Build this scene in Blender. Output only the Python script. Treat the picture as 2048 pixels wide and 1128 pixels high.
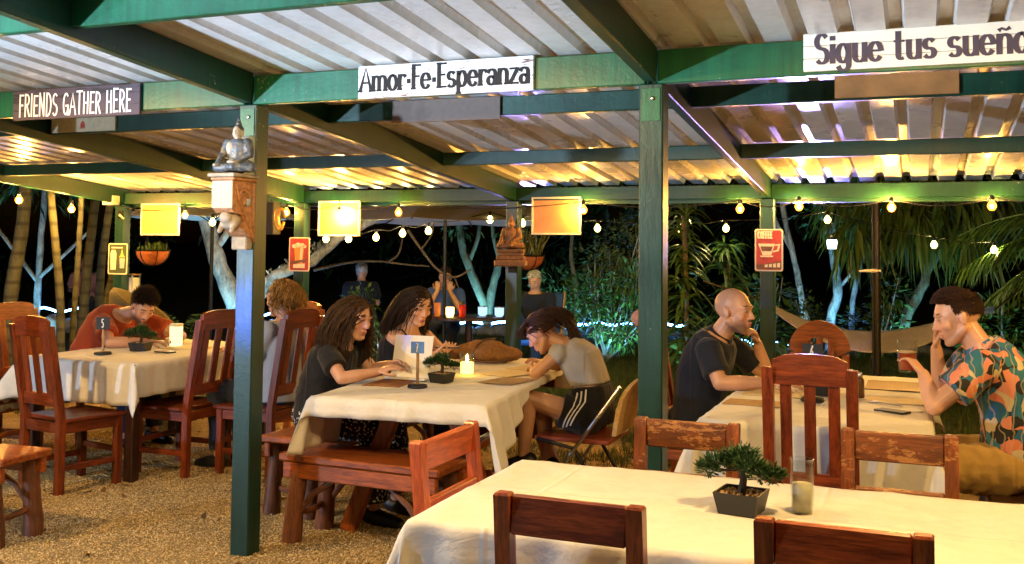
import bpy, math, random
import numpy as np
from mathutils import Vector, Matrix, noise
from mathutils.bvhtree import BVHTree

for o in list(bpy.data.objects):
    bpy.data.objects.remove(o)
SC = bpy.context.scene
COL = SC.collection
rnd = random.Random(11)
R = math.radians
V = Vector

# ---------------------------------------------------------------- camera
cam_d = bpy.data.cameras.new('camera')
cam = bpy.data.objects.new('camera', cam_d)
COL.objects.link(cam)
_r = V((0.92918758, 0.36947802, 0.00981957))
_u = V((0.00822476, -0.04723048, 0.99885016))
_f = V((-0.36951696, 0.9280384, 0.04692484))
cam.matrix_world = Matrix(((_r.x, _u.x, -_f.x, 0), (_r.y, _u.y, -_f.y, 0), (_r.z, _u.z, -_f.z, 1.51), (0, 0, 0, 1)))
cam_d.sensor_width = 36
cam_d.lens = 35.88
cam_d.shift_y = -0.0786
cam_d.clip_start = .05
cam_d.clip_end = 400
SC.camera = cam
# ---------------------------------------------------------------- night sky
W = bpy.data.worlds.new('World')
SC.world = W
W.use_nodes = True
nt = W.node_tree
bg = nt.nodes['Background']
sky = nt.nodes.new('ShaderNodeTexSky')
sky.sky_type = 'NISHITA'
sky.sun_disc = False
sky.sun_elevation = R(-6)
sky.sun_rotation = R(-60)
nt.links.new(sky.outputs[0], bg.inputs[0])
bg.inputs[1].default_value = .05
SC.view_settings.view_transform = 'Standard'
SC.view_settings.look = 'None'
SC.view_settings.exposure = .25
SC.view_settings.gamma = 1
SC.view_settings.use_curve_mapping = False
SC.render.engine = 'CYCLES'
SC.cycles.use_denoising = True
SC.cycles.sample_clamp_indirect = 4
SC.cycles.max_bounces = 6
SC.cycles.transparent_max_bounces = 12
SC.cycles.caustics_reflective = False
SC.cycles.caustics_refractive = False


def lamp(name, kind, loc, power, color, size=.05, target=None, spot=None, blend=.5):
    d = bpy.data.lights.new(name, kind)
    d.energy = power
    d.color = color
    if kind == 'AREA':
        d.size = size
    else:
        d.shadow_soft_size = size
    if spot:
        d.spot_size = R(spot)
        d.spot_blend = blend
    o = bpy.data.objects.new(name, d)
    COL.objects.link(o)
    o.location = loc
    if target is not None:
        o.rotation_euler = (V(target) - V(loc)).to_track_quat('-Z', 'Y').to_euler()
    return o


WARM = (1, .57, .14)
COOL = (.52, .72, 1)
# the bar's cold lamp to the left of the photographer, and the warm bulbs strung over the near tables
lamp('bar_lamp', 'POINT', (-6.6, -.4, 1.12), 520, COOL, .06)
lamp('bar_up_lamp', 'SPOT', (-5.4, -.4, .9), 3000, COOL, .08, (-3.4, 1.9, 2.62), 64, .8)
lamp('blue_bar_lamp', 'SPOT', (-4.9, .3, 1.35), 1800, (.02, .12, 1), .05, (-3.07, 4.22, 1.18), 5.6, .95)
NEARW = (1, .60, .19)
for p_ in ((-2.1, 2.5, 2.27), (.1, 2.4, 2.27), (-4.7, 2.7, 2.27)):
    lamp('near_shaded_lamp', 'SPOT', p_, 185 if p_[0] < -4 else 122, NEARW, .04, (p_[0], p_[1] + .55, 0), 172, .25)
lamp('near_shaded_lamp', 'SPOT', (1.6, 4.6, 2.05), 120, WARM, .04, (1.3, 4.8, 0), 150, .5)
lamp('violet_garden_lamp', 'SPOT', (-3.6, 9.6, 1.5), 420, (.40, .28, 1), .06, (-2.6, 5.9, 2.12), 24, .7)
lamp('violet_garden_lamp', 'SPOT', (-.9, 9.5, 1.5), 650, (.36, .28, 1), .06, (-.3, 5.9, 2.12), 32, .7)
TEAL = (.22, .75, 1)

# ---------------------------------------------------------------- mesh helpers


def frame(d, up=(0, 0, 1)):
    d = V(d).normalized()
    up = V(up)
    if abs(d.dot(up.normalized())) > .98:
        up = V((0, 1, 0)) if abs(d.y) < .9 else V((1, 0, 0))
    x = d.cross(up).normalized()
    y = x.cross(d).normalized()
    return x, y, d


class MB:
    def __init__(s):
        s.v = []
        s.f = []
        s.m = []
        s.mi = 0

    def add(s, vs, fs):
        b = len(s.v)
        s.v.extend([tuple(q) for q in vs])
        for f in fs:
            s.f.append(tuple(i + b for i in f))
            s.m.append(s.mi)

    def box(s, x0, x1, y0, y1, z0, z1, ch=.003, T=None):
        c = V(((x0 + x1) / 2, (y0 + y1) / 2, (z0 + z1) / 2))
        h = V((abs(x1 - x0) / 2, abs(y1 - y0) / 2, abs(z1 - z0) / 2))
        ch = min(ch, .45 * min(h))
        vs = []
        idx = {}
        if ch <= 0:
            for i, (a, b, e) in enumerate([(-1, -1, -1), (1, -1, -1), (1, 1, -1), (-1, 1, -1), (-1, -1, 1), (1, -1, 1), (1, 1, 1), (-1, 1, 1)]):
                vs.append(c + V((a * h.x, b * h.y, e * h.z)))
            fs = [(0, 3, 2, 1), (4, 5, 6, 7), (0, 1, 5, 4), (1, 2, 6, 5), (2, 3, 7, 6), (3, 0, 4, 7)]
        else:
            for a in (-1, 1):
                for b in (-1, 1):
                    for e in (-1, 1):
                        for k in range(3):
                            o = [h.x - ch, h.y - ch, h.z - ch]
                            o[k] = h[k]
                            idx[(a, b, e, k)] = len(vs)
                            vs.append(c + V((a * o[0], b * o[1], e * o[2])))
            fs = []
            for k in range(3):
                for sg in (-1, 1):
                    q = []
                    for (p, r) in ((-1, -1), (1, -1), (1, 1), (-1, 1)):
                        t = [0, 0, 0]
                        t[k] = sg
                        t[(k + 1) % 3] = p
                        t[(k + 2) % 3] = r
                        q.append(idx[(t[0], t[1], t[2], k)])
                    fs.append(tuple(q if sg > 0 else q[::-1]))
            for k in range(3):
                i, j = (k + 1) % 3, (k + 2) % 3
                for p in (-1, 1):
                    for r in (-1, 1):
                        lo = [0, 0, 0]
                        lo[k] = -1
                        lo[i] = p
                        lo[j] = r
                        hi = list(lo)
                        hi[k] = 1
                        q = [idx[(*lo, i)], idx[(*hi, i)], idx[(*hi, j)], idx[(*lo, j)]]
                        fs.append(tuple(q if p * r < 0 else q[::-1]))
            for a in (-1, 1):
                for b in (-1, 1):
                    for e in (-1, 1):
                        q = [idx[(a, b, e, k)] for k in range(3)]
                        fs.append(tuple(q if a * b * e > 0 else q[::-1]))
        if T is not None:
            vs = [T @ q for q in vs]
        s.add(vs, fs)
        return s

    def bar(s, p0, p1, w, t, up=(0, 0, 1), ch=.003):
        """box of width w (across) and thickness t (along up) from p0 to p1"""
        p0, p1 = V(p0), V(p1)
        x, y, d = frame(p1 - p0, up)
        L = (p1 - p0).length
        T = Matrix(((x.x, d.x, y.x, p0.x), (x.y, d.y, y.y, p0.y), (x.z, d.z, y.z, p0.z), (0, 0, 0, 1)))
        return s.box(-w / 2, w / 2, 0, L, -t / 2, t / 2, ch, T)

    def rings(s, rs, close=True, caps=True):
        n = len(rs[0])
        vs = [q for r in rs for q in r]
        fs = []
        for i in range(len(rs) - 1):
            for j in range(n if close else n - 1):
                k = (j + 1) % n
                fs.append((i * n + j, i * n + k, (i + 1) * n + k, (i + 1) * n + j))
        if caps and close:
            fs.append(tuple(range(n))[::-1])
            fs.append(tuple(range((len(rs) - 1) * n, len(rs) * n)))
        s.add(vs, fs)
        return s

    def tube(s, pts, rad, n=8, caps=True, flat=1.0):
        pts = [V(p) for p in pts]
        if not hasattr(rad, '__len__'):
            rad = [rad] * len(pts)
        rs = []
        up = V((0, 0, 1))
        x = None
        for i, p in enumerate(pts):
            d = (pts[min(i + 1, len(pts) - 1)] - pts[max(i - 1, 0)])
            if d.length < 1e-9:
                d = V((0, 0, 1))
            d.normalize()
            if x is None:
                x, y, _ = frame(d, up)
            else:
                x = (x - d * x.dot(d))
                if x.length < 1e-6:
                    x, y, _ = frame(d, up)
                x.normalize()
                y = d.cross(x)
            y = d.cross(x)
            rs.append([p + (x * math.cos(a) + y * math.sin(a) * flat) * rad[i] for a in [2 * math.pi * k / n for k in range(n)]])
        return s.rings(rs, True, caps)

    def lathe(s, prof, n=20, c=(0, 0, 0), caps=True):
        c = V(c)
        rs = [[c + V((r * math.cos(2 * math.pi * k / n), r * math.sin(2 * math.pi * k / n), z)) for k in range(n)] for r, z in prof]
        return s.rings(rs, True, caps)

    def ell(s, c, r, M=None, nu=14, nv=9):
        c = V(c)
        if not hasattr(r, '__len__'):
            r = (r, r, r)
        rs = []
        for i in range(1, nv):
            t = math.pi * i / nv
            rs.append([V((r[0] * math.sin(t) * math.cos(2 * math.pi * k / nu), r[1] * math.sin(t) * math.sin(2 * math.pi * k / nu), -r[2] * math.cos(t))) for k in range(nu)])
        vs = [q for ring in rs for q in ring] + [V((0, 0, -r[2])), V((0, 0, r[2]))]
        n = nu
        fs = []
        for i in range(nv - 2):
            for j in range(n):
                k = (j + 1) % n
                fs.append((i * n + j, i * n + k, (i + 1) * n + k, (i + 1) * n + j))
        b, t = len(vs) - 2, len(vs) - 1
        for j in range(n):
            k = (j + 1) % n
            fs.append((b, k, j))
            fs.append((t, (nv - 2) * n + j, (nv - 2) * n + k))
        if M is not None:
            vs = [M @ q for q in vs]
        s.add([q + c for q in vs], fs)
        return s

    def cap(s, p0, r0, p1, r1, n=12):
        """round cone: a tapered limb with round ends"""
        p0, p1 = V(p0), V(p1)
        d = p1 - p0
        L = d.length
        if L < 1e-6:
            return s.ell(p0, r0)
        d /= L
        pts, rd = [], []
        for k in range(4):
            a = math.pi / 2 * (1 - k / 3)
            pts.append(p0 - d * r0 * math.sin(a))
            rd.append(max(r0 * math.cos(a), 1e-4))
        for k in range(1, 3):
            pts.append(p0 + d * L * k / 3)
            rd.append(r0 + (r1 - r0) * k / 3)
        for k in range(4):
            a = math.pi / 2 * k / 3
            pts.append(p1 + d * r1 * math.sin(a))
            rd.append(max(r1 * math.cos(a), 1e-4))
        return s.tube(pts, rd, n)

    def build(s, name, mat, parent=None, smooth=False, kind=None, label=None, off=None, solid=None):
        me = bpy.data.meshes.new(name)
        vs = s.v if off is None else [(a - off[0], b - off[1], c - off[2]) for a, b, c in s.v]
        me.from_pydata(vs, [], s.f)
        mats = mat if isinstance(mat, (list, tuple)) else [mat]
        for q in mats:
            me.materials.append(q)
        if len(mats) > 1:
            me.polygons.foreach_set('material_index', s.m)
        if smooth:
            me.polygons.foreach_set('use_smooth', [True] * len(me.polygons))
            if smooth != 'all':
                me.set_sharp_from_angle(angle=R(40))
        me.update()
        o = bpy.data.objects.new(name, me)
        COL.objects.link(o)
        if parent is not None:
            o.parent = parent
        if kind:
            o['kind'] = kind
        if label:
            o['label'] = label
        if solid:
            md = o.modifiers.new('thickness', 'SOLIDIFY')
            md.thickness = solid
        return o


def tag(o, label, cat, group=None):
    o['label'] = label
    o['category'] = cat
    if group:
        o['group'] = group
    return o


def thing(name, label, cat, loc=(0, 0, 0), rz=0, group=None):
    o = bpy.data.objects.new(name, None)
    o.empty_display_size = .1
    COL.objects.link(o)
    o.location = loc
    o.rotation_euler = (0, 0, rz)
    return tag(o, label, cat, group)


def dup(root, loc, rz=None, label=None, scale=None):
    r = root.copy()
    COL.objects.link(r)
    r.location = loc
    if rz is not None:
        r.rotation_euler = (0, 0, rz)
    if scale:
        r.scale = scale
    if label:
        r['label'] = label
    for ch in list(root.children):
        c = ch.copy()
        COL.objects.link(c)
        c.parent = r
        for g in ch.children:
            e = g.copy()
            COL.objects.link(e)
            e.parent = c
    return r


def voxel(mb, size, smooth=2, factor=.5):
    """closed overlapping pieces -> one continuous surface; returns a mesh"""
    me = bpy.data.meshes.new('tmp')
    me.from_pydata(mb.v, [], mb.f)
    o = bpy.data.objects.new('tmp', me)
    COL.objects.link(o)
    md = o.modifiers.new('r', 'REMESH')
    md.mode = 'VOXEL'
    md.voxel_size = size
    if smooth:
        sm = o.modifiers.new('s', 'SMOOTH')
        sm.iterations = smooth
        sm.factor = factor
    dg = bpy.context.evaluated_depsgraph_get()
    res = bpy.data.meshes.new_from_object(o.evaluated_get(dg))
    bpy.data.objects.remove(o)
    bpy.data.meshes.remove(me)
    res.polygons.foreach_set('use_smooth', [True] * len(res.polygons))
    return res


def mesh_obj(name, me, mat, parent=None, off=None):
    me.name = name
    me.materials.clear()
    me.materials.append(mat)
    if off is not None:
        me.transform(Matrix.Translation((-off[0], -off[1], -off[2])))
    o = bpy.data.objects.new(name, me)
    COL.objects.link(o)
    if parent is not None:
        o.parent = parent
    return o


def wrinkle(me, amp, freq, seed=0, stretch=(1, 1, 1)):
    n = len(me.vertices)
    co = np.empty(n * 3)
    no = np.empty(n * 3)
    me.vertices.foreach_get('co', co)
    me.vertices.foreach_get('normal', no)
    co = co.reshape(-1, 3)
    no = no.reshape(-1, 3)
    for i in range(n):
        p = V((co[i, 0] * stretch[0], co[i, 1] * stretch[1], co[i, 2] * stretch[2])) * freq + V((seed * 3.1, seed * 1.7, 0))
        a = noise.noise(p)
        b = noise.noise(p * 2.3)
        co[i] += no[i] * amp * ((1 - abs(a)) * 1.4 - .9 + .4 * b)
    me.vertices.foreach_set('co', co.ravel())
    me.update()


# ---------------------------------------------------------------- materials


class NT:
    def __init__(s, name):
        s.mat = bpy.data.materials.new(name)
        s.mat.use_nodes = True
        s.t = s.mat.node_tree
        s.b = s.t.nodes['Principled BSDF']

    def n(s, typ, ins=None, **kw):
        nd = s.t.nodes.new(typ)
        for k, v in kw.items():
            setattr(nd, k, v)
        for k, v in (ins or {}).items():
            if isinstance(v, bpy.types.NodeSocket):
                s.t.links.new(v, nd.inputs[k])
            else:
                nd.inputs[k].default_value = v
        return nd

    def link(s, a, k):
        s.t.links.new(a, s.b.inputs[k])

    def coord(s, scale=(1, 1, 1), kind='Object', jitter=True):
        tc = s.n('ShaderNodeTexCoord')
        v = tc.outputs[kind]
        if jitter:
            oi = s.n('ShaderNodeObjectInfo')
            m = s.n('ShaderNodeVectorMath', {0: oi.outputs['Random'], 1: (37.0, 61.0, 23.0)}, operation='MULTIPLY')
            v = s.n('ShaderNodeVectorMath', {0: v, 1: m.outputs[0]}, operation='ADD').outputs[0]
        return s.n('ShaderNodeMapping', {'Vector': v, 'Scale': scale}).outputs[0]

    def noise(s, vec, scale, detail=4, rough=.55, dist=0):
        return s.n('ShaderNodeTexNoise', {'Vector': vec, 'Scale': scale, 'Detail': detail, 'Roughness': rough, 'Distortion': dist}).outputs[0]

    def ramp(s, fac, stops):
        r = s.n('ShaderNodeValToRGB', {0: fac})
        e = r.color_ramp.elements
        while len(e) < len(stops):
            e.new(.5)
        for q, (p, c) in zip(e, stops):
            q.position = p
            q.color = (*c, 1) if len(c) == 3 else c
        return r.outputs[0]

    def mix(s, fac, a, b, mode='MIX'):
        m = s.n('ShaderNodeMix', data_type='RGBA', blend_type=mode)
        for k, v in ((0, fac), (6, a), (7, b)):
            if isinstance(v, bpy.types.NodeSocket):
                s.t.links.new(v, m.inputs[k])
            else:
                m.inputs[k].default_value = v if k == 0 else ((*v, 1) if len(v) == 3 else v)
        return m.outputs[2]

    def bump(s, h, strength=.3, dist=.01):
        s.link(s.n('ShaderNodeBump', {'Height': h, 'Strength': strength, 'Distance': dist}).outputs[0], 'Normal')

    def set(s, **kw):
        for k, v in kw.items():
            k = {'rough': 'Roughness', 'metal': 'Metallic', 'spec': 'Specular IOR Level', 'trans': 'Transmission Weight', 'ior': 'IOR', 'coat': 'Coat Weight',
                 'coatr': 'Coat Roughness', 'sheen': 'Sheen Weight', 'alpha': 'Alpha', 'sss': 'Subsurface Weight'}.get(k, k)
            s.b.inputs[k].default_value = v
        return s


def plain(name, c, rough=.6, var=.12, bump=0, scale=30, **kw):
    m = NT(name)
    v = m.coord()
    nz = m.noise(v, scale, 5)
    lo = tuple(x * (1 - var) for x in c)
    hi = tuple(min(1, x * (1 + var)) for x in c)
    m.link(m.ramp(nz, [(.3, lo), (.7, hi)]), 'Base Color')
    if bump:
        m.bump(nz, bump, .004)
    m.set(rough=rough, **kw)
    return m.mat


def emit(name, c, strength):
    m = NT(name)
    m.b.inputs['Base Color'].default_value = (0, 0, 0, 1)
    m.b.inputs['Emission Color'].default_value = (*c, 1)
    m.b.inputs['Emission Strength'].default_value = strength
    return m.mat


def wood(name, dark, light, rough=.38, wear=0, wearc=(.55, .3, .12), coat=.25, fine=1.0, knots=False):
    """three materials with the grain along x, y or z"""
    out = []
    for ax in range(3):
        m = NT(name + '_grain_' + 'xyz'[ax])
        sc = [9.0 * fine] * 3
        sc[ax] = .9 * fine
        v = m.coord(tuple(sc))
        g = m.noise(v, 4.0, 6, .6, .6)
        g2 = m.noise(v, 18.0, 3, .6)
        col = m.ramp(g, [(.28, dark), (.72, light)])
        oi = m.n('ShaderNodeObjectInfo')
        br = m.n('ShaderNodeMapRange', {0: oi.outputs['Random'], 3: .72, 4: 1.2}).outputs[0]
        col = m.mix(1.0, col, m.n('ShaderNodeCombineColor', {0: br, 1: br, 2: br}).outputs[0], 'MULTIPLY')
        line = m.ramp(g2, [(.42, (.35, .35, .35)), (.55, (1, 1, 1))])
        col = m.mix(.55, col, line, 'MULTIPLY')
        rg = m.n('ShaderNodeMapRange', {0: g2, 3: rough - .06, 4: rough + .16}).outputs[0]
        if wear:
            v2 = m.coord((.45, 1, 1.3))
            w1 = m.noise(v2, 48, 7, .75)
            w2 = m.noise(v2, 5, 3, .6)
            ws = m.n('ShaderNodeMath', {0: w1, 1: w2}, operation='ADD').outputs[0]
            wm = m.ramp(m.n('ShaderNodeMath', {0: ws, 1: .5}, operation='MULTIPLY').outputs[0], [(.60 - wear * .5, (0, 0, 0)), (.615 - wear * .5, (1, 1, 1))])
            col = m.mix(wm, col, wearc)
        m.link(col, 'Base Color')
        m.link(rg, 'Roughness')
        m.set(coat=coat, coatr=.25)
        h = m.n('ShaderNodeMath', {0: g, 1: g2}, operation='ADD').outputs[0]
        m.bump(h, .22, .002)
        out.append(m.mat)
    return out


def paint(name, c, rough=.5, scuff=(.35, .33, .25), amount=.06):
    m = NT(name)
    v = m.coord((1, 1, 1))
    gv = m.coord((3, 3, 3))
    n1 = m.noise(v, 3, 5, .6)
    n2 = m.noise(v, 60, 4, .65)
    g = m.noise(gv, 14, 5, .6, .8)
    col = m.ramp(n1, [(.3, tuple(x * .7 for x in c)), (.75, tuple(x * 1.25 for x in c))])
    ws = m.n('ShaderNodeMath', {0: n2, 1: n1}, operation='ADD').outputs[0]
    wm = m.ramp(m.n('ShaderNodeMath', {0: ws, 1: .5}, operation='MULTIPLY').outputs[0], [(.68 - amount * .5, (0, 0, 0)), (.70 - amount * .5, (1, 1, 1))])
    col = m.mix(wm, col, scuff)
    gr = m.noise(m.coord((9, 9, .7)), 3.5, 5, .65)
    col = m.mix(.55, col, m.ramp(gr, [(.35, (.45, .42, .38)), (.62, (1, 1, 1))]), 'MULTIPLY')
    m.link(col, 'Base Color')
    m.link(m.n('ShaderNodeMapRange', {0: n1, 3: rough - .1, 4: rough + .15}).outputs[0], 'Roughness')
    m.bump(m.n('ShaderNodeMath', {0: g, 1: gr}, operation='ADD').outputs[0], .28, .004)
    return m.mat


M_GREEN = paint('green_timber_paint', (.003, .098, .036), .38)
M_GREEN_SHADE = paint('shade_painted_green_timber', (.002, .044, .018), .40)  # darker copy of the green: shade on rafters and rear members painted in
M_POST = paint('green_post_paint', (.006, .042, .028), .36)
RED = wood('red_brown_varnished_wood', (.075, .010, .002), (.31, .055, .008), .36)
RED_LIT = wood('light_painted_red_wood', (.11, .015, .003), (.40, .078, .011), .34)  # lighter copy of RED: light on the near chairs put into the colour
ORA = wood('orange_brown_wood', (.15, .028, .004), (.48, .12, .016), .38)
WORN = wood('worn_orange_wood', (.09, .02, .004), (.32, .085, .015), .42, .10, (.40, .18, .055))
DRK = wood('dark_brown_wood', (.02, .006, .002), (.075, .024, .009), .4)
TAN = wood('tan_wood', (.28, .15, .06), (.52, .32, .15), .5, coat=.05)
LOG = wood('rough_brown_log', (.06, .018, .006), (.24, .075, .022), .5, coat=.1)


def cloth_mat(name, c, scale=1, wave=.25):
    m = NT(name)
    v = m.coord((1, 1, 1), jitter=True)
    n1 = m.noise(v, 3.5, 4, .55, 1.2)
    n2 = m.noise(v, 260, 2, .5)
    n3 = m.noise(v, 14, 4, .6, .5)
    col = m.ramp(n3, [(.25, tuple(x * .9 for x in c)), (.6, c)])
    m.link(col, 'Base Color')
    ridge = m.n('ShaderNodeMath', {0: m.n('ShaderNodeMath', {0: n1, 1: .5}, operation='SUBTRACT').outputs[0]}, operation='ABSOLUTE').outputs[0]
    h = m.n('ShaderNodeMath', {0: ridge, 1: 3.0}, operation='MULTIPLY').outputs[0]
    h = m.n('ShaderNodeMath', {0: h, 1: n3}, operation='ADD').outputs[0]
    h = m.n('ShaderNodeMath', {0: n2, 1: .06, 2: h}, operation='MULTIPLY_ADD').outputs[0]
    sx_ = m.n('ShaderNodeSeparateXYZ', {0: m.coord((1, 1, 1), jitter=False)})
    cr = []
    for k_, per in ((0, .41), (1, .37)):
        f_ = m.n('ShaderNodeMath', {0: sx_.outputs[k_], 1: per}, operation='PINGPONG').outputs[0]
        cr.append(m.n('ShaderNodeMapRange', {0: f_, 1: 0.0, 2: .012, 3: 1.0, 4: 0.0}).outputs[0])
    crs = m.n('ShaderNodeMath', {0: cr[0], 1: cr[1]}, operation='MAXIMUM').outputs[0]
    h = m.n('ShaderNodeMath', {0: crs, 1: 1.1, 2: h}, operation='MULTIPLY_ADD').outputs[0]
    m.bump(h, wave, .014)
    m.set(rough=.85, sheen=.15, spec=.2)
    return m.mat


M_CLOTH = cloth_mat('white_cotton_cloth', (.76, .75, .71))
M_BLACK = plain('black_plastic', (.012, .012, .013), .45)
M_SLATE = plain('black_slate', (.014, .014, .016), .6, bump=.1)
M_IRON = plain('dark_iron', (.02, .02, .022), .5, metal=.6)
M_STEEL = plain('brushed_steel', (.6, .6, .62), .3, metal=1)
M_WHITE = plain('white_print', (.80, .80, .78), .6, .03)
M_INK = plain('dark_ink', (.03, .025, .028), .7, .2)
# ---------------------------------------------------------------- ground
m = NT('tan_shell_gravel')
v = m.coord((1, 1, 1), jitter=False)
vo = m.n('ShaderNodeTexVoronoi', {'Vector': v, 'Scale': 130.0})
n1 = m.noise(v, 1.1, 5, .6)
n2 = m.noise(v, 60, 4, .7)
n3 = m.noise(v, 5, 4, .6)
pc = m.ramp(vo.outputs['Color'], [(.05, (.24, .155, .06)), (.4, (.44, .30, .12)), (.75, (.55, .39, .17)), (1, (.62, .48, .27))])
col = m.mix(m.ramp(n1, [(.42, (0, 0, 0)), (.62, (.5, .5, .5))]), pc, (.13, .10, .045))
col = m.mix(.5, col, m.ramp(n2, [(.3, (.45, .45, .45)), (.7, (1, 1, 1))]), 'MULTIPLY')
m.link(col, 'Base Color')
h = m.n('ShaderNodeMath', {0: vo.outputs['Distance'], 1: -1.0, 2: n3}, operation='MULTIPLY_ADD').outputs[0]
m.bump(h, .9, .014)
m.set(rough=.9)
M_GRAVEL = m.mat


def sheet(name, x0, x1, y0, y1, z, nx, ny, amp, mat, freq=1.2, f=None):
    xs = np.linspace(x0, x1, nx)
    ys = np.linspace(y0, y1, ny)
    mb = MB()
    vs = []
    for y in ys:
        for x in xs:
            zz = z + amp * noise.noise(V((x * freq, y * freq, 1.3)))
            if f:
                zz += f(x, y)
            vs.append((x, y, zz))
    fs = [(j * nx + i, j * nx + i + 1, (j + 1) * nx + i + 1, (j + 1) * nx + i) for j in range(ny - 1) for i in range(nx - 1)]
    mb.add(vs, fs)
    return mb.build(name, mat, None, 'all', 'structure')


gravel = sheet('gravel_floor', -9.5, 4.5, -3, 9.2, 0, 90, 80, .006, M_GRAVEL)

m = NT('night_lawn')
v = m.coord((1, 1, 1), jitter=False)
n1 = m.noise(v, .8, 5, .6)
n2 = m.noise(v, 90, 3, .7)
m.link(m.mix(.6, m.ramp(n1, [(.35, (.035, .06, .012)), (.65, (.075, .10, .025))]), m.ramp(n2, [(.3, (.3, .3, .3)), (.7, (1, 1, 1))]), 'MULTIPLY'), 'Base Color')
m.bump(n2, .8, .03)
m.set(rough=.9)
M_LAWN = m.mat


def lawn_h(x, y):
    return max(0, (y - 12.5)) * .03


lawn = sheet('lawn', -60, 60, 9.2, 90, -.004, 80, 60, .02, M_LAWN, .5, lawn_h)
ground = sheet('ground', -160, 160, -60, 260, -.12, 12, 12, 0, M_LAWN)

# loose pebbles and grass as scattered ground cover


def scatter(name, host_pts, inst_mesh, mat, smin, smax, flat=True, label=None):
    """one ground cover object: points carrying copies of a small mesh"""
    me = bpy.data.meshes.new(name)
    me.from_pydata(host_pts, [], [])
    o = bpy.data.objects.new(name, me)
    COL.objects.link(o)
    o['kind'] = 'stuff'
    if label:
        o['label'] = label
    src = bpy.data.objects.new(name + '_piece', inst_mesh)
    inst_mesh.materials.append(mat)
    g = bpy.data.node_groups.new(name, 'GeometryNodeTree')
    g.interface.new_socket('Geometry', in_out='INPUT', socket_type='NodeSocketGeometry')
    g.interface.new_socket('Geometry', in_out='OUTPUT', socket_type='NodeSocketGeometry')
    N = g.nodes
    gi, go = N.new('NodeGroupInput'), N.new('NodeGroupOutput')
    mp = N.new('GeometryNodeMeshToPoints')
    iop = N.new('GeometryNodeInstanceOnPoints')
    oi = N.new('GeometryNodeObjectInfo')
    oi.inputs[0].default_value = src
    rr = N.new('FunctionNodeRandomValue')
    rr.data_type = 'FLOAT_VECTOR'
    rr.inputs[0].default_value = (-.5, -.5, 0) if flat else (-.35, -.35, 0)
    rr.inputs[1].default_value = (.5, .5, 6.28) if flat else (.35, .35, 6.28)
    rs = N.new('FunctionNodeRandomValue')
    rs.data_type = 'FLOAT'
    rs.inputs[2].default_value = smin
    rs.inputs[3].default_value = smax
    L = g.links
    L.new(gi.outputs[0], mp.inputs[0])
    L.new(mp.outputs[0], iop.inputs['Points'])
    L.new(oi.outputs['Geometry'], iop.inputs['Instance'])
    L.new(rr.outputs[0], iop.inputs['Rotation'])
    L.new([q for q in rs.outputs if q.enabled][0], iop.inputs['Scale'])
    L.new(iop.outputs[0], go.inputs[0])
    md = o.modifiers.new('scatter', 'NODES')
    md.node_group = g
    return o


m = NT('pebble')
oi = m.n('ShaderNodeObjectInfo')
m.link(m.ramp(oi.outputs['Random'], [(0, (.24, .155, .06)), (.3, (.50, .34, .13)), (.75, (.64, .46, .20)), (1, (.74, .60, .34))]), 'Base Color')
m.set(rough=.75)
M_PEB = m.mat
rs = np.random.RandomState(3)
pts = []
for (x0, x1, y0, y1, n) in ((-6.6, -1.3, 3.6, 6.6, 125000), (-9, 1.5, 6.6, 9.0, 14000), (-1.6, 1.2, 4.2, 6.6, 5000)):
    xs = rs.uniform(x0, x1, n)
    ys = rs.uniform(y0, y1, n)
    pts += [(a, b, .003 + .006 * noise.noise(V((a * 1.2, b * 1.2, 1.3)))) for a, b in zip(xs, ys)]
pm = MB().ell((0, 0, 0), (.0045, .0036, .0022), None, 6, 4)
pme = bpy.data.meshes.new('pebble_piece')
pme.from_pydata(pm.v, [], pm.f)
scatter('loose_pebbles', pts, pme, M_PEB, .5, 1.35)

pts = []
for k in range(600):
    x_, y_ = rs.uniform(-6.4, -1.2), rs.uniform(3.5, 7.5)
    pts.append((x_, y_, .006))
pm = MB().ell((0, 0, 0), (.011, .008, .005), None, 7, 5)
pme = bpy.data.meshes.new('stone_piece')
pme.from_pydata(pm.v, [], pm.f)
scatter('larger_stones', pts, pme, M_PEB, .5, 1.3)
pts = [(rs.uniform(-6.4, -1.0), rs.uniform(3.5, 8.8), .010) for k in range(420)]
lm = MB()
lm.add([(-.03, 0, .004), (-.01, .011, 0), (.016, .009, .002), (.034, 0, .008), (.016, -.009, .001), (-.01, -.011, .002)], [(0, 1, 5), (1, 2, 4, 5), (2, 3, 4)])
lme = bpy.data.meshes.new('leaf_piece')
lme.from_pydata(lm.v, [], lm.f)
m = NT('dry_leaf')
oi = m.n('ShaderNodeObjectInfo')
m.link(m.ramp(oi.outputs['Random'], [(0, (.06, .03, .012)), (.5, (.20, .10, .03)), (1, (.32, .22, .07))]), 'Base Color')
m.set(rough=.7)
scatter('fallen_leaves', pts, lme, m.mat, .5, 1.2)

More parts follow.
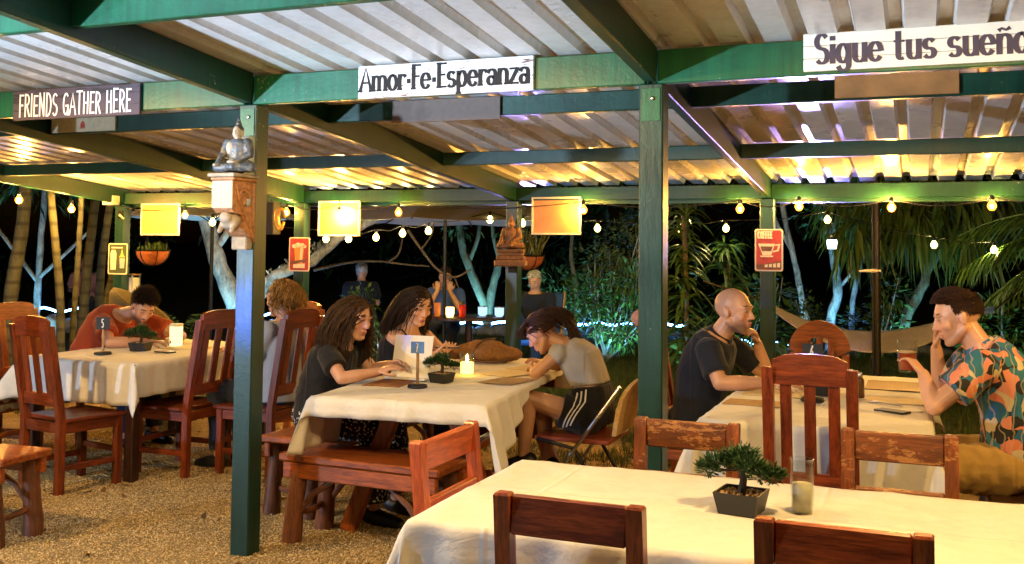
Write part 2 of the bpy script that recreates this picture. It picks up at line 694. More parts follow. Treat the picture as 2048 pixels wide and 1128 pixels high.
m = NT('grass_blade')
oi = m.n('ShaderNodeObjectInfo')
m.link(m.ramp(oi.outputs['Random'], [(0, (.03, .06, .01)), (.6, (.06, .10, .02)), (1, (.12, .12, .04))]), 'Base Color')
m.set(rough=.6)
pts = []
for n, (x0, x1, y0, y1) in ((30000, (-9, 2, 9.2, 15.5)), (9000, (-9, -1, 6.9, 9.2))):
    k = 0
    while k < n:
        a, b = rs.uniform(x0, x1), rs.uniform(y0, y1)
        if y0 < 9 and noise.noise(V((a * .9, b * .9, 4))) < .1:
            k += 1
            continue
        pts.append((a, b, lawn_h(a, b)))
        k += 1
gm = MB()
for k in range(5):
    a = k * 1.256
    dx, dy = math.cos(a), math.sin(a)
    gm.add([(dx * .01 - dy * .003, dy * .01 + dx * .003, 0), (dx * .01 + dy * .003, dy * .01 - dx * .003, 0), (dx * .03, dy * .03, .05 + .012 * (k % 3))], [(0, 1, 2)])
gme = bpy.data.meshes.new('grass_piece')
gme.from_pydata(gm.v, [], gm.f)
scatter('grass_tufts', pts, gme, m.mat, .6, 1.3, False)

# ---------------------------------------------------------------- pavilion
YF, YB, SL = 4.217, 7.789, -.08699
PX_ = [-7.258, -5.206, -3.154, -1.102, .95]
PW = .105


def rz_(y, dz=0):
    return 2.2221 + (y - YF) * SL + dz


pav = thing('pavilion', 'open sided dining pavilion with green timber posts under a white ribbed roof', 'pavilion', (-3.154, 6.0, 0))
PO = (-3.154, 6.0, 0)


def pv(name, mb, mat, smooth=False, label=None, solid=None):
    return mb.build(name, mat, pav, smooth, None, label, PO, solid)


for k, x in enumerate(PX_):
    for (y, zt) in ((YF, 2.2221), (YB, 1.9114)):
        if k == 0 and y == YF:
            pass
        mb = MB()
        mb.box(x, x + PW, y, y + PW, -.1, zt - .002, .006)
        pv('post', mb, M_POST, False, 'post lit blue by the cold lamp, bearing a statue' if (k == 2 and y == YF) else None)
# post shoes with bolts at the top
for k, x in enumerate(PX_):
    mb = MB()
    mb.box(x + .012, x + PW - .012, YF - .004, YF, 2.06, 2.2, .001)
    sh = pv('post_bracket', mb, M_GREEN)
    b2 = MB().lathe([(.009, 0), (.009, .006), (.005, .009)], 8)
    Tm = Matrix.Translation((x + .06, YF - .004, 2.155)) @ Matrix.Rotation(R(90), 4, 'X')
    b2.v = [tuple(Tm @ V(q)) for q in b2.v]
    b = b2.build('bolt', M_STEEL, sh, 'all', None, None, PO)
# rafters along the depth
for x in PX_:
    xc = x + PW / 2
    for (y0, y1) in ((-.6, YF - .0), (YF + PW * .5, YB + .12)):
        mb = MB()
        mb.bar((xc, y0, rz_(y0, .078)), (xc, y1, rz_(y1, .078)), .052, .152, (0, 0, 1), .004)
        pv('rafter', mb, M_GREEN_SHADE)
# front and back beams, purlins between the rafters
for i in range(4):
    xa, xb = PX_[i] + PW / 2 + .027, PX_[i + 1] + PW / 2 - .027
    for (y, th, hgt, dz, nm, mt) in ((YF + .03, .05, .145, .0, 'front_beam', M_GREEN), (YB + .05, .05, .105, .005, 'back_beam', M_GREEN_SHADE),
                                     (1.55, .045, .10, .052, 'purlin', M_GREEN), (3.06, .045, .11, .04, 'purlin', M_GREEN), (4.93, .045, .10, .05, 'purlin', M_GREEN_SHADE), (6.43, .045, .09, .06, 'purlin', M_GREEN_SHADE)):
        mb = MB()
        z = rz_(y, dz)
        mb.box(xa, xb, y - th / 2, y + th / 2, z, z + hgt, .004)
        pv(nm, mb, mt)
# gutter behind the back beam
mb = MB()
g0 = rz_(YB) + .0
prof = [(0, .09), (0, 0), (.1, 0), (.1, .10), (.112, .10), (.112, .09), (.106, .09), (.106, -.006), (-.006, -.006), (-.006, .09)]
mb.rings([[V((x, YB + .14 + a, g0 - .02 + b)) for a, b in prof] for x in (-7.4, 1.6)])
pv('gutter', mb, M_GREEN_SHADE)
# roof sheets, trapezoid ribs along the depth
m = NT('white_roof_sheet')
v = m.coord((1, 1, 1))
n1 = m.noise(v, 1.6, 5, .6)
n2 = m.noise(v, 22, 4, .6)
m.link(m.mix(.35, m.ramp(n1, [(.3, (.62, .60, .55)), (.7, (.78, .77, .74))]), m.ramp(n2, [(.35, (.7, .66, .58)), (.6, (1, 1, 1))]), 'MULTIPLY'), 'Base Color')
m.link(m.n('ShaderNodeMapRange', {0: n1, 3: .20, 4: .36}).outputs[0], 'Roughness')
m.bump(n2, .05, .004)
m.set(metal=0, spec=.7)
M_ROOF = m.mat
PER = .18
mb = MB()
ribs = []
for k in range(4):
    b = k * PER
    ribs += [(b, 0), (b + .108, 0), (b + .122, .036), (b + .166, .036)]
ribs += [(4 * PER - .001, 0)]
ys = [-.8, 1.2, 3.1, 5.0, 6.5, 8.06]
rr_ = [[V((a, y, rz_(y) - rz_(0) + c)) for a, c in ribs] for y in ys]
mb.rings(rr_, False)
sheet_o = None
for k in range(13):
    x0 = -7.42 + k * 4 * PER
    if sheet_o is None:
        sheet_o = pv('roof_sheet', mb, M_ROOF, False, None, .0012)
        sheet_o.location = (x0, 0, rz_(0, .158))
    else:
        c = sheet_o.copy()
        COL.objects.link(c)
        c.location = (x0, 0, rz_(0, .158))
# fascia on the left end
# roof screws are too small to see; conduit with junction box near the far left post
mb = MB().box(-7.30, -7.17, 7.66, 7.76, 1.90, 1.99, .006)
jb = tag(mb.build('junction_box', plain('white_box_plastic', (.7, .66, .5), .5), None), 'small white junction box under the roof corner above the left back post', 'junction box')
# ---------------------------------------------------------------- furniture
G_SLAT = 'tall slat backed dining chairs'
G_LOW = 'low backed chairs around the empty front table'


def slat_chair(label, loc, rz, mats=RED, w=.43, h=1.06, slats=3, group=G_SLAT, seat_z=.45, rake=.10):
    t = thing('dining_chair', label, 'chair', loc, rz, group)
    mx, my, mz = mats
    d = .42
    pw = .045

    def back_y(z):
        return -d / 2 - (max(0, z - seat_z) / (h - seat_z)) * rake
    for s in (-1, 1):
        x = s * (w / 2 - pw / 2)
        mb = MB()
        mb.rings([[V((x + a, back_y(z) + b, z)) for a, b in ((-pw / 2, -.022), (pw / 2, -.022), (pw / 2, .022), (-pw / 2, .022))] for z in (0, .22, seat_z, .7, h - .03)])
        mb.build('back_post', mz, t)
        mb = MB().box(x - pw / 2, x + pw / 2, d / 2 - pw, d / 2, 0, seat_z - .02, .003)
        mb.build('leg', mz, t)
        mb = MB().box(x - .014, x + .014, -d / 2 + .02, d / 2 - pw, .14, .175, .003)
        mb.build('stretcher', my, t)
        mb = MB().box(x - .012, x + .012, -d / 2 + .02, d / 2 - pw, seat_z - .085, seat_z - .022, .002)
        mb.build('apron', my, t)
    for y in (-d / 2 + .0, d / 2 - pw / 2):
        MB().box(-w / 2 + pw, w / 2 - pw, y - .012, y + .012, seat_z - .085, seat_z - .022, .002).build('apron', mx, t)
    MB().box(-w / 2 + pw, w / 2 - pw, d / 2 - .035, d / 2 - .012, .20, .235, .003).build('stretcher', mx, t)
    MB().box(-w / 2 - .005, w / 2 + .005, -d / 2 + .022, d / 2 + .02, seat_z - .02, seat_z + .005, .008).build('seat', my, t)
    # crest rail with a gently arched top
    mb = MB()
    n = 9
    top, bot = [], []
    for k in range(n):
        u = -1 + 2 * k / (n - 1)
        zt = h + .028 * (1 - u * u) ** .5 if abs(u) < 1 else h
        top.append((u * (w / 2 - pw * .9), zt))
        bot.append((u * (w / 2 - pw * .9), h - .10))
    for sy in (0,):
        yb = back_y(h - .04)
        vs = [(x, yb - .014, z) for x, z in top] + [(x, yb - .014 + .012, z) for x, z in bot] + [(x, yb + .016, z) for x, z in top] + [(x, yb + .016 + .012, z) for x, z in bot]
        fs = []
        for k in range(n - 1):
            fs += [(n + k, n + k + 1, k + 1, k), (2 * n + k, 2 * n + k + 1, 3 * n + k + 1, 3 * n + k), (k, k + 1, 2 * n + k + 1, 2 * n + k), (n + k + 1, n + k, 3 * n + k, 3 * n + k + 1)]
        fs += [(0, 2 * n, 3 * n, n), (n - 1, 2 * n - 1, 4 * n - 1, 3 * n - 1)]
        mb.add(vs, fs)
    mb.build('crest_rail', mx, t)
    z0, z1 = seat_z + .12, h - .09
    zl = seat_z + .08
    yl = back_y(zl + .03)
    MB().box(-w / 2 + pw, w / 2 - pw, yl - .013, yl + .013, zl, zl + .075, .003).build('lower_rail', mx, t)
    iw = w - 2 * pw
    for k in range(slats):
        x = -iw / 2 + iw * (k + .5) / slats
        mb = MB()
        mb.bar((x, back_y(zl + .07), zl + .07), (x, back_y(z1) + .004, z1), iw / slats * .48, .014, (0, 1, 0), .002)
        mb.build('slat', mz, t)
    return t


def low_chair(label, loc, rz, mats=RED, w=.38, h=.90, bw=.40):
    t = thing('low_back_chair', label, 'chair', loc, rz, G_LOW)
    mx, my, mz = mats
    sz, d, pw = .45, .40, .042
    for s in (-1, 1):
        x = s * (w / 2 - pw / 2)
        mb = MB()
        rk = lambda z: -d / 2 - max(0, z - sz) * .10
        mb.rings([[V((x + a, rk(z) + b, z)) for a, b in ((-pw / 2, -.02), (pw / 2, -.02), (pw / 2, .02), (-pw / 2, .02))] for z in (0, sz, h - .006)] +
                 [[V((x + a * .8, rk(h) + b * .8, h)) for a, b in ((-pw / 2, -.02), (pw / 2, -.02), (pw / 2, .02), (-pw / 2, .02))]])
        mb.build('back_post', mz, t)
        MB().box(x - pw / 2, x + pw / 2, d / 2 - pw, d / 2, 0, sz - .022, .004).build('leg', mz, t)
        MB().box(x - .013, x + .013, -d / 2 + .02, d / 2 - pw, .16, .20, .003).build('stretcher', my, t)
        MB().box(x - .012, x + .012, -d / 2 + .02, d / 2 - pw, sz - .09, sz - .024, .003).build('apron', my, t)
    MB().box(-w / 2 + pw, w / 2 - pw, d / 2 - .032, d / 2 - .01, sz - .09, sz - .024, .003).build('apron', mx, t)
    MB().box(-w / 2 - .004, w / 2 + .004, -d / 2 + .022, d / 2 + .02, sz - .022, sz + .006, .008).build('seat', my, t)
    for z0, z1, nm in ((h - .102, h - .004, 'top_rail'), (h - .275, h - .185, 'lower_rail')):
        ym = -d / 2 - ((z0 + z1) / 2 - sz) * .10
        mb = MB().bar((-w / 2 + pw + .0005, ym, (z0 + z1) / 2), (w / 2 - pw - .0005, ym, (z0 + z1) / 2), .026, z1 - z0, (0, .1, 1), .005)
        mb.build(nm, mx, t)
    return t


def cloth(label, x0, x1, y0, y1, z, over, flare, seed, amp=.022, res=.028, lam=.17, mat=M_CLOTH, cornerflare=.32, rshrink=None):
    """table cloth lying on a table top: over and flare are (left, right, near, far)"""
    L, Rr, N, F = over
    us = np.arange(x0 - L, x1 + Rr + 1e-6, (x1 + Rr - x0 + L) / round((x1 + Rr - x0 + L) / res))
    vs_ = np.arange(y0 - N, y1 + F + 1e-6, (y1 + F - y0 + N) / round((y1 + F - y0 + N) / res))
    rr = random.Random(seed)
    p1, p2 = rr.uniform(0, 6), rr.uniform(0, 6)
    out = []
    for vv in vs_:
        for uu in us:
            dl, dr_, dn, df = max(x0 - uu, 0), max(uu - x1, 0), max(y0 - vv, 0), max(vv - y1, 0)
            ox = -dl + dr_
            oy = -dn + df
            if rshrink and ox > 0:
                ox *= 1 - (1 - rshrink[2]) * min(max((vv - rshrink[0]) / (rshrink[1] - rshrink[0]), 0), 1)
            d = math.hypot(ox, oy)
            bx, by = min(max(uu, x0), x1), min(max(vv, y0), y1)
            if d < 1e-9:
                zz = z + .0035 * noise.noise(V((uu * 3, vv * 3, seed))) + .0045 * (1 - abs(noise.noise(V((uu * 5 + 9, vv * 5, seed + 3.3))))) ** 7
                out.append((uu, vv, zz))
                continue
            dx, dy = ox / d, oy / d
            fl = 0
            wsum = 0
            for wgt, q in ((max(-dx, 0), flare[0]), (max(dx, 0), flare[1]), (max(-dy, 0), flare[2]), (max(dy, 0), flare[3])):
                fl += wgt * q
                wsum += wgt
            fl /= wsum
            corner = min(abs(dx), abs(dy)) * 1.414
            fl = fl + corner * cornerflare
            s = (uu if abs(dy) > abs(dx) else vv)
            ang = math.atan2(dy, dx)
            ru = 1 - math.exp(-d / .10)
            rip = amp * ru * (math.sin(2 * math.pi * s / lam + p1 + 1.5 * noise.noise(V((s * 3, seed, 0)))) * (1 - corner) + corner * 1.1 * math.sin(3 * ang * 2 + p2))
            nz = .010 * ru * noise.noise(V((bx * 6 + dx * 2, by * 6 + dy * 2, d * 4 + seed)))
            rad = .007
            o_ = min(d, rad * 1.57)
            rx = rad * math.sin(o_ / rad) if d < rad * 1.57 else rad
            rzz = rad * (1 - math.cos(min(o_ / rad, 1.57)))
            rest = max(0, d - rad * 1.57)
            outw = rx + rest * fl + rip + nz
            zz = z - rzz - rest * math.sqrt(max(.1, 1 - fl * fl))
            out.append((bx + dx * max(outw, .004), by + dy * max(outw, .004), zz))
    nx = len(us)
    fs = [(j * nx + i, j * nx + i + 1, (j + 1) * nx + i + 1, (j + 1) * nx + i) for j in range(len(vs_) - 1) for i in range(nx - 1)]
    mb = MB()
    mb.add(out, fs)
    cx, cy = (x0 + x1) / 2, (y0 + y1) / 2
    o = mb.build('tablecloth', mat, None, 'all', None, None, (cx, cy, z), .0015)
    o.location = (cx, cy, z)
    return tag(o, label, 'tablecloth', 'white tablecloths')


def leg_table(label, x0, x1, y0, y1, z, mats=DRK, leg=.07):
    t = thing('dining_table', label, 'table', ((x0 + x1) / 2, (y0 + y1) / 2, 0), 0, 'cloth covered dining tables')
    hx, hy = (x1 - x0) / 2, (y1 - y0) / 2
    MB().box(-hx, hx, -hy, hy, z - .035, z - .004, .004).build('tabletop', mats[1], t)
    i = .03
    for sx in (-1, 1):
        for sy in (-1, 1):
            x, y = sx * (hx - i - leg / 2), sy * (hy - i - leg / 2)
            MB().box(x - leg / 2, x + leg / 2, y - leg / 2, y + leg / 2, 0, z - .036, .005).build('leg', mats[2], t)
        x = sx * (hx - i - leg / 2)
        MB().box(x - .012, x + .012, -hy + i + leg, hy - i - leg, z - .13, z - .036, .003).build('apron', mats[1], t)
    for sy in (-1, 1):
        y = sy * (hy - i - leg / 2)
        MB().box(-hx + i + leg, hx - i - leg, y - .012, y + .012, z - .13, z - .036, .003).build('apron', mats[0], t)
    return t


TZ = .758
# front table
FT = (-1.32, .78, 2.56, 3.44)
leg_table('empty front table under a white cloth nearest the photographer', *FT, TZ, RED)
cloth('wide white cloth on the empty front table nearest the photographer', *FT, TZ + .002, (.36, .36, .38, .3), (.22, .2, .03, .05), 1, .02, .02)
# right table (number 6)
T6 = (-.925, .045, 4.60, 6.64)
leg_table('right hand table between the bald man and the patterned shirt man', *T6, TZ, RED)
cloth('white cloth with chair shadows on the right hand table', *T6, TZ + .002, (.30, .26, .29, .25), (.22, .05, .05, .1), 2, .014)
# left table (number 5)
T5 = (-5.60, -4.63, 5.18, 6.72)
leg_table('left hand table of the man in the orange tee', *T5, TZ, DRK)
cloth('white cloth flaring out on the left hand table', *T5, TZ + .002, (.42, .22, .27, .25), (.42, .06, .06, .1), 3, .012)
# picnic style table in the middle (number 7)
T7 = (-2.905, -1.965, 4.48, 6.62)
t = thing('picnic_table', 'middle picnic table on slanted legs where three women sit', 'table', (-2.505, 5.55, 0), R(6), 'cloth covered dining tables')
for k in range(5):
    w_ = .94 / 5
    MB().box(-.47 + k * w_ + .002, -.47 + (k + 1) * w_ - .002, -1.07, 1.07, TZ - .04, TZ - .004, .004).build('top_plank', RED[1], t)
for y in (-.66, .72):
    for s in (-1, 1):
        MB().bar((s * .42, y + s * .012, 0), (s * .17, y + s * .012, TZ - .12), .085, .07, (0, 1, 0), .006).build('leg', ORA[2], t)
    MB().box(-.40, .40, y - .075, y - .04, TZ - .13, TZ - .042, .004).build('cross_beam', RED[0], t)
    MB().box(-.36, .36, y + .052, y + .085, .27, .35, .004).build('cross_beam', RED[0], t)
MB().box(-.035, .035, -.58, .67, .28, .33, .004).build('stretcher', RED[1], t)
cl7 = cloth('white cloth with a deep hanging corner on the middle table', *T7, TZ + .002, (.30, .34, .10, .2), (.16, .16, .04, .1), 4, .018, .028, .2, M_CLOTH, .32, (4.55, 5.25, .10))
cl7.rotation_euler = (0, 0, R(6))
cl7.location.x = -2.505


def log_bench(label, loc, rz, L, W, seat_z=.45, mats=ORA, splay=.05, group='rustic benches on log legs'):
    t = thing('bench', label, 'bench', loc, rz, group)
    rr = random.Random(int(L * 100))
    MB().box(-L / 2, L / 2, -W / 2, W / 2, seat_z - .04, seat_z, .008).build('seat', mats[0], t)
    for s in (-1, 1):
        MB().box(-L / 2 + .02, L / 2 - .02, s * (W / 2 - .03) - .018, s * (W / 2 - .03) + .018, seat_z - .125, seat_z - .041, .006).build('apron', mats[0], t)
        feet = []
        for e in (-1, 1):
            p1 = V((e * (L / 2 - .10), s * (W / 2 - .05), seat_z - .042))
            p0 = V((e * (L / 2 - .10 + splay * .6), s * (W / 2 - .05 + splay * .25), 0))
            pts = [p0 + (p1 - p0) * q + V((rr.uniform(-.006, .006), rr.uniform(-.006, .006), 0)) for q in (0, .2, .45, .7, 1)]
            MB().tube(pts, [.052, .050, .045, .043, .040], 10).build('leg', LOG[2], t, True)
            feet.append(pts)
            # slanting branch brace under the seat
            MB().tube([p0 + (p1 - p0) * .3, p0 + (p1 - p0) * .62 + V((-e * .10, 0, 0)), V((e * (L / 2 - .30), s * (W / 2 - .06), seat_z - .128))], [.016, .017, .015], 7).build('brace', LOG[0], t, True)
    for e in (-1, 1):
        a = V((e * (L / 2 - .085), -W / 2 + .05, .15))
        b = V((e * (L / 2 - .085), W / 2 - .05, .15))
        MB().tube([a, a.lerp(b, .35) - V((0, 0, .02)), a.lerp(b, .7) - V((0, 0, .015)), b], .017, 7).build('stretcher', LOG[1], t, True)
    return t


log_bench('bench with a red plank front in front of the middle table', (-2.60, 4.66, 0), R(-3), .94, .36)
log_bench('long bench on the left of the middle table under the woman in black', (-3.30, 5.72, 0), R(90), 1.66, .33)
log_bench('corner of a bench cut off by the left edge of the picture', (-4.71, 3.93, 0), R(4), 1.0, .34)
log_bench('dark low bench under the man in the patterned shirt', (.46, 5.25, 0), R(90), 1.5, .36, .44, DRK)

# chairs
slat_chair('empty slat chair at the near side of the left table, its back to the viewer', (-4.97, 5.03, 0), R(-12), RED, .42, 1.05)
slat_chair('empty slat chair at the right side of the left table, beside the lit post', (-4.66, 5.68, 0), R(90), RED, .47, 1.06)
slat_chair('slat chair under the curly haired woman', (-4.15, 5.88, 0), R(90), RED, .46, 1.07)
slat_chair('empty slat chair on the far left side of the left table, orange brown', (-6.05, 5.80, 0), R(-90), ORA, .43, 1.05)
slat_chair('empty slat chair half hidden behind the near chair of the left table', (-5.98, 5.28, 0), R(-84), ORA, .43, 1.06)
slat_chair('slat chair top showing at the far right end of the left table', (-4.80, 6.95, 0), R(150), ORA, .43, 1.04)
slat_chair('empty tall slat chair at the near end of the right table', (-.415, 4.62, 0), 0, RED, .375, 1.07)
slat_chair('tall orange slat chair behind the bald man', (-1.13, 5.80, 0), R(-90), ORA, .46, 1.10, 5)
# round topped chair at the far end of the right table
t = thing('arch_back_chair', 'orange chair with a carved round arch back at the far end of the right table', 'chair', (-.60, 6.70, 0), R(180))
w, h = .38, 1.08
for s in (-1, 1):
    x = s * (w / 2 - .03)
    MB().box(x - .025, x + .025, -.22, -.175, 0, .86, .005).build('back_post', ORA[2], t)
    MB().box(x - .022, x + .022, .16, .205, 0, .43, .005).build('leg', ORA[2], t)
    MB().box(x - .012, x + .012, -.17, .16, .16, .195, .004).build('stretcher', ORA[1], t)
MB().box(-w / 2, w / 2, -.172, .22, .432, .457, .008).build('seat', ORA[1], t)
arc = [R(180 - 180 * k / 16) for k in range(17)]
mb = MB()
vs = []
for y in (-.225, -.19):
    vs += [(w / 2 * math.cos(a), y, .88 + .19 * math.sin(a)) for a in arc] + [((w / 2 - .085) * math.cos(a), y, .84 + .125 * math.sin(a)) for a in arc]
fs = []
n = 17
for k in range(n - 1):
    fs += [(k, k + 1, n + k + 1, n + k), (2 * n + k + 1, 2 * n + k, 3 * n + k, 3 * n + k + 1), (k + 1, k, 2 * n + k, 2 * n + k + 1), (n + k, n + k + 1, 3 * n + k + 1, 3 * n + k)]
fs += [(0, n, 3 * n, 2 * n), (n - 1, 3 * n - 1, 4 * n - 1, 2 * n - 1)]
mb.add(vs, fs)
mb.build('arch', ORA[0], t)
MB().box(-w / 2 + .055, w / 2 - .055, -.215, -.195, .62, .68, .004).build('lower_rail', ORA[0], t)
for k in range(3):
    x = (k - 1) * .075
    MB().box(x - .022, x + .022, -.212, -.198, .68, .96, .004).build('slat', ORA[2], t)
# low chairs of the front table
low_chair('plain low chair at the near left of the front table, dark clean top rail', (-.80, 2.655, 0), R(-1), RED_LIT, .385, .90)
low_chair('plain low chair at the near right of the front table, darkest of them', (-.155, 2.60, 0), R(-1), RED_LIT, .372, .918)
low_chair('weathered low chair at the far left of the front table, beside the big green post', (-.78, 3.42, 0), R(179), WORN, .375, .905)
low_chair('peeling low chair at the far right of the front table, before the patterned shirt man', (-.065, 3.40, 0), R(180), WORN, .362, .92)
low_chair('bright red low chair at the left end of the front table, seen edge on', (-1.235, 3.135, 0), R(-90), wood('bright_red_wood', (.34, .045, .007), (.64, .13, .024), .36), .46, .90)
# shell chair of the woman in the grey top
t = thing('shell_chair', 'folding chair with tan canvas back and red seat under the woman in the grey top', 'chair', (-1.80, 5.72, 0), R(90))
mb = MB()
n = 11
for y0 in (0, -.018):
    pass
pts = []
for k in range(n):
    a = math.pi * k / (n - 1)
    pts.append((.21 * math.cos(a), .62 + .16 * math.sin(a) ** .7))
vs = []
for y in (-.235, -.21):
    vs += [(x, y - (z - .5) * .22 - .03 * (1 - (x / .21) ** 2), z) for x, z in pts] + [(.20, y, .48), (-.20, y, .48)][::1]
mm = n + 2
order = list(range(n)) + [n + 1, n]
fs = [tuple(order), tuple(q + mm for q in order[::-1])]
for a in range(mm):
    p, q = order[a], order[(a + 1) % mm]
    fs.append((q, p, p + mm, q + mm))
mb.add(vs, fs)
mb.build('canvas_back', plain('tan_canvas', (.50, .32, .12), .8, .15, .2, 60), t)
MB().box(-.22, .22, -.20, .24, .43, .455, .01).build('seat', wood('red_seat_wood', (.18, .03, .01), (.36, .07, .025), .35)[1], t)
for s in (-1, 1):
    MB().tube([(s * .235, .26, 0.02), (s * .235, -.02, .42), (s * .235, -.27, .76)], .011, 8).build('side_rail', M_STEEL, t, True)
    MB().tube([(s * .225, -.24, 0.02), (s * .225, .0, .40), (s * .225, .22, .44)], .012, 8).build('leg', M_IRON, t, True)
# round tub chair behind the man in the orange tee
t = thing('tub_chair', 'olive round backed chair behind the man in the orange tee', 'chair', (-5.98, 6.92, 0), R(-60))
rs_ = []
for k in range(13):
    a = R(-200 + 220 * k / 12)
    hh = 1.16 - .34 * (abs(k - 6) / 6) ** 2
    ring = []
    for dr, z in ((.36, .2), (.38, .5), (.37, hh - .03), (.345, hh), (.31, hh - .02), (.30, .5), (.30, .2)):
        ring.append(V((dr * math.cos(a), dr * math.sin(a), z)))
    rs_.append(ring)
mb = MB().rings(rs_)
M_OLIVE = plain('olive_upholstery', (.10, .075, .022), .8, .2, .2, 50)
mb.build('round_back', M_OLIVE, t, 'all')
MB().lathe([(.30, .2), (.31, .40), (.28, .44), (.01, .45)], 18).build('seat', M_OLIVE, t, 'all')
for a in (45, 135, 225, 315):
    x, y = .24 * math.cos(R(a)), .24 * math.sin(R(a))
    MB().tube([(x, y, 0), (x, y, .2)], [.014, .02], 8).build('leg', DRK[2], t)
# ---------------------------------------------------------------- lettering (stroke alphabet, flat print)


def arc(cx, cy, rx, ry, a0, a1, n=10):
    return [(cx + rx * math.cos(R(a0 + (a1 - a0) * k / n)), cy + ry * math.sin(R(a0 + (a1 - a0) * k / n))) for k in range(n + 1)]


X = .62
GL = {
    'A': (.50, [[(.0, 0), (.25, 1), (.50, 0)], [(.09, .36), (.41, .36)]]),
    'C': (.42, [arc(.23, .5, .20, .48, 50, 310, 14)]),
    'D': (.44, [[(.06, 0), (.06, 1)], [(.06, 1)] + arc(.14, .5, .26, .5, 90, -90, 12) + [(.06, 0)]]),
    'E': (.38, [[(.06, 0), (.06, 1)], [(.06, .98), (.36, .98)], [(.06, .52), (.30, .52)], [(.06, .02), (.36, .02)]]),
    'F': (.36, [[(.06, 0), (.06, 1)], [(.06, .98), (.36, .98)], [(.06, .52), (.30, .52)]]),
    'G': (.44, [arc(.23, .5, .20, .48, 50, 330, 14), [(.40, .0), (.40, .42)], [(.24, .42), (.42, .42)]]),
    'H': (.44, [[(.06, 0), (.06, 1)], [(.38, 0), (.38, 1)], [(.06, .5), (.38, .5)]]),
    'I': (.12, [[(.06, 0), (.06, 1)]]),
    'N': (.46, [[(.06, 0), (.06, 1)], [(.06, 1), (.40, 0)], [(.40, 0), (.40, 1)]]),
    'O': (.44, [arc(.22, .5, .20, .48, 90, 450, 18)]),
    'R': (.42, [[(.06, 0), (.06, 1)], [(.06, .98)] + arc(.16, .74, .20, .24, 90, -90, 10) + [(.06, .50)], [(.18, .5), (.40, 0)]]),
    'S': (.40, [arc(.2, .75, .16, .24, 40, 250, 9) + arc(.2, .25, .17, .25, 90, -140, 10)]),
    'T': (.40, [[(.20, 0), (.20, 1)], [(0, .98), (.40, .98)]]),
    'a': (.42, [arc(.19, .45, .15, .16, 165, 0, 8) + [(.34, .42), (.34, 0)], arc(.18, .17, .14, .17, 60, 420, 14)]),
    'e': (.42, [arc(.2, .31, .17, .31, 5, 322, 15), [(.04, .34), (.36, .34)]]),
    'g': (.44, [arc(.19, .31, .16, .31, 40, 400, 16), [(.36, .62), (.36, -.10)] + arc(.20, -.10, .16, .17, 0, -165, 8)]),
    'i': (.18, [[(.09, .62), (.09, 0)], [(.09, .80), (.09, .90)]]),
    'm': (.70, [[(.07, 0), (.07, .62)], [(.07, .40)] + arc(.20, .44, .13, .17, 150, 0, 6) + [(.33, 0)], [(.33, .40)] + arc(.47, .44, .14, .17, 150, 0, 6) + [(.61, 0)]]),
    'n': (.44, [[(.07, 0), (.07, .62)], [(.07, .40)] + arc(.22, .44, .14, .17, 150, 0, 6) + [(.36, 0)]]),
    'o': (.42, [arc(.2, .31, .17, .31, 90, 450, 18)]),
    'p': (.44, [[(.07, .62), (.07, -.28)], arc(.22, .31, .16, .31, 140, -220, 16)]),
    'r': (.32, [[(.07, 0), (.07, .62)], [(.07, .40)] + arc(.21, .43, .13, .18, 150, 35, 6)]),
    's': (.38, [arc(.18, .46, .13, .155, 35, 255, 9) + arc(.18, .155, .14, .155, 90, -145, 10)]),
    't': (.32, [[(.12, .92), (.12, .15)] + arc(.21, .14, .09, .13, 180, 300, 6), [(.01, .61), (.28, .61)]]),
    'u': (.44, [[(.07, .62), (.07, .17)] + arc(.21, .17, .14, .17, 180, 330, 7), [(.36, .62), (.36, 0)]]),
    'z': (.38, [[(.03, .60), (.34, .60)], [(.33, .60), (.03, .02)], [(.03, .02), (.35, .02)]]),
    '.': (.24, [[(.12, .27), (.12, .40)]]),
    ' ': (.26, []),
    '5': (.42, [[(.36, .97), (.08, .97), (.06, .56)] + arc(.20, .30, .17, .29, 120, -130, 12)]),
    '6': (.42, [[(.32, 1), (.12, .62)] + arc(.20, .29, .17, .28, 160, 520, 16)]),
    '7': (.42, [[(.04, .97), (.38, .97), (.14, 0)], [(.12, .50), (.36, .50)]]),
}
GL['\u00f1'] = (.44, GL['n'][1] + [[(.07, .76), (.14, .82), (.26, .76), (.35, .82)]])
SERIF = {'A': [(0, 0), (.5, 0)], 'F': [(.06, 0)], 'E': [(.06, 0), (.06, 1)], 'm': [(.07, 0), (.33, 0), (.61, 0)], 'n': [(.07, 0), (.36, 0)], 'r': [(.07, 0)], 'p': [(.07, -.28)]}


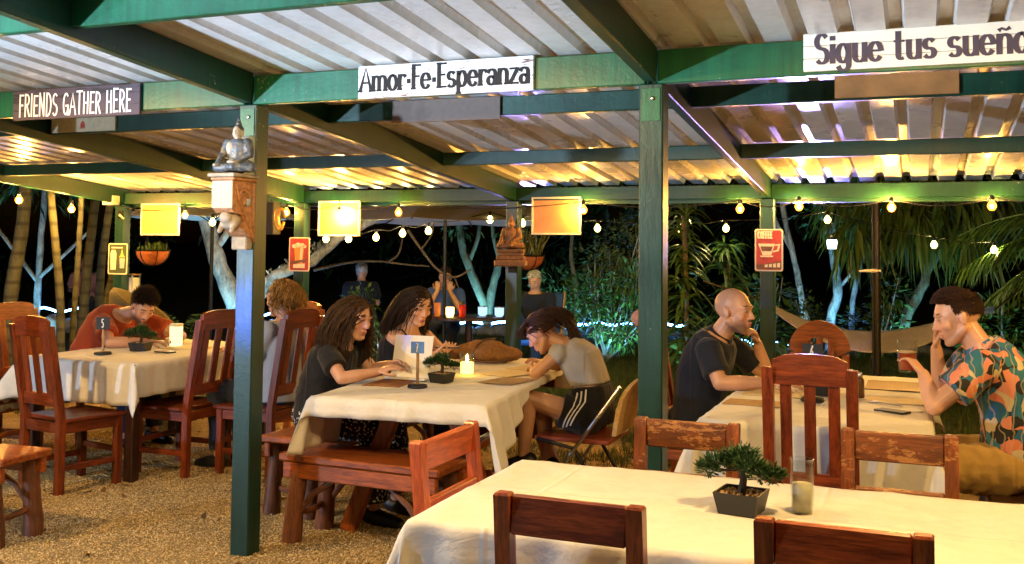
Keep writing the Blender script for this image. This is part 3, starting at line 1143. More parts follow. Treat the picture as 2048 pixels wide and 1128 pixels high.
def lettering(mb, text, x, z, size, sx, thick, thin, y, right=(1, 0, 0), up=(0, 0, 1), out=(0, -1, 0), serif=False, jit=0, gap=.06):
    """adds flat printed letters; x,z is the lower left corner measured along right and up from y=origin vector"""
    o = V(y)
    rt, up, out = V(right), V(up), V(out)
    rr = random.Random(5)
    cx = x
    li = 0
    for ch in text:
        w, st = GL[ch]
        sz = size * (1 + (rr.uniform(-jit, jit) if ch != ' ' else 0))
        st = list(st)
        if serif:
            st += [[(a - .085, b + (.012 if b <= 0 else -.012)), (a + .085, b + (.012 if b <= 0 else -.012))] for a, b in SERIF.get(ch, [])]
        jz = rr.uniform(-jit, jit) * size * .3
        for pl in st:
            li += 1
            pl = [V((p[0] * sx * sz, p[1] * sz)) for p in pl]
            n = len(pl)
            lf, rg = [], []
            for i in range(n):
                d = pl[min(i + 1, n - 1)] - pl[max(i - 1, 0)]
                if d.length < 1e-9:
                    d = V((0, 1))
                d.normalize()
                hw = (thin + (thick - thin) * abs(d.y)) * size / 2
                nrm = V((-d.y, d.x))
                e = V((0, 0))
                if i == 0:
                    e = -d * thin * size * .4
                if i == n - 1:
                    e = d * thin * size * .4
                lf.append(pl[i] + nrm * hw + e)
                rg.append(pl[i] - nrm * hw + e)
            h = .0012 + .00012 * (li % 9)
            vs = [o + rt * (cx + q.x) + up * (z + jz + q.y) + out * h for q in lf + rg]
            mb.add(vs, [(i, n + i, n + i + 1, i + 1) for i in range(n - 1)])
        cx += (w * sx + gap) * sz
    return cx


def text_w(text, size, sx, gap=.06):
    return sum((GL[c][0] * sx + gap) * size for c in text)


# sign timbers
def sign_wood(name, base, dark, cover):
    m = NT(name)
    v = m.coord((1.2, 8, 9), jitter=True)
    g = m.noise(v, 5, 6, .65, .5)
    g2 = m.noise(m.coord((.8, 3, 6)), 3.2, 5, .7, .3)
    ws = m.n('ShaderNodeMath', {0: g, 1: g2}, operation='ADD').outputs[0]
    wm = m.ramp(m.n('ShaderNodeMath', {0: ws, 1: .5}, operation='MULTIPLY').outputs[0], [(cover * .5, (0, 0, 0)), (cover * .5 + .03, (1, 1, 1))])
    m.link(m.mix(wm, base, m.ramp(g, [(.3, tuple(x * .5 for x in dark)), (.7, dark)])), 'Base Color')
    m.bump(g, .3, .002)
    m.set(rough=.7)
    return m.mat


YS = YF + .004
WH1 = sign_wood('whitewashed_board', (.66, .68, .68), (.13, .06, .05), 1.12)
WH2 = sign_wood('cream_painted_board', (.76, .74, .62), (.30, .24, .16), 1.22)
PUR = sign_wood('dark_purple_board', (.060, .040, .055), (.025, .016, .02), 1.05)


def plank_sign(name, label, x0, x1, z0, z1, n, mat, text, ink, sx, size, zt, **k):
    y1 = YS
    t = thing(name, label, 'sign', ((x0 + x1) / 2, y1, z0))
    off = ((x0 + x1) / 2, y1, z0)
    hh = (z1 - z0) / n
    for i in range(n):
        MB().box(x0, x1, y1 - .018, y1 - .001, z0 + i * hh + .0008, z0 + (i + 1) * hh - .0008, .002).build('plank' if n > 1 else 'board', mat, t, False, None, None, off)
    mb = MB()
    w = text_w(text, size, sx, k.get('gap', .06))
    xs = k.pop('xs', (x0 + x1) / 2 - w / 2)
    lettering(mb, text, xs, zt, size, sx, y=(0, y1 - .018, 0), **k)
    mb.build('lettering', ink, t, False, None, None, off)
    return t


plank_sign('friends_sign', 'dark purple wooden sign reading FRIENDS GATHER HERE in thin white capitals', -4.656, -3.772, 2.195, 2.362, 1, PUR, 'FRIENDS GATHER HERE', M_WHITE, .72, .118, 2.214, thick=.085, thin=.085, jit=.05, gap=.075)
plank_sign('hope_sign', 'whitewashed distressed sign reading Amor Fe Esperanza in black serif letters', -2.466, -1.578, 2.216, 2.372, 3, WH1, 'Amor.Fe.Esperanza', plain('black_ink', (.006, .005, .006), .8), 1.06, .112, 2.250, thick=.18, thin=.085, serif=True, gap=.03)
plank_sign('dream_sign', 'cream planked sign reading Sigue tus sue\u00f1os, cut by the picture edge', -.422, .70, 2.232, 2.385, 3, WH2, 'Sigue tus sue\u00f1os', plain('purple_ink', (.055, .04, .06), .7), 1.06, .116, 2.262, thick=.19, thin=.075, gap=.045, xs=-.375)

# plain boards fixed to the purlin behind
YP = 4.93 - .0225


def board(name, label, x0, x1, z0, z1, mat, sx=0):
    o = MB().box(x0, x1, YP - .016, YP - .001, z0, z1, .002).build(name, mat, None, False, None, None, ((x0 + x1) / 2, YP, z0))
    o.location = ((x0 + x1) / 2, YP, z0)
    return tag(o, label, 'sign')


b = board('cream_board', 'narrow cream board with a small red emblem under the friends sign', -5.09, -4.575, 2.217, 2.305, plain('cream_paint', (.66, .57, .36), .6))
mb = MB()
ox = -4.835
for dx, dz, w_, h_ in ((-.018, .025, .036, .026), (-.024, .020, .048, .004)):
    mb.add([(dx, -.0165, dz), (dx + w_, -.0165, dz), (dx + w_, -.0165, dz + h_), (dx, -.0165, dz + h_)], [(0, 1, 2, 3)])
mb.add([(-.02, -.0168, .052), (.02, -.0168, .052), (0, -.0168, .068)], [(0, 1, 2)])
mb.build('emblem', plain('red_print', (.55, .06, .03), .6), b)
board('brown_board', 'blank grey brown board behind the Amor Fe Esperanza sign', -2.655, -2.02, 2.19, 2.31, plain('grey_brown_board', (.12, .075, .05), .6))
board('orange_board', 'blank orange brown board behind the Sigue tus sue\u00f1os sign', -.352, .175, 2.22, 2.345, plain('orange_board', (.42, .17, .04), .55, .25, .1, 9))

# framed boards hanging under the back beam
FRM = plain('cream_frame', (.78, .74, .55), .5)
PLY = plain('orange_plywood', (.62, .30, .09), .5, .15, .1, 6)
PLY2 = plain('yellow_plywood', (.80, .56, .07), .5, .12, .1, 6)
for x0, x1, z0, z1, mt, lb in ((-6.962, -6.506, 1.612, 1.917, PLY2, 'yellow framed board hanging leftmost under the back beam, above the hanging basket'),
                               (-4.971, -4.547, 1.612, 1.925, PLY2, 'yellow framed board with a bulb glowing right in front of it'),
                               (-2.939, -2.517, 1.632, 1.940, PLY, 'orange framed board beside the wooden buddha')):
    yb = 7.82
    xm = (x0 + x1) / 2
    t = thing('framed_board', lb, 'board', (xm, yb, z0), 0, 'framed boards hanging under the back beam')
    o3 = (xm, yb, z0)
    f = .016
    MB().box(x0 + f, x1 - f, yb, yb + .008, z0 + f, z1 - f, .001).build('panel', mt, t, False, None, None, o3)
    for a in ((x0, x1, z0, z0 + f), (x0, x1, z1 - f, z1), (x0, x0 + f, z0 + f, z1 - f), (x1 - f, x1, z0 + f, z1 - f)):
        MB().box(a[0], a[1], yb - .008, yb + .012, a[2], a[3], .002).build('frame_strip', FRM, t, False, None, None, o3)
    for x in (x0 + .06, x1 - .06):
        MB().tube([(x, yb + .005, z1), (x, yb + .008, 1.905)], .002, 5).build('hanger', M_IRON, t, False, None, None, o3)

# tin signs on the back posts


def tin_sign(name, label, xc, zc, w, h, ground, border):
    y = YB - .003
    t = thing(name, label, 'tin sign', (xc, y, zc - h / 2), R(0), 'small tin signs on the back posts')
    mb = MB()
    r = .016
    pts = []
    for cx, cz, a0 in ((w / 2 - r, h - r, 0), (-w / 2 + r, h - r, 90), (-w / 2 + r, r, 180), (w / 2 - r, r, 270)):
        pts += [(cx + r * math.cos(R(a0 + 22.5 * k)), cz + r * math.sin(R(a0 + 22.5 * k))) for k in range(5)]
    mb.rings([[V((a, -.004, c)) for a, c in pts], [V((a, 0, c)) for a, c in pts]])
    mb.build('plate', border, t)
    q = MB()
    k = .90
    q.add([(a * k, -.0048, h / 2 + (c - h / 2) * (1 - (1 - k) * w / h)) for a, c in pts], [tuple(range(len(pts)))[::-1]])
    q.build('print', ground, t)
    return t


def poly(t, name, pts, mat, lvl):
    q = MB()
    q.add([(a, -.0048 - .0004 * lvl, c) for a, c in pts], [tuple(range(len(pts)))])
    return q.build(name, mat, t)


P_RED = plain('red_print_ink', (.42, .035, .02), .45, .3, 0, 14)
P_CRM = plain('cream_print_ink', (.78, .66, .45), .45)
P_BRN = plain('brown_print_ink', (.16, .06, .025), .5, .4, 0, 40)
P_AMB = plain('amber_print_ink', (.75, .30, .03), .45)
P_GRN = plain('dark_green_print_ink', (.05, .07, .03), .5)
c = tin_sign('coffee_sign', 'red tin sign reading COFFEE over a cream cup on the right back post', -1.035, 1.524, .205, .315, P_RED, P_CRM)
mb = MB()
lettering(mb, 'COFFEE', -.080, .246, .05, .62, .26, .18, (0, -.0052, 0), gap=.13)
mb.build('lettering', P_CRM, c)
poly(c, 'cup', [(-.078, .205), (.045, .205), (.018, .118), (-.045, .118)], P_CRM, 1)
poly(c, 'cup_band', [(-.062, .185), (.030, .185), (.018, .150), (-.050, .150)], P_BRN, 2)
poly(c, 'saucer', [(-.065, .116), (.035, .116), (.028, .106), (-.058, .106)], P_CRM, 3)
poly(c, 'cup_handle', [(.045, .20), (.085, .205), (.072, .150), (.030, .140), (.030, .152), (.060, .160), (.068, .193), (.046, .188)], P_CRM, 1)
poly(c, 'footer', [(-.09, .018), (.09, .018), (.09, .075), (-.09, .045)], P_BRN, 1)
for k in range(4):
    poly(c, 'footer_block', [(-.03 + k * .03, .030), (-.008 + k * .03, .030), (-.008 + k * .03, .052 + k * .004), (-.03 + k * .03, .048 + k * .004)], P_CRM, 2)
c = tin_sign('beer_sign', 'red tin poster of a foaming beer glass on the middle back post', -5.140, 1.448, .215, .305, P_RED, P_CRM)
poly(c, 'beer', [(-.052, .215), (.050, .215), (.036, .070), (-.040, .070)], P_AMB, 1)
poly(c, 'beer_glint', [(.012, .21), (.040, .21), (.028, .075), (.006, .075)], P_CRM, 2)
for a, b_, r_ in ((-.05, .225, .026), (-.012, .235, .03), (.03, .232, .028), (.055, .222, .02)):
    poly(c, 'foam', [(a + r_ * math.cos(R(30 * k)), b_ + r_ * .75 * math.sin(R(30 * k))) for k in range(12)], P_CRM, 3 + (a > 0))
poly(c, 'band', [(-.085, .088), (.082, .112), (.082, .088), (-.085, .064)], P_BRN, 4)
poly(c, 'base', [(-.06, .062), (.06, .072), (.06, .030), (-.06, .030)], P_CRM, 3)
c = tin_sign('pale_poster', 'pale cream poster of a bottle and glass on the far left post', -7.20, 1.382, .235, .30, P_GRN, P_CRM)
poly(c, 'bottle', [(-.085, .045), (-.02, .045), (-.015, .20), (-.03, .235), (-.075, .235), (-.09, .20)], P_CRM, 1)
poly(c, 'lamp_shade', [(.015, .165), (.09, .165), (.07, .19), (.052, .245), (.036, .19)], plain('pale_green_ink', (.55, .60, .12), .5), 1)
poly(c, 'glass', [(.03, .06), (.082, .06), (.090, .155), (.024, .155)], plain('grey_ink', (.42, .45, .42), .5), 2)
poly(c, 'title', [(-.08, .252), (.06, .252), (.06, .264), (-.08, .264)], P_CRM, 1)

# ---------------------------------------------------------------- festoon bulbs
M_GLOW = emit('amber_bulb_glass', (1, .40, .07), 26)
M_CORE = emit('hot_filament', (1, .60, .18), 4600)
M_GLOWY = emit('yellow_bulb_glass', (1, .72, .18), 16)
M_COREY = emit('yellow_filament', (1, .78, .36), 800)
M_CORD = plain('black_cord', (.015, .015, .015), .6)


def bulb(label, p, r, core, glow, top, group, hot=1.0):
    t = thing('string_bulb', label, 'light bulb', p, 0, group)
    MB().lathe([(.004, -r * 1.05), (r * .55, -r * .95), (r * .92, -r * .35), (r, 0), (r * .9, r * .45), (r * .5, r * 1.0), (r * .36, r * 1.3)], 14).build('glass', glow, t, 'all')
    MB().ell((0, 0, -r * .1), (r * .46 * hot, r * .46 * hot, r * .62 * hot), None, 10, 7).build('filament', core, t, 'all')
    MB().lathe([(r * .40, r * 1.3), (r * .46, r * 1.4), (r * .46, r * 2.3), (r * .2, r * 2.5)], 10).build('socket', M_BLACK, t, 'all')
    if top > .01:
        MB().tube([(0, 0, r * 2.4), (0, 0, top)], .0035, 5).build('drop_cord', M_CORD, t)
    return t


# a real bulb is clear glass round a bright filament: let the glass show the filament
m = NT('amber_bulb_glass_clear')
out = m.t.nodes['Material Output']
tr = m.n('ShaderNodeBsdfTransparent', {0: (1, .80, .5, 1)})
em = m.n('ShaderNodeEmission', {0: (1, .30, .025, 1), 1: 5.0})
lw = m.n('ShaderNodeLayerWeight', {0: .35})
ad = m.n('ShaderNodeAddShader', {0: tr.outputs[0], 1: em.outputs[0]})
m.t.links.new(ad.outputs[0], out.inputs[0])
M_AMB = m.mat
m = NT('yellow_bulb_glass_clear')
out = m.t.nodes['Material Output']
tr = m.n('ShaderNodeBsdfTransparent', {0: (1, .95, .7, 1)})
em = m.n('ShaderNodeEmission', {0: (1, .80, .22, 1), 1: 5.0})
ad = m.n('ShaderNodeAddShader', {0: tr.outputs[0], 1: em.outputs[0]})
m.t.links.new(ad.outputs[0], out.inputs[0])
M_YEL = m.mat
near = [(-6.383, 1.803, 'on the right of the leftmost framed board', 1), (-5.261, 1.821, 'beside the middle back post above the beer poster', .8), (-4.717, 1.797, 'in front of the middle framed board', 1.25),
        (-4.13, 1.816, 'halfway between the beer poster and the wooden buddha', .7), (-2.473, 1.829, 'at the right edge of the orange framed board', .75), (-1.242, 1.83, 'just left of the coffee sign', .7),
        (-.813, 1.846, 'just right of the coffee sign', .8), (-.175, 1.835, 'brightest one beside the dark umbrella pole', 1.2), (.474, 1.842, 'rightmost under the back beam', .7)]
for x, z, lb, hot in near:
    bulb('amber bulb hanging under the back beam, ' + lb, (x, 7.75, z), .030, M_CORE, M_AMB, rz_(7.75, .01) - z, 'amber bulbs hanging under the back beam', hot)
for y, z, lb in ((6.594, 1.894, 'leftmost'), (7.184, 1.84, 'second from the left')):
    bulb('amber bulb under the left end rafter, %s in the picture' % lb, (-7.2, y, z), .032, M_CORE, M_AMB, .07, 'amber bulbs hanging under the back beam', 1.15)
# supply cord looping along the back beam
mb = MB()
pts = []
xs = [-7.2] + [q[0] for q in near] + [1.5]
for a, b_ in zip(xs[:-1], xs[1:]):
    for k in range(6):
        u = k / 6
        pts.append((a + (b_ - a) * u, 7.752, 1.895 - .05 * math.sin(math.pi * u)))
tag(mb.tube(pts, .004, 5).build('supply_cord', M_CORD, None, 'all'), 'black cord looping along the back beam between the amber bulbs', 'cord')
far = [(-7.066, 9.026, 1.769, 'by the lit leaning trunk'), (-5.931, 9.487, 1.603, 'below the left part of the middle framed board'), (-5.705, 9.576, 1.605, 'below the right edge of the middle framed board'),
       (-5.43, 9.685, 1.624, 'left of three in a row'), (-5.164, 9.789, 1.67, 'middle of three in a row'), (-4.904, 9.891, 1.7, 'right of three in a row'),
       (-4.287, 10.13, 1.825, 'just left of the wooden buddha'), (-3.961, 10.261, 1.791, 'just right of the wooden buddha'), (-3.211, 10.563, 1.745, 'left of the big green post'),
       (-2.385, 10.891, 1.753, 'among the strap leaves of the tall plant'), (-1.924, 11.074, 1.758, 'above the bald man'), (-.907, 11.474, 1.861, 'highest, on the pale forked trunk'),
       (.158, 11.911, 1.603, 'before the rightmost forked trunk'), (.758, 12.153, 1.555, 'rightmost, among the palm fronds')]
pts = []
for i, (x, y, z, lb) in enumerate(far):
    bulb('yellow bulb on the far string, ' + lb, (x, y, z), .036, M_COREY, M_YEL, 0, 'yellow bulbs on the far garden string', .9)
    pts.append((x, y, z + .09))
    if i < len(far) - 1:
        n_ = far[i + 1]
        pts.append(((x + n_[0]) / 2, (y + n_[1]) / 2, (z + n_[2]) / 2 + .05))
tag(MB().tube(pts, .005, 5).build('garden_light_cord', M_CORD, None, 'all'), 'thin dark cord carrying the yellow bulbs across the garden', 'cord')
t = thing('hanging_lantern', 'small white lantern hanging on the pale forked trunk', 'lantern', (-.864, 11.505, 1.55))
MB().lathe([(.045, 0), (.055, .07), (.05, .10)], 10).build('shade', emit('white_lantern_glow', (.6, .9, 1), 5), t, 'all')
MB().lathe([(.055, .10), (.02, .14), (.004, .15)], 10).build('cap', M_IRON, t, 'all')
MB().tube([(0, 0, .15), (.0, 0, .34)], .003, 5).build('hook', M_IRON, t)

# ---------------------------------------------------------------- statues
m = NT('grey_blue_statue_glaze')
v = m.coord((1, 1, 1))
n1 = m.noise(v, 40, 5, .7)
n2 = m.noise(v, 14, 4, .6)
m.link(m.mix(m.ramp(n1, [(.5, (0, 0, 0)), (.6, (1, 1, 1))]), m.ramp(n2, [(.35, (.02, .028, .036)), (.6, (.085, .11, .14))]), (.20, .16, .09)), 'Base Color')
m.bump(n1, .4, .004)
m.set(rough=.45, metal=.2)
M_STAT = m.mat
M_PALE = plain('pale_statue_skin', (.36, .32, .25), .45, .15, .1, 50)
M_CARV = plain('orange_carved_wood', (.34, .16, .065), .6, .45, .5, 42)
M_CARV2 = plain('bronze_brown_carved_wood', (.20, .095, .045), .6, .4, .5, 34)
M_STONE = plain('weathered_cream_wood', (.32, .27, .20), .7, .3, .4, 26)


def buddha(t, s, m_robe, m_skin):
    """seated cross legged figure facing -Y, base at z=0, height about .27*s"""
    b = MB()
    S = lambda *q: (q[0] * s * .88, q[1] * s, q[2] * s)
    b.ell(S(0, .0, .035), S(.072, .05, .035))
    for k in (-1, 1):
        b.cap(S(k * .045, .01, .04), .032 * s, S(k * .098, -.03, .030), .026 * s)
        b.cap(S(k * .095, -.03, .028), .025 * s, S(-k * .01, -.068, .030), .017 * s)
    b.rings([[V((a * s * math.cos(2 * math.pi * i / 14), c * s * math.sin(2 * math.pi * i / 14) + .005 * s, z * s)) for i in range(14)] for a, c, z in ((.055, .045, .04), (.046, .038, .08), (.058, .042, .125), (.062, .038, .155), (.03, .025, .172))])
    b.cap(S(-.058, 0, .150), .024 * s, S(-.082, -.012, .09), .018 * s)
    b.cap(S(-.082, -.012, .09), .018 * s, S(-.09, -.052, .045), .013 * s)
    b.cap(S(.058, 0, .150), .026 * s, S(.080, -.012, .095), .021 * s)
    b.cap(S(.080, -.012, .095), .020 * s, S(.01, -.060, .052), .013 * s)
    me = voxel(b, .0045 * s, 2)
    wrinkle(me, .0022 * s, 60 / s, 3, (1, 1, 2.2))
    o = mesh_obj('robe', me, m_robe, t)
    h = MB()
    h.cap(S(0, 0, .16), .018 * s, S(0, -.003, .19), .017 * s)
    h.ell(S(0, -.004, .205), S(.026, .029, .033))
    h.ell(S(0, -.031, .202), S(.005, .007, .010))
    for k in (-1, 1):
        h.ell(S(k * .028, .002, .198), S(.005, .009, .018))
    h.ell(S(-.093, -.062, .040), S(.016, .022, .009))
    h.ell(S(0, -.066, .054), S(.028, .015, .009))
    h.ell(S(-.03, -.024, .125), S(.026, .016, .032))
    mesh_obj('skin', voxel(h, .004 * s, 1), m_skin, t)
    hh = MB()
    hh.ell(S(0, .005, .218), S(.029, .031, .024))
    hh.ell(S(0, .006, .245), S(.017, .018, .014))
    hh.lathe([(q[0] * s, q[1] * s) for q in ((.011, .25), (.008, .268), (.003, .285))], 10, S(0, .006, 0))
    mesh_obj('headdress', voxel(hh, .004 * s, 1), m_robe, t)


xA = PX_[2] + PW / 2
t = thing('buddha_statue', 'grey blue seated buddha on the carved bracket of the lit post', 'statue', (xA + .02, 4.115, 1.864), R(10))
buddha(t, 1.0, M_STAT, M_PALE)
for ch in t.children:
    pass
# carved corbel holding it
t = thing('carved_bracket', 'carved wooden bracket with a scroll side and pale front on the lit post', 'bracket', (xA, YF - .001, 1.53))
MB().box(-.078, .078, -.205, 0, .315, .333, .004).build('top_plate', M_STONE, t)
MB().box(-.068, .068, -.190, 0, .300, .3145, .003).build('moulding', M_CARV, t)
prof = [(0, .30), (-.178, .30), (-.180, .16), (-.166, .145), (-.10, .135), (-.085, .10), (-.10, .07), (-.06, .04), (-.02, .02), (0, .0)]
MB().rings([[V((x, a, z)) for a, z in prof] for x in (-.055, .055)]).build('body', M_CARV, t)
MB().box(-.060, .060, -.189, -.1805, .165, .297, .003).build('front_panel', plain('pale_panel', (.46, .38, .25), .6, .1), t)
b = MB()
sp = [(-.10 + .034 * math.cos(q) * (1 - q / 16), .215 + .045 * math.sin(q) * (1 - q / 16)) for q in np.linspace(0, 11, 34)]
b.tube([(.057, a, z) for a, z in sp], [.010 - .0002 * k for k in range(34)], 7)
b.tube([(.057, -.16, .285), (.057, -.13, .20), (.057, -.075, .13), (.057, -.025, .05), (.057, -.008, .01)], .008, 7)
b.tube([(.057, -.014, .29), (.057, -.016, .15), (.057, -.010, .02)], .007, 7)
b.ell((.057, -.05, .27), (.007, .02, .016))
b.ell((.057, -.145, .262), (.007, .018, .018))
b.build('scroll', M_CARV, t, 'all')
MB().ell((.058, -.062, .20), (.011, .016, .024)).build('boss', plain('blue_grey_boss', (.32, .40, .48), .4), t, 'all')
b = MB()
b.ell((0, -.115, .105), (.05, .05, .045))
b.ell((0, -.155, .120), (.035, .025, .03))
for k in (-1, 1):
    b.ell((k * .035, -.13, .150), (.014, .012, .018))
    b.cap((k * .035, -.13, .09), .016, (k * .035, -.155, .055), .012)
mesh_obj('carved_beast', voxel(b, .005, 1), M_STONE, t)
MB().box(-.045, .045, -.052, -.001, -.035, .03, .006).build('foot_block', M_STONE, t)
t = thing('wooden_buddha', 'reddish wooden seated buddha on its plinth before the middle back post', 'statue', (PX_[2] + PW / 2 + .03, YB - .085, 1.372), R(14))
MB().box(-.13, .13, -.075, .065, 0, .052, .01).build('plinth', M_CARV2, t)
b = MB()
for z0, z1, q in ((.0525, .085, 1), (.0855, .115, .9), (.1155, .14, .96)):
    b.box(-.115 * q, .115 * q, -.065 * q, .055 * q, z0, z1, .012)
b.build('lotus_base', M_CARV2, t)
h_ = thing('x', 'x', 'x')
bpy.data.objects.remove(h_)
pre = set(bpy.data.objects)
buddha(t, 1.02, M_CARV2, M_CARV2)
for o in set(bpy.data.objects) - pre:
    o.location.z = .14
MB().box(-.03, .03, .04, .085, -.05, -.002, .004).build('wall_bracket', M_IRON, t)
t2 = thing('bottle_opener', 'small cast bottle opener screwed high on the far left post', 'bottle opener', (-7.19, YB - .001, 1.80))
MB().tube([(0, -.012, 0), (.02, -.03, .01), (.05, -.02, -.02), (.06, -.012, -.03)], .009, 7).build('hook', plain('old_brass', (.6, .45, .2), .35, metal=.8), t2, True)
MB().box(-.02, .045, -.010, -.001, -.03, .05, .003).build('plate', M_IRON, t2)

t2 = thing('loudspeaker', 'dark box loudspeaker hung under the rafter just right of the lit post', 'loudspeaker', (-5.31, 7.6, 1.62))
MB().box(-.045, .055, -.06, .06, 0, .29, .006).build('cabinet', M_BLACK, t2)
MB().box(-.038, .048, -.0625, -.0602, .01, .28, .001).build('grille', M_IRON, t2)
MB().tube([(0, 0, .29), (0, 0, .32)], .01, 6).build('bracket', M_IRON, t2)
t2 = thing('shell_lantern', 'glowing amber ring shaped shell lantern beside the bulb above the beer poster', 'lantern', (-5.15, 7.5, 1.755))
MB().tube([(.038 * math.cos(q), .01 * math.sin(q * 2), .085 * math.sin(q)) for q in np.linspace(.2, 6.0, 26)], [.012 + .010 * math.sin(3.14 * k / 25) for k in range(26)], 8).build('shell', plain('amber_shell', (.75, .38, .06), .35, .2, .1, 40), t2, 'all')
MB().tube([(0, 0, .09), (0, 0, .19)], .002, 4).build('cord', M_CORD, t2)

# half round hanging baskets with plants


def leaf_cloud(mb, c, r, n, L, w, rr, droop=.4, up=.4):
    for _ in range(n):
        d = V((rr.gauss(0, 1), rr.gauss(0, 1), rr.gauss(0, 1))).normalized()
        p = V(c) + V((d.x * r[0], d.y * r[1], d.z * r[2])) * (rr.random() ** .4)
        a = (d + V((rr.gauss(0, .6), rr.gauss(0, .6), up - droop + rr.gauss(0, .4)))).normalized()
        leaf(mb, p, a, L * rr.uniform(.6, 1.3), w * rr.uniform(.7, 1.2), rr, droop)


def leaf(mb, p, a, L, w, rr, droop=.4, seg=2):
    sd = a.cross(V((rr.gauss(0, .4), rr.gauss(0, .4), 1)))
    if sd.length < 1e-3:
        sd = V((1, 0, 0))
    sd.normalize()
    if seg == 2:
        m1 = p + a * L * .45 + V((0, 0, -droop * L * .08))
        e = p + a * L + V((0, 0, -droop * L * .45))
        mb.add([p, m1 + sd * w / 2, e, m1 - sd * w / 2], [(0, 1, 2, 3)])
    else:
        rows = []
        for k in range(seg + 1):
            u = k / seg
            q = p + a * L * u + V((0, 0, -droop * L * u * u))
            ww = w * .5 * (math.sin(math.pi * min(.98, .12 + .88 * u)) ** .8) if k < seg else 0.0005
            rows += [q + sd * ww, q - sd * ww]
        mb.add(rows, [(2 * k, 2 * k + 1, 2 * k + 3, 2 * k + 2) for k in range(seg)])


def leaf_mat(name, lo, hi, rough=.42):
    m = NT(name)
    g = m.n('ShaderNodeNewGeometry')
    n1 = m.noise(m.coord((1, 1, 1)), 5, 3, .6)
    f = m.n('ShaderNodeMath', {0: g.outputs['Random Per Island'], 1: n1}, operation='ADD').outputs[0]
    m.link(m.ramp(m.n('ShaderNodeMath', {0: f, 1: .6}, operation='MULTIPLY').outputs[0], [(.15, lo), (.85, hi)]), 'Base Color')
    m.set(rough=rough, spec=.4)
    m.b.inputs['Transmission Weight'].default_value = 0
    return m.mat


LF_G = leaf_mat('green_leaf', (.022, .065, .012), (.085, .16, .03))
LF_D = leaf_mat('deep_green_leaf', (.012, .045, .014), (.05, .115, .035))
LF_Y = leaf_mat('yellow_green_leaf', (.06, .09, .012), (.17, .19, .03))
M_TERR = plain('terracotta_coir', (.42, .13, .045), .8, .25, .3, 40)


def basket(label, p, w, rr, tall):
    t = thing('hanging_basket', label, 'hanging basket', p, 0, 'terracotta coloured hanging baskets')
    h = w * .42
    rs_ = []
    for k in range(7):
        a = math.pi / 2 * k / 6
        r_ = w / 2 * math.cos(a) + .004
        rs_.append([V((r_ * math.cos(2 * math.pi * j / 18), r_ * .7 * math.sin(2 * math.pi * j / 18), -h * math.sin(a))) for j in range(18)])
    mb = MB().rings(rs_[::-1])
    mb.build('liner', M_TERR, t, 'all')
    for j in range(6):
        a0 = 2 * math.pi * j / 6 + .3
        MB().tube([((w / 2 * math.cos(q) + .009) * math.cos(a0), (w / 2 * math.cos(q) + .009) * .7 * math.sin(a0), -(h + .004) * math.sin(q)) for q in np.linspace(0, 1.5, 7)], .005, 5).build('wire_rib', M_IRON, t)
    MB().tube([((w / 2 + .008) * math.cos(a), (w / 2 + .008) * .7 * math.sin(a), 0) for a in np.linspace(0, 6.283, 20)], .006, 5).build('rim', M_IRON, t)
    zt = 1.9 - p[2]
    for j in range(3):
        a0 = 2.1 * j + .5
        MB().tube([((w / 2) * math.cos(a0), (w / 2) * .7 * math.sin(a0), 0), (0, 0, zt)], .002, 4).build('chain', M_IRON, t)
    mb = MB()
    for k in range(46 if tall < .2 else 110):
        x, y = rr.uniform(-w * .42, w * .42), rr.uniform(-w * .22, w * .22)
        leaf(mb, V((x, y, 0)), V((rr.gauss(0, .25), rr.gauss(0, .25), 1)).normalized(), tall * rr.uniform(.5, 1.1), .014, rr, .3, 3)
    mb.build('plant', LF_G if tall < .2 else LF_Y, t)
    return t


rr = random.Random(4)
basket('hanging basket with stubby plant left of the lit post', (-7.36, 8.45, 1.462), .37, rr, .14)
basket('hanging basket with grassy plant beside the wooden buddha', (-3.235, 8.50, 1.455), .30, rr, .34)

# ---------------------------------------------------------------- things on the tables
TT = TZ + .006
m = NT('clear_glass')
fr = m.n('ShaderNodeLayerWeight', {0: .5})
fm = m.n('ShaderNodeMath', {0: fr.outputs[1], 1: 3.5}, operation='POWER')
fm = m.n('ShaderNodeMath', {0: fm.outputs[0], 1: .7, 2: .04}, operation='MULTIPLY_ADD')
gl = m.n('ShaderNodeBsdfGlossy', {'Roughness': .04})
tr = m.n('ShaderNodeBsdfTransparent', {0: (.93, .95, .94, 1)})
mx_ = m.n('ShaderNodeMixShader', {0: fm.outputs[0], 1: tr.outputs[0], 2: gl.outputs[0]})
m.t.links.new(mx_.outputs[0], m.t.nodes['Material Output'].inputs[0])
M_GLASS = m.mat


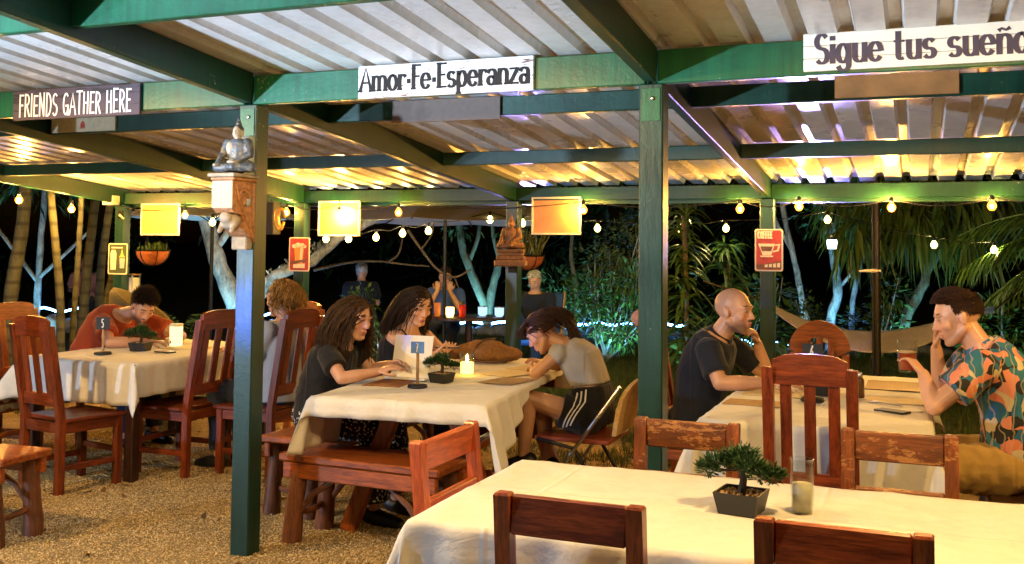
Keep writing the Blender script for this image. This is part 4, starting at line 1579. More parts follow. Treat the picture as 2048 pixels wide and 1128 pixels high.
def bonsai(label, p, s, rr):
    t = thing('bonsai', label, 'potted plant', p, rr.uniform(-.2, .2), 'artificial bonsai trees in black pots')
    mb = MB()
    a, b_, h, w = .050, .062, .058, .006
    mb.rings([[V((x * q, y * q, z)) * s for x, y in ((-1, -1), (1, -1), (1, 1), (-1, 1))] for q, z in ((a, 0), (b_, h), (b_ - w, h), (b_ - w - .002, h - .012))])
    mb.build('pot', M_BLACK, t)
    mb = MB()
    for k in range(70):
        mb.ell(V((rr.uniform(-.05, .05), rr.uniform(-.05, .05), h - .010 + rr.uniform(0, .004))) * s, .006 * s, None, 5, 4)
    o = mb.build('pot_gravel', plain('brown_pot_gravel', (.42, .27, .12), .8, .4, 0, 200), t, 'all')
    o['kind'] = 'stuff'
    q = [V(x) * s for x in ((0, 0, h - .01), (.006, .0, h + .03), (-.002, .004, h + .055), (.004, 0, h + .085))]
    MB().tube(q, [.012 * s, .010 * s, .009 * s, .007 * s], 8).build('trunk', plain('dark_bark', (.05, .03, .018), .8, .3, .4, 90), t, True)
    mb = MB()
    br = MB()
    for cx, cy, cz, r0 in ((-.065, .0, .125, .045), (.0, .012, .150, .048), (.06, -.005, .112, .045), (.03, -.03, .135, .035), (-.03, .03, .14, .035), (.085, .01, .105, .03), (-.095, .0, .108, .03)):
        br.tube([q[2], (q[2] + V((cx, cy, cz)) * s) / 2 + V((0, 0, -.004)), V((cx, cy, cz)) * s], [.005 * s, .004 * s, .003 * s], 5)
        for k in range(420):
            d = V((rr.gauss(0, 1), rr.gauss(0, 1), rr.gauss(0, .6))).normalized()
            pp = (V((cx, cy, cz)) + V((d.x, d.y, d.z * .62)) * r0 * rr.random() ** .45) * s
            leaf(mb, pp, (d + V((0, 0, .7))).normalized(), .016 * s * rr.uniform(.7, 1.4), .0062 * s, rr, .1)
    br.build('branch', plain('dark_bark_2', (.05, .03, .018), .8), t, True)
    mb.build('needles', LF_D, t)
    return t


rr = random.Random(21)
bonsai('large dark green bonsai in a black pot on the empty front table', (-.478, 3.005, TT), 1.05, rr)
bonsai('small bonsai in front of the lit candle on the middle table', (-2.484, 5.20, TT), .92, rr)
bonsai('small bonsai by the arms of the man in the orange tee', (-5.155, 5.82, TT), 1.02, rr)
bonsai('small bonsai hidden behind the tall chair of the right table', (-.47, 5.62, TT), .90, rr)


def number_stand(label, p, digit, face, ink, hh, s=1.0, rz=0, fs=1.0):
    t = thing('table_number', label, 'table number', p, rz, 'table number flags on wooden dowels')
    MB().lathe([(.052 * s, 0), (.054 * s, .006), (.05 * s, .016), (.01, .018)], 20).build('base', M_SLATE, t, 'all')
    MB().tube([(0, 0, .016), (0, 0, hh)], .0085, 8).build('dowel', TAN[2], t, True)
    MB().box(-.048 * fs, .052 * fs, -.011, -.0085, hh - .055 * fs, hh + .028 * fs, .001).build('flag', face, t)
    mb = MB()
    lettering(mb, digit, -.008 * fs, hh - .042 * fs, .058 * fs, .62, .13, .12, (0, -.0112, 0))
    mb.build('digit', ink, t)
    return t


number_stand('table number flag 5 on the left table', (-5.214, 5.52, TT), '5', M_SLATE, M_WHITE, .225, 1.1, R(14))
number_stand('table number flag 7, blue light painted on its face, on the middle table', (-2.508, 4.95, TT), '7', plain('slate_painted_blue_lit', (.10, .24, .55), .5), M_WHITE, .225, 1, R(8), .75)  # blue light is put into the colour of this black slate flag
number_stand('table number flag 6 on the right table behind the tall chair', (-.50, 5.36, TT), '6', M_SLATE, M_WHITE, .26, 1.1, R(-4))

t = thing('glass_tumbler', 'ribbed clear glass tumbler half filled with pale wax on the front table', 'glass', (-.315, 3.06, TT))
MB().lathe([(.026, 0), (.030, .004), (.033, .06), (.034, .135), (.036, .155), (.0335, .156), (.031, .135), (.030, .062), (.027, .008), (.002, .007)], 26).build('glass', M_GLASS, t, 'all')
MB().lathe([(.0255, .0085), (.0285, .06), (.0287, .085), (.002, .086)], 22).build('wax', plain('pale_wax', (.74, .66, .48), .5, .08, .1, 60), t, 'all')
t = thing('candle_glass', 'lit candle in a glass glowing on the middle table', 'candle', (-2.49, 5.56, TT))
MB().lathe([(.036, 0), (.042, .004), (.046, .13), (.0445, .13), (.040, .008), (.002, .007)], 24).build('glass', M_GLASS, t, 'all')
MB().lathe([(.037, .009), (.0395, .075), (.002, .074)], 20).build('wax', emit('glowing_wax', (1, .52, .07), 9), t, 'all')
MB().lathe([(.001, .078), (.009, .09), (.006, .105), (.001, .122)], 10).build('flame', emit('flame', (1, .72, .25), 160), t, 'all')
t = thing('frosted_tumbler', 'glowing cream glass candle on the left table before the man in orange', 'candle', (-5.16, 6.20, TT))
MB().lathe([(.040, 0), (.046, .01), (.048, .145), (.045, .147), (.043, .02), (.002, .012)], 22).build('glass', emit('glowing_cream_glass', (1, .80, .35), 1.6), t, 'all')
MB().lathe([(.048, .148), (.05, .15), (.05, .165), (.046, .167)], 22, (0, 0, 0), False).build('rim', FRM, t, 'all')


def flat_item(name, label, cat, c, w, d, h, mat, rz=0, group=None, z=None, ch=.001):
    o = MB().box(-w / 2, w / 2, -d / 2, d / 2, 0, h, ch).build(name, mat)
    o.location = (c[0], c[1], TT if z is None else z)
    o.rotation_euler = (0, 0, rz)
    return tag(o, label, cat, group)


M_MENU = NT('printed_brown_menu')
v = M_MENU.coord((1, 1, 1), jitter=False)
br_ = M_MENU.n('ShaderNodeTexBrick', {'Vector': v, 'Scale': 13.0, 'Color1': (.26, .10, .03, 1), 'Color2': (.18, .065, .02, 1), 'Mortar': (.07, .025, .01, 1), 'Mortar Size': .03})
M_MENU.link(br_.outputs[0], 'Base Color')
M_MENU.set(rough=.4)
M_MENU = M_MENU.mat
M_PAPER = plain('cream_paper', (.72, .60, .36), .7, .06)
M_KRAFT = plain('brown_print_paper', (.36, .22, .10), .65, .3, 0, 50)
flat_item('menu', 'brown printed menu lying on the far half of the right table', 'menu', (-.13, 6.16), .30, .42, .004, M_MENU, R(0))
flat_item('placemat', 'cream paper placemat under the fork of the right table', 'placemat', (-.10, 5.56), .30, .22, .002, M_PAPER, R(2), 'paper placemats')
flat_item('placemat', 'cream placemat printed brown before the bald man', 'placemat', (-.76, 5.17), .28, .20, .002, M_KRAFT, R(-3), 'paper placemats')
flat_item('placemat', 'plain cream placemat under the bald man\'s arm', 'placemat', (-.72, 5.55), .30, .22, .002, M_PAPER, R(4), 'paper placemats')
flat_item('placemat', 'brown printed placemat at the elbow of the woman in grey', 'placemat', (-2.17, 5.42), .30, .22, .002, M_KRAFT, R(80), 'paper placemats')
flat_item('placemat', 'cream placemat at the far right of the middle table', 'placemat', (-2.25, 6.10), .34, .25, .002, M_PAPER, R(80), 'paper placemats')
flat_item('placemat', 'cream placemat beside the candle glass', 'placemat', (-2.28, 5.72), .30, .22, .003, M_PAPER, R(70), 'paper placemats', TT + .003)
flat_item('placemat', 'reddish placemat under the hands of the woman in black', 'placemat', (-2.72, 5.05), .22, .32, .002, plain('red_brown_mat', (.25, .09, .03), .6, .3), R(6), 'paper placemats')
flat_item('placemat', 'cream placemat on the left table by the candle', 'placemat', (-5.0, 6.15), .32, .24, .002, M_PAPER, R(5), 'paper placemats')
# phones and cutlery


def phone(label, c, rz, z=None):
    t = thing('phone', label, 'phone', (c[0], c[1], TT if z is None else z), rz)
    MB().box(-.037, .037, -.075, .075, 0, .009, .003).build('body', M_BLACK, t)
    MB().box(-.034, .034, -.071, .071, .0092, .0097, 0).build('screen', NT('black_screen').set(rough=.08).mat, t)
    return t


phone('black phone lying near the edge of the right table', (-.12, 5.16), R(62))
phone('black phone lying on the left table beside the bonsai', (-4.92, 5.80), R(78))


def fork(label, c, rz):
    t = thing('fork', label, 'fork', (c[0], c[1], TT + .003), rz)
    MB().tube([(0, -.10, .002), (0, -.02, .003), (0, .03, .006)], [.005, .003, .004], 6, True, .5).build('handle', M_STEEL, t, True)
    mb = MB()
    for k in range(4):
        mb.tube([(0, .03, .006), ((k - 1.5) * .006, .045, .006), ((k - 1.5) * .006, .085, .004)], .0015, 5)
    mb.build('tines', M_STEEL, t, True)
    return t


fork('steel fork on the placemat of the right table', (-.16, 5.40), R(55))
fork('dark fork beside the phone on the left table', (-4.98, 5.70), R(80))
flat_item('napkin', 'white folded napkin under the phone of the right table', 'napkin', (-.07, 5.24), .15, .10, .004, M_WHITE, R(20))
for i, (x, y, h, mt, lb) in enumerate(((-.325, 5.53, .15, M_STEEL, 'steel salt shaker behind the right post of the tall chair'), (-.285, 5.60, .13, plain('brown_pepper', (.10, .05, .02), .4), 'brown pepper shaker behind the tall chair'))):
    t = thing('shaker', lb, 'shaker', (x, y, TT), 0, 'salt and pepper shakers')
    MB().lathe([(.020, 0), (.022, .004), (.020, h * .7), (.012, h * .82)], 14).build('body', M_GLASS if i == 0 else mt, t, 'all')
    MB().lathe([(.0135, h * .8), (.014, h * .95), (.009, h), (.001, h + .001)], 14).build('cap', M_STEEL, t, 'all')
    MB().lathe([(.016, .005), (.016, h * .6), (.001, h * .6)], 12).build('filling', M_WHITE if i == 0 else mt, t, 'all')
# white menu folder held upright on the middle table
t = thing('white_menu_folder', 'white upright menu folder with two dark blue printed bars on the middle table', 'menu', (-2.70, 5.22, TT), R(2))
MB().bar((0, .012, .012), (0, .075, .245), .24, .004, (0, -1, .2), .001).build('cover', M_WHITE, t)
MB().bar((0, .03, .004), (0, -.06, .012), .25, .012, (0, 0, 1), .003).build('base', M_WHITE, t)
for z0, x0, w_ in ((.155, -.01, .055), (.105, -.03, .055)):
    yy = .012 + .063 * (z0 - .012) / .213
    MB().bar((x0, yy - .0032, z0 - .008), (x0, yy - .0032 + .0047, z0 + .008), w_, .001, (0, -1, .2), 0).build('printed_bar', plain('navy_print', (.06, .07, .25), .6), t)


def smooth_pts(pts, n=4):
    pts = [V(p) for p in pts]
    out = []
    for i in range(len(pts) - 1):
        p0, p1, p2, p3 = pts[max(i - 1, 0)], pts[i], pts[i + 1], pts[min(i + 2, len(pts) - 1)]
        for k in range(n):
            t_ = k / n
            out.append(.5 * ((2 * p1) + (p2 - p0) * t_ + (2 * p0 - 5 * p1 + 4 * p2 - p3) * t_ * t_ + (3 * p1 - p0 - 3 * p2 + p3) * t_ ** 3))
    return out + [pts[-1]]


# brown slouchy bag on the middle table
b = MB()
b.ell((0, 0, .06), (.17, .10, .065))
b.ell((-.10, .01, .055), (.12, .09, .055))
b.ell((.10, -.01, .055), (.13, .085, .05))
b.cap((-.08, -.02, .09), .05, (.05, .0, .105), .04)
b.cap((-.25, .0, .05), .035, (-.10, .03, .09), .04)
me = voxel(b, .009, 3)
wrinkle(me, .012, 13, 7, (1, 2, 1))
o = mesh_obj('bag', me, plain('brown_suede', (.22, .10, .03), .85, .25, .3, 50))
o.location = (-2.66, 6.28, TT)
o.rotation_euler = (0, 0, R(12))
b = MB()
b.tube(smooth_pts([(-.22, -.05, .02), (-.16, -.12, .03), (-.02, -.13, .015), (.12, -.11, .02), (.20, -.04, .05)]), .008, 6)
b.build('strap', plain('brown_leather_strap', (.10, .04, .015), .5), o, 'all')
b = MB()
b.tube(smooth_pts([(-.09, -.085, .03), (-.07, -.075, .10), (-.02, -.04, .145), (.05, .0, .155)]), .006, 6)
b.build('seam', plain('dark_seam', (.08, .035, .012), .6), o, 'all')
tag(o, 'slouched brown suede bag at the far end of the middle table', 'bag')
# pinkish cap on top of the bald man's chair
b = MB()
b.ell((0, 0, .03), (.05, .07, .05))
b.ell((.02, .05, -.02), (.03, .06, .06))
me = voxel(b, .006, 2)
wrinkle(me, .006, 20, 2)
o = mesh_obj('crumpled_cloth', me, plain('pink_cotton', (.42, .20, .15), .85, .2, .2, 60))
o.location = (-1.465, 5.66, 1.10)
tag(o, 'crumpled pinkish cloth hung on the chair behind the bald man', 'cloth')
# ---------------------------------------------------------------- people
M_SKIN = NT('skin')
at = M_SKIN.n('ShaderNodeAttribute', attribute_name='tint')
nz = M_SKIN.noise(M_SKIN.coord((1, 1, 1)), 55, 4, .6)
M_SKIN.link(M_SKIN.mix(.25, at.outputs['Color'], M_SKIN.ramp(nz, [(.3, (.75, .7, .68)), (.7, (1, 1, 1))]), 'MULTIPLY'), 'Base Color')
M_SKIN.set(rough=.40, spec=.5, sss=.12)
M_SKIN.b.inputs['Subsurface Radius'].default_value = (.012, .004, .002)
M_SKIN.bump(nz, .14, .003)
M_SKIN = M_SKIN.mat
M_EYEW = plain('eye_white', (.40, .36, .33), .25, .02)
M_EYED = plain('dark_iris', (.025, .014, .008), .15, .02)


def hair_mat(name, lo, hi):
    m = NT(name)
    g = m.n('ShaderNodeNewGeometry')
    n1 = m.noise(m.coord((1, 1, 1)), 30, 3, .6)
    f = m.n('ShaderNodeMath', {0: g.outputs['Random Per Island'], 1: n1, 2: 0}, operation='ADD').outputs[0]
    m.link(m.ramp(m.n('ShaderNodeMath', {0: f, 1: .55}, operation='MULTIPLY').outputs[0], [(.15, lo), (.85, hi)]), 'Base Color')
    m.set(rough=.58, spec=.22)
    return m.mat


def axes(fwd, up):
    f = V(fwd).normalized()
    r = f.cross(V(up)).normalized()
    u = r.cross(f).normalized()
    return r, f, u


def head_parts(mb, c, fwd, up, s=1.0, male=True, smile=0):
    r, f, u = axes(fwd, up)
    c = V(c)
    Rm = Matrix((r, f, u)).transposed()
    P = lambda x, y, z: c + (r * x + f * y + u * z) * s

    def e(x, y, z, a, b, d, rot=None):
        M = Rm if rot is None else Rm @ rot
        mb.ell(P(x, y, z), (a * s, b * s, d * s), M, 16, 12)
    j = 1.0 if male else .92
    e(0, -.012, .032, .075, .096, .086)
    e(0, .010, .020, .070, .083, .075)
    e(0, .034, -.030, .058 * j, .056, .072)
    e(0, .040, -.068, .047 * j, .046, .045)
    e(0, .068, -.098, .021 * j, .021, .018)
    for k in (-1, 1):
        mb.cap(P(k * .054 * j, -.002, -.048), .020 * s, P(k * .020, .062, -.096), .020 * s)
        e(k * .040, .056, -.022, .024, .026, .024)
        e(k * .030, .080, .028, .026, .013, .008)
        e(k * .032, .069, .006, .017, .017, .013)
        e(k * .0755, -.008, -.006, .007, .019, .031, Matrix.Rotation(k * -.35, 3, 'Z'))
        e(k * .0795, -.016, .004, .006, .012, .022, Matrix.Rotation(k * -.5, 3, 'Z'))
        e(k * .013, .096, -.029, .009, .010, .008)
    mb.cap(P(0, .083, .018), .009 * s, P(0, .104, -.022), .0125 * s)
    e(0, .109, -.026, .012, .011, .010)
    e(0, .090 - .002 * smile, -.056, .023 + .006 * smile, .012, .0075)
    e(0, .087 - .002 * smile, -.069, .020 + .004 * smile, .013, .0085)
    e(0, .083, -.044, .018, .011, .014)
    return P, (r, f, u)


def hand(mb, w, d, n, side, curl=.5, s=1.0, spread=.10, thumb=.6):
    """w wrist, d direction to the knuckles, n the way the palm faces, side +1 when the thumb lies along d x n"""
    w, d, n = V(w), V(d).normalized(), V(n)
    n = (n - d * n.dot(d)).normalized()
    a = d.cross(n).normalized() * side
    rs_ = []
    for t_, wd, th in ((-.01, .024, .019), (.02, .030, .017), (.055, .040, .015), (.088, .042, .012), (.096, .038, .008)):
        rs_.append([w + d * t_ * s + (a * math.cos(q) * wd + n * math.sin(q) * th) * s for q in [2 * math.pi * i / 14 for i in range(14)]])
    mb.rings(rs_)
    if not hasattr(curl, '__len__'):
        curl = [curl] * 4
    for i in range(4):
        off = (.031, .0105, -.0105, -.030)[i]
        ln = (.068, .076, .070, .054)[i] * s
        sp = (1.5, .5, -.5, -1.5)[i] * spread
        dd = (d + a * sp).normalized()
        p = w + (d * (.088 - (.006 if i in (0, 3) else 0)) + a * off) * s
        ang = 0
        rad = (.0092, .0094, .0090, .0080)[i] * s
        for k, (fr, br) in enumerate(((.45, .75), (.32, 1.1), (.23, .8))):
            ang += curl[i] * br
            q = p + (dd * math.cos(ang) + n * math.sin(ang)) * ln * fr
            mb.cap(p, rad, q, rad * .92, 10)
            p = q
            rad *= .92
    p = w + (d * .022 + a * .022) * s
    for dv, ln, r0 in ((d * .62 + a * .75 + n * .25, .040, .0135), (d * .85 + a * (.62 - thumb * .5) + n * (.3 + thumb * .5), .034, .0108), (d * .95 + a * (.30 - thumb * .6) + n * (.2 + thumb * .6), .026, .0098)):
        q = p + dv.normalized() * ln * s
        mb.cap(p, r0 * s, q, r0 * .9 * s, 10)
        p = q


def torso_rings(sp, fwd, prof, n=22, grow=0.0):
    """sp: spine polyline; prof: (position along spine, half width, half depth)"""
    sp = [V(q) for q in sp]
    seg = [(b - a).length for a, b in zip(sp[:-1], sp[1:])]
    tot = sum(seg)

    def at_(u):
        d = u * tot
        for i, l in enumerate(seg):
            if d <= l or i == len(seg) - 1:
                return sp[i].lerp(sp[i + 1], d / l), (sp[i + 1] - sp[i]).normalized()
            d -= l
    rings = []
    for u, a, b in prof:
        p, t = at_(u)
        if 0 < u < 1:
            t = (at_(min(1, u + .12))[1] + at_(max(0, u - .12))[1]).normalized()
        f = V(fwd)
        f = (f - t * f.dot(t)).normalized()
        r = f.cross(t).normalized()
        ring = []
        for k in range(n):
            q = 2 * math.pi * k / n
            cc, ss = math.cos(q), math.sin(q)
            cc = math.copysign(abs(cc) ** .85, cc)
            ss = math.copysign(abs(ss) ** .85, ss)
            ring.append(p + r * cc * (a + grow) + f * ss * (b + grow))
        rings.append(ring)
    return rings


PROF_M = [(0, .165, .115), (.22, .150, .108), (.45, .150, .108), (.68, .172, .118), (.86, .168, .105), (.97, .10, .075), (1.03, .062, .06)]
PROF_F = [(0, .168, .115), (.22, .140, .098), (.42, .125, .092), (.66, .142, .112), (.86, .143, .092), (.97, .082, .065), (1.03, .052, .052)]


def person(label, spine, fwd, head, hf, hu, arms, legs, skin, male=True, s=1.0, vox=.0058, feat=None, hs=1.0, group=None, eyes=True, smile=0):
    """builds one continuous body; returns the object and a dict of frames"""
    feat = feat or {}
    mb = MB()
    prof = PROF_M if male else PROF_F
    prof = [(u, a * s, b * s) for u, a, b in prof]
    mb.rings(torso_rings(spine, fwd, prof))
    P, ax = head_parts(mb, head, hf, hu, hs, male, smile)
    nr = (.056 if male else .047) * s
    mb.cap(spine[-1], nr * 1.1, P(0, -.018, -.05), nr)
    ka = (1.0 if male else .84) * s
    for a in arms:
        sh, el, wr = V(a['s']), V(a['e']), V(a['w'])
        mb.cap(sh, .054 * ka, sh.lerp(el, .5), .047 * ka)
        mb.cap(sh.lerp(el, .5), .047 * ka, el, .040 * ka)
        mb.cap(el, .041 * ka, el.lerp(wr, .35), .043 * ka)
        mb.cap(el.lerp(wr, .35), .043 * ka, wr, .027 * ka)
        d = a.get('d') or (wr - el)
        hand(mb, wr, d, a['n'], a['side'], a.get('curl', .45), s * (1.0 if male else .9), a.get('spread', .08), a.get('thumb', .6))
    kl = (1.0 if male else .93) * s
    for l in legs:
        h_, k_, an = V(l['h']), V(l['k']), V(l['a'])
        mb.cap(h_, .088 * kl, h_.lerp(k_, .55), .070 * kl)
        mb.cap(h_.lerp(k_, .55), .070 * kl, k_, .054 * kl)
        mb.cap(k_, .054 * kl, k_.lerp(an, .35), .054 * kl)
        mb.cap(k_.lerp(an, .35), .054 * kl, an, .036 * kl)
        t_ = V(l['t']).normalized()
        mb.cap(an - V((0, 0, .03)) - t_ * .03, .036 * kl, an + t_ * .13 + V((0, 0, -.055)), .026 * kl)
    me = voxel(mb, vox, 3, .5)
    # albedo by place: lips, brows, beard shadow, flushed nose and ears
    n = len(me.vertices)
    co = np.empty(n * 3)
    me.vertices.foreach_get('co', co)
    co = co.reshape(-1, 3)
    q = (co - np.array(head)) / hs
    L = np.stack([q @ np.array(ax[0]), q @ np.array(ax[1]), q @ np.array(ax[2])], 1)
    base = np.array(skin)
    colr = np.tile(base, (n, 1))

    def blob(cx, cy, cz, rx, ry, rz_2, c, amt, hard=2.0):
        w_ = np.clip(1.35 - np.sqrt(((np.abs(L[:, 0]) - cx) / rx) ** 2 + ((L[:, 1] - cy) / ry) ** 2 + ((L[:, 2] - cz) / rz_2) ** 2), 0, 1) * hard
        w_ = np.clip(w_, 0, 1)[:, None] * amt
        colr[:] = colr * (1 - w_) + np.array(c) * w_
    blob(.03, .07, -.025, .03, .04, .03, base * np.array([1.05, .8, .75]), .5, 1)
    blob(0, .11, -.028, .014, .02, .012, base * np.array([1.05, .72, .65]), .5, 1)
    if 'beard' in feat:
        blob(.03, .045, -.085, .055, .065, .042, feat['beard'], feat.get('beard_amt', .6), 1.2)
        blob(0, .10, -.043, .028, .02, .008, feat['beard'], feat.get('beard_amt', .6), 1.5)
    blob(0, .098, -.0625, .025 + .006 * smile, .014, .0115, feat.get('lips', (base[0] * .80, base[1] * .42, base[2] * .45)), .85)
    blob(0, .102, -.0625, .022 + .006 * smile, .014, .0022, (.08, .02, .02), .9)
    if smile:
        blob(0, .10, -.0625, .018, .014, .0032, (.75, .70, .62), 1.0, 3)
    bc = feat.get('brow', (.04, .02, .01))
    blob(.032, .087, .034, .021, .016, .0042, bc, .85)
    blob(.033, .084, .009, .014, .014, .0028, (.03, .015, .01), .9)
    blob(.033, .080, .002, .016, .014, .006, base * .62, .5, 1)
    if 'scalp' in feat:
        up_ = np.clip((L[:, 2] - .0 - .45 * np.maximum(L[:, 1] - .03, 0) * 3) * 40, 0, 1) * np.clip((.05 - L[:, 1]) * 30, 0, 1)
        w_ = (up_ * feat.get('scalp_amt', .5))[:, None] * (np.linalg.norm(L, axis=1) < .16)[:, None]
        colr[:] = colr * (1 - w_) + np.array(feat['scalp']) * w_
    at_ = me.color_attributes.new('tint', 'FLOAT_COLOR', 'POINT')
    at_.data.foreach_set('color', np.concatenate([colr, np.ones((n, 1))], 1).ravel())
    off = (spine[0][0], spine[0][1], 0)
    o = mesh_obj('person', me, M_SKIN, None, off)
    o.location = off
    tag(o, label, 'person', group)
    if eyes:
        for k in (-1, 1):
            e = MB().ell(P(k * .032, .0765, .0085), .0112 * hs, Matrix((ax[0], ax[1], ax[2])).transposed(), 12, 8).build('eye', M_EYEW, o, 'all', None, None, off)
            MB().ell(P(k * .032, .0845, .0065), (.0052 * hs, .0042 * hs, .0052 * hs), Matrix((ax[0], ax[1], ax[2])).transposed(), 10, 6).build('iris', M_EYED, e, 'all', None, None, off)
    return o, off, P, ax


def garment(name, o, off, pieces, mat, vox=.0075, amp=.006, freq=9, seed=0, stretch=(1, 1, 1), smooth=3):
    mb = MB()
    for p in pieces:
        p(mb)
    me = voxel(mb, vox, smooth)
    if amp:
        wrinkle(me, amp, freq, seed, stretch)
    return mesh_obj(name, me, mat, o, off)


def cone(p0, r0, p1, r1, n=16, flat=1):
    """flat ended sleeve or trouser tube"""
    return lambda mb: mb.tube([V(p0), V(p0).lerp(V(p1), .33), V(p0).lerp(V(p1), .66), V(p1)], [r0, r0 + (r1 - r0) * .33, r0 + (r1 - r0) * .66, r1], n)


def rcap(p0, r0, p1, r1):
    return lambda mb: mb.cap(p0, r0, p1, r1, 16)


def ball(c, r):
    return lambda mb: mb.ell(c, r, None, 18, 12)


def shirt_rings(spine, fwd, prof, grow):
    return lambda mb: mb.rings(torso_rings(spine, fwd, prof, 24, grow))


def hair_cap(mb, P, ax, hs, line, grow=.012, seed=0, rough=.004):
    """scalp shell where line(x,y,z) (unit direction in head axes) is true"""
    nu, nv = 44, 26
    idx = {}
    vs = []
    c = (0, -.010, .030)
    for j in range(nv + 1):
        for i in range(nu):
            t_, p_ = math.pi * j / nv, 2 * math.pi * i / nu
            d = (math.sin(t_) * math.cos(p_), math.sin(t_) * math.sin(p_), math.cos(t_))
            if line(*d):
                g = grow + rough * noise.noise(V(d) * 9 + V((seed, 0, 0)))
                idx[(i, j)] = len(vs)
                vs.append(P(c[0] + d[0] * (.077 + g), c[1] + d[1] * (.098 + g), c[2] + d[2] * (.088 + g)))
    fs = []
    for j in range(nv):
        for i in range(nu):
            k = [(i, j), ((i + 1) % nu, j), ((i + 1) % nu, j + 1), (i, j + 1)]
            if all(a in idx for a in k):
                fs.append(tuple(idx[a] for a in k))
    mb.add(vs, fs)


def locks(mb, P, ax, n, length, seed, start, flow, hs=1.0, rad=.0065, curl=0, curlf=30, step=.022, gx=(0, 0, -1), taper=.25, lift=.014, body=None):
    """strand clumps: start() gives a unit direction on the scalp, flow(d) the first heading in head axes"""
    rr = random.Random(seed)
    c = P(0, -.010, .030)
    r, f, u = ax
    g = V(gx)
    for i in range(n):
        d = V(start(rr)).normalized()
        lf = lift * rr.uniform(.5, 1.15)
        p = P(d.x * (.077 + lf), -.010 + d.y * (.098 + lf), .030 + d.z * (.088 + lf))
        fl = V(flow(d))
        vel = r * fl.x + f * fl.y + u * fl.z
        ph = rr.uniform(0, 6.28)
        L = length * rr.uniform(.75, 1.1)
        pts = []
        k = 0
        dist = 0
        while dist < L:
            e1 = vel.cross(V((0, 0, 1)))
            if e1.length < 1e-3:
                e1 = r.copy()
            e1.normalize()
            e2 = vel.cross(e1).normalized() if vel.length > 1e-4 else f
            grow_ = min(1, dist / .06)
            pts.append(p + (e1 * math.cos(ph + dist * curlf * 2) + e2 * math.sin(ph + dist * curlf * 2)) * curl * grow_)
            vel = (vel + g * .28 + V((rr.gauss(0, .05), rr.gauss(0, .05), 0))).normalized()
            p = p + vel * step
            dist += step
            q = p - c
            lx, ly, lz = q.dot(r) / hs, q.dot(f) / hs, q.dot(u) / hs
            k_ = math.sqrt((lx / (.077 + lf)) ** 2 + (ly / (.098 + lf)) ** 2 + (lz / (.092 + lf)) ** 2)
            if k_ < 1 and k_ > 1e-3 and lz > -.09:
                p = c + q / k_
            if body:
                for bc, br in body:
                    w_ = p - V(bc)
                    if w_.length < br:
                        p = V(bc) + w_.normalized() * br
        m_ = len(pts)
        if m_ < 2:
            continue
        rd = [rad * (.8 + .2 * math.sin(3.14 * min(1, j / m_ * 2))) * (1 - (1 - taper) * (j / (m_ - 1)) ** 2) for j in range(m_)]
        mb.tube(pts, rd, 4, True)


HL_SHORT = lambda x, y, z: (z > .10 + .55 * max(y, 0) ** 1.2 if y > -.1 else z > -.45) and not (y > -.15 and abs(x) > .8 and z < .15)
HL_LONG = lambda x, y, z: (z > .02 + .66 * max(y, 0)) if y > .05 else z > -.62


def short_hair(name, o, off, P, ax, hs, mat, seed, n=420, L=.03, line=HL_SHORT, sweep=(0, .6, .25), jit=.22, rad=1.0):
    mb = MB()
    hair_cap(mb, P, ax, hs, line, .004, seed, .002)
    rr = random.Random(seed)
    r, f, u = ax
    k = 0
    while k < n:
        d = V((rr.gauss(0, 1), rr.gauss(0, 1), rr.gauss(0, 1))).normalized()
        if not line(*d):
            continue
        k += 1
        p = P(d.x * .079, -.010 + d.y * .100, .030 + d.z * .090)
        out_ = (r * d.x + f * d.y + u * d.z)
        top = max(0, d.z) ** 1.2
        dr = (out_ * .55 + (r * sweep[0] + f * sweep[1] + u * sweep[2]) * top + u * -.5 * (1 - top) + V((rr.gauss(0, jit), rr.gauss(0, jit), rr.gauss(0, jit)))).normalized()
        ll = L * rr.uniform(.6, 1.2) * (.30 + .9 * top)
        mb.tube([p - out_ * .004, p + dr * ll * .5, p + dr * ll + u * -.002], [.0055 * rad, .0045 * rad, .0012 * rad], 4)
    return mb.build(name, mat, o, 'all', None, None, off)


H_BLACK = hair_mat('black_brown_hair', (.006, .004, .003), (.028, .014, .008))
H_BROWN = hair_mat('brown_hair', (.012, .007, .0035), (.075, .036, .014))
H_BLOND = hair_mat('blond_curly_hair', (.10, .045, .012), (.50, .28, .085))
H_DARK = hair_mat('dark_brown_hair', (.010, .005, .003), (.05, .02, .009))
SK1 = (.64, .37, .26)
SK2 = (.60, .34, .23)
SK3 = (.56, .31, .20)
T_BLACK = cloth_mat('black_cotton', (.012, .012, .014), 1, .3)
T_NAVY = cloth_mat('navy_cotton', (.012, .016, .030), 1, .3)
T_ORANGE = cloth_mat('orange_cotton', (.34, .055, .016), 1, .3)
T_DENIM = cloth_mat('pale_denim', (.36, .42, .55), 1, .3)
T_GREY = cloth_mat('grey_knit', (.42, .40, .36), 1, .3)
T_KHAKI = cloth_mat('khaki_cotton', (.42, .27, .09), 1, .35)
T_JEAN = cloth_mat('dark_jeans', (.02, .03, .06), 1, .3)
T_WHITE = cloth_mat('white_stripe_cloth', (.78, .76, .72), 1, .1)


def leg(h, k, a, t=(1, 0, 0)):
    return dict(h=h, k=k, a=a, t=t)


def shoes(o, off, legs, mat):
    for l in legs:
        an, t_ = V(l['a']), V(l['t']).normalized()
        b = MB()
        b.cap(an + V((0, 0, -.035)) - t_ * .035, .046, an + t_ * .10 + V((0, 0, -.060)), .042)
        b.cap(an + t_ * .10 + V((0, 0, -.060)), .042, an + t_ * .165 + V((0, 0, -.072)), .032)
        mesh_obj('shoe', voxel(b, .008, 2), mat, o, off)


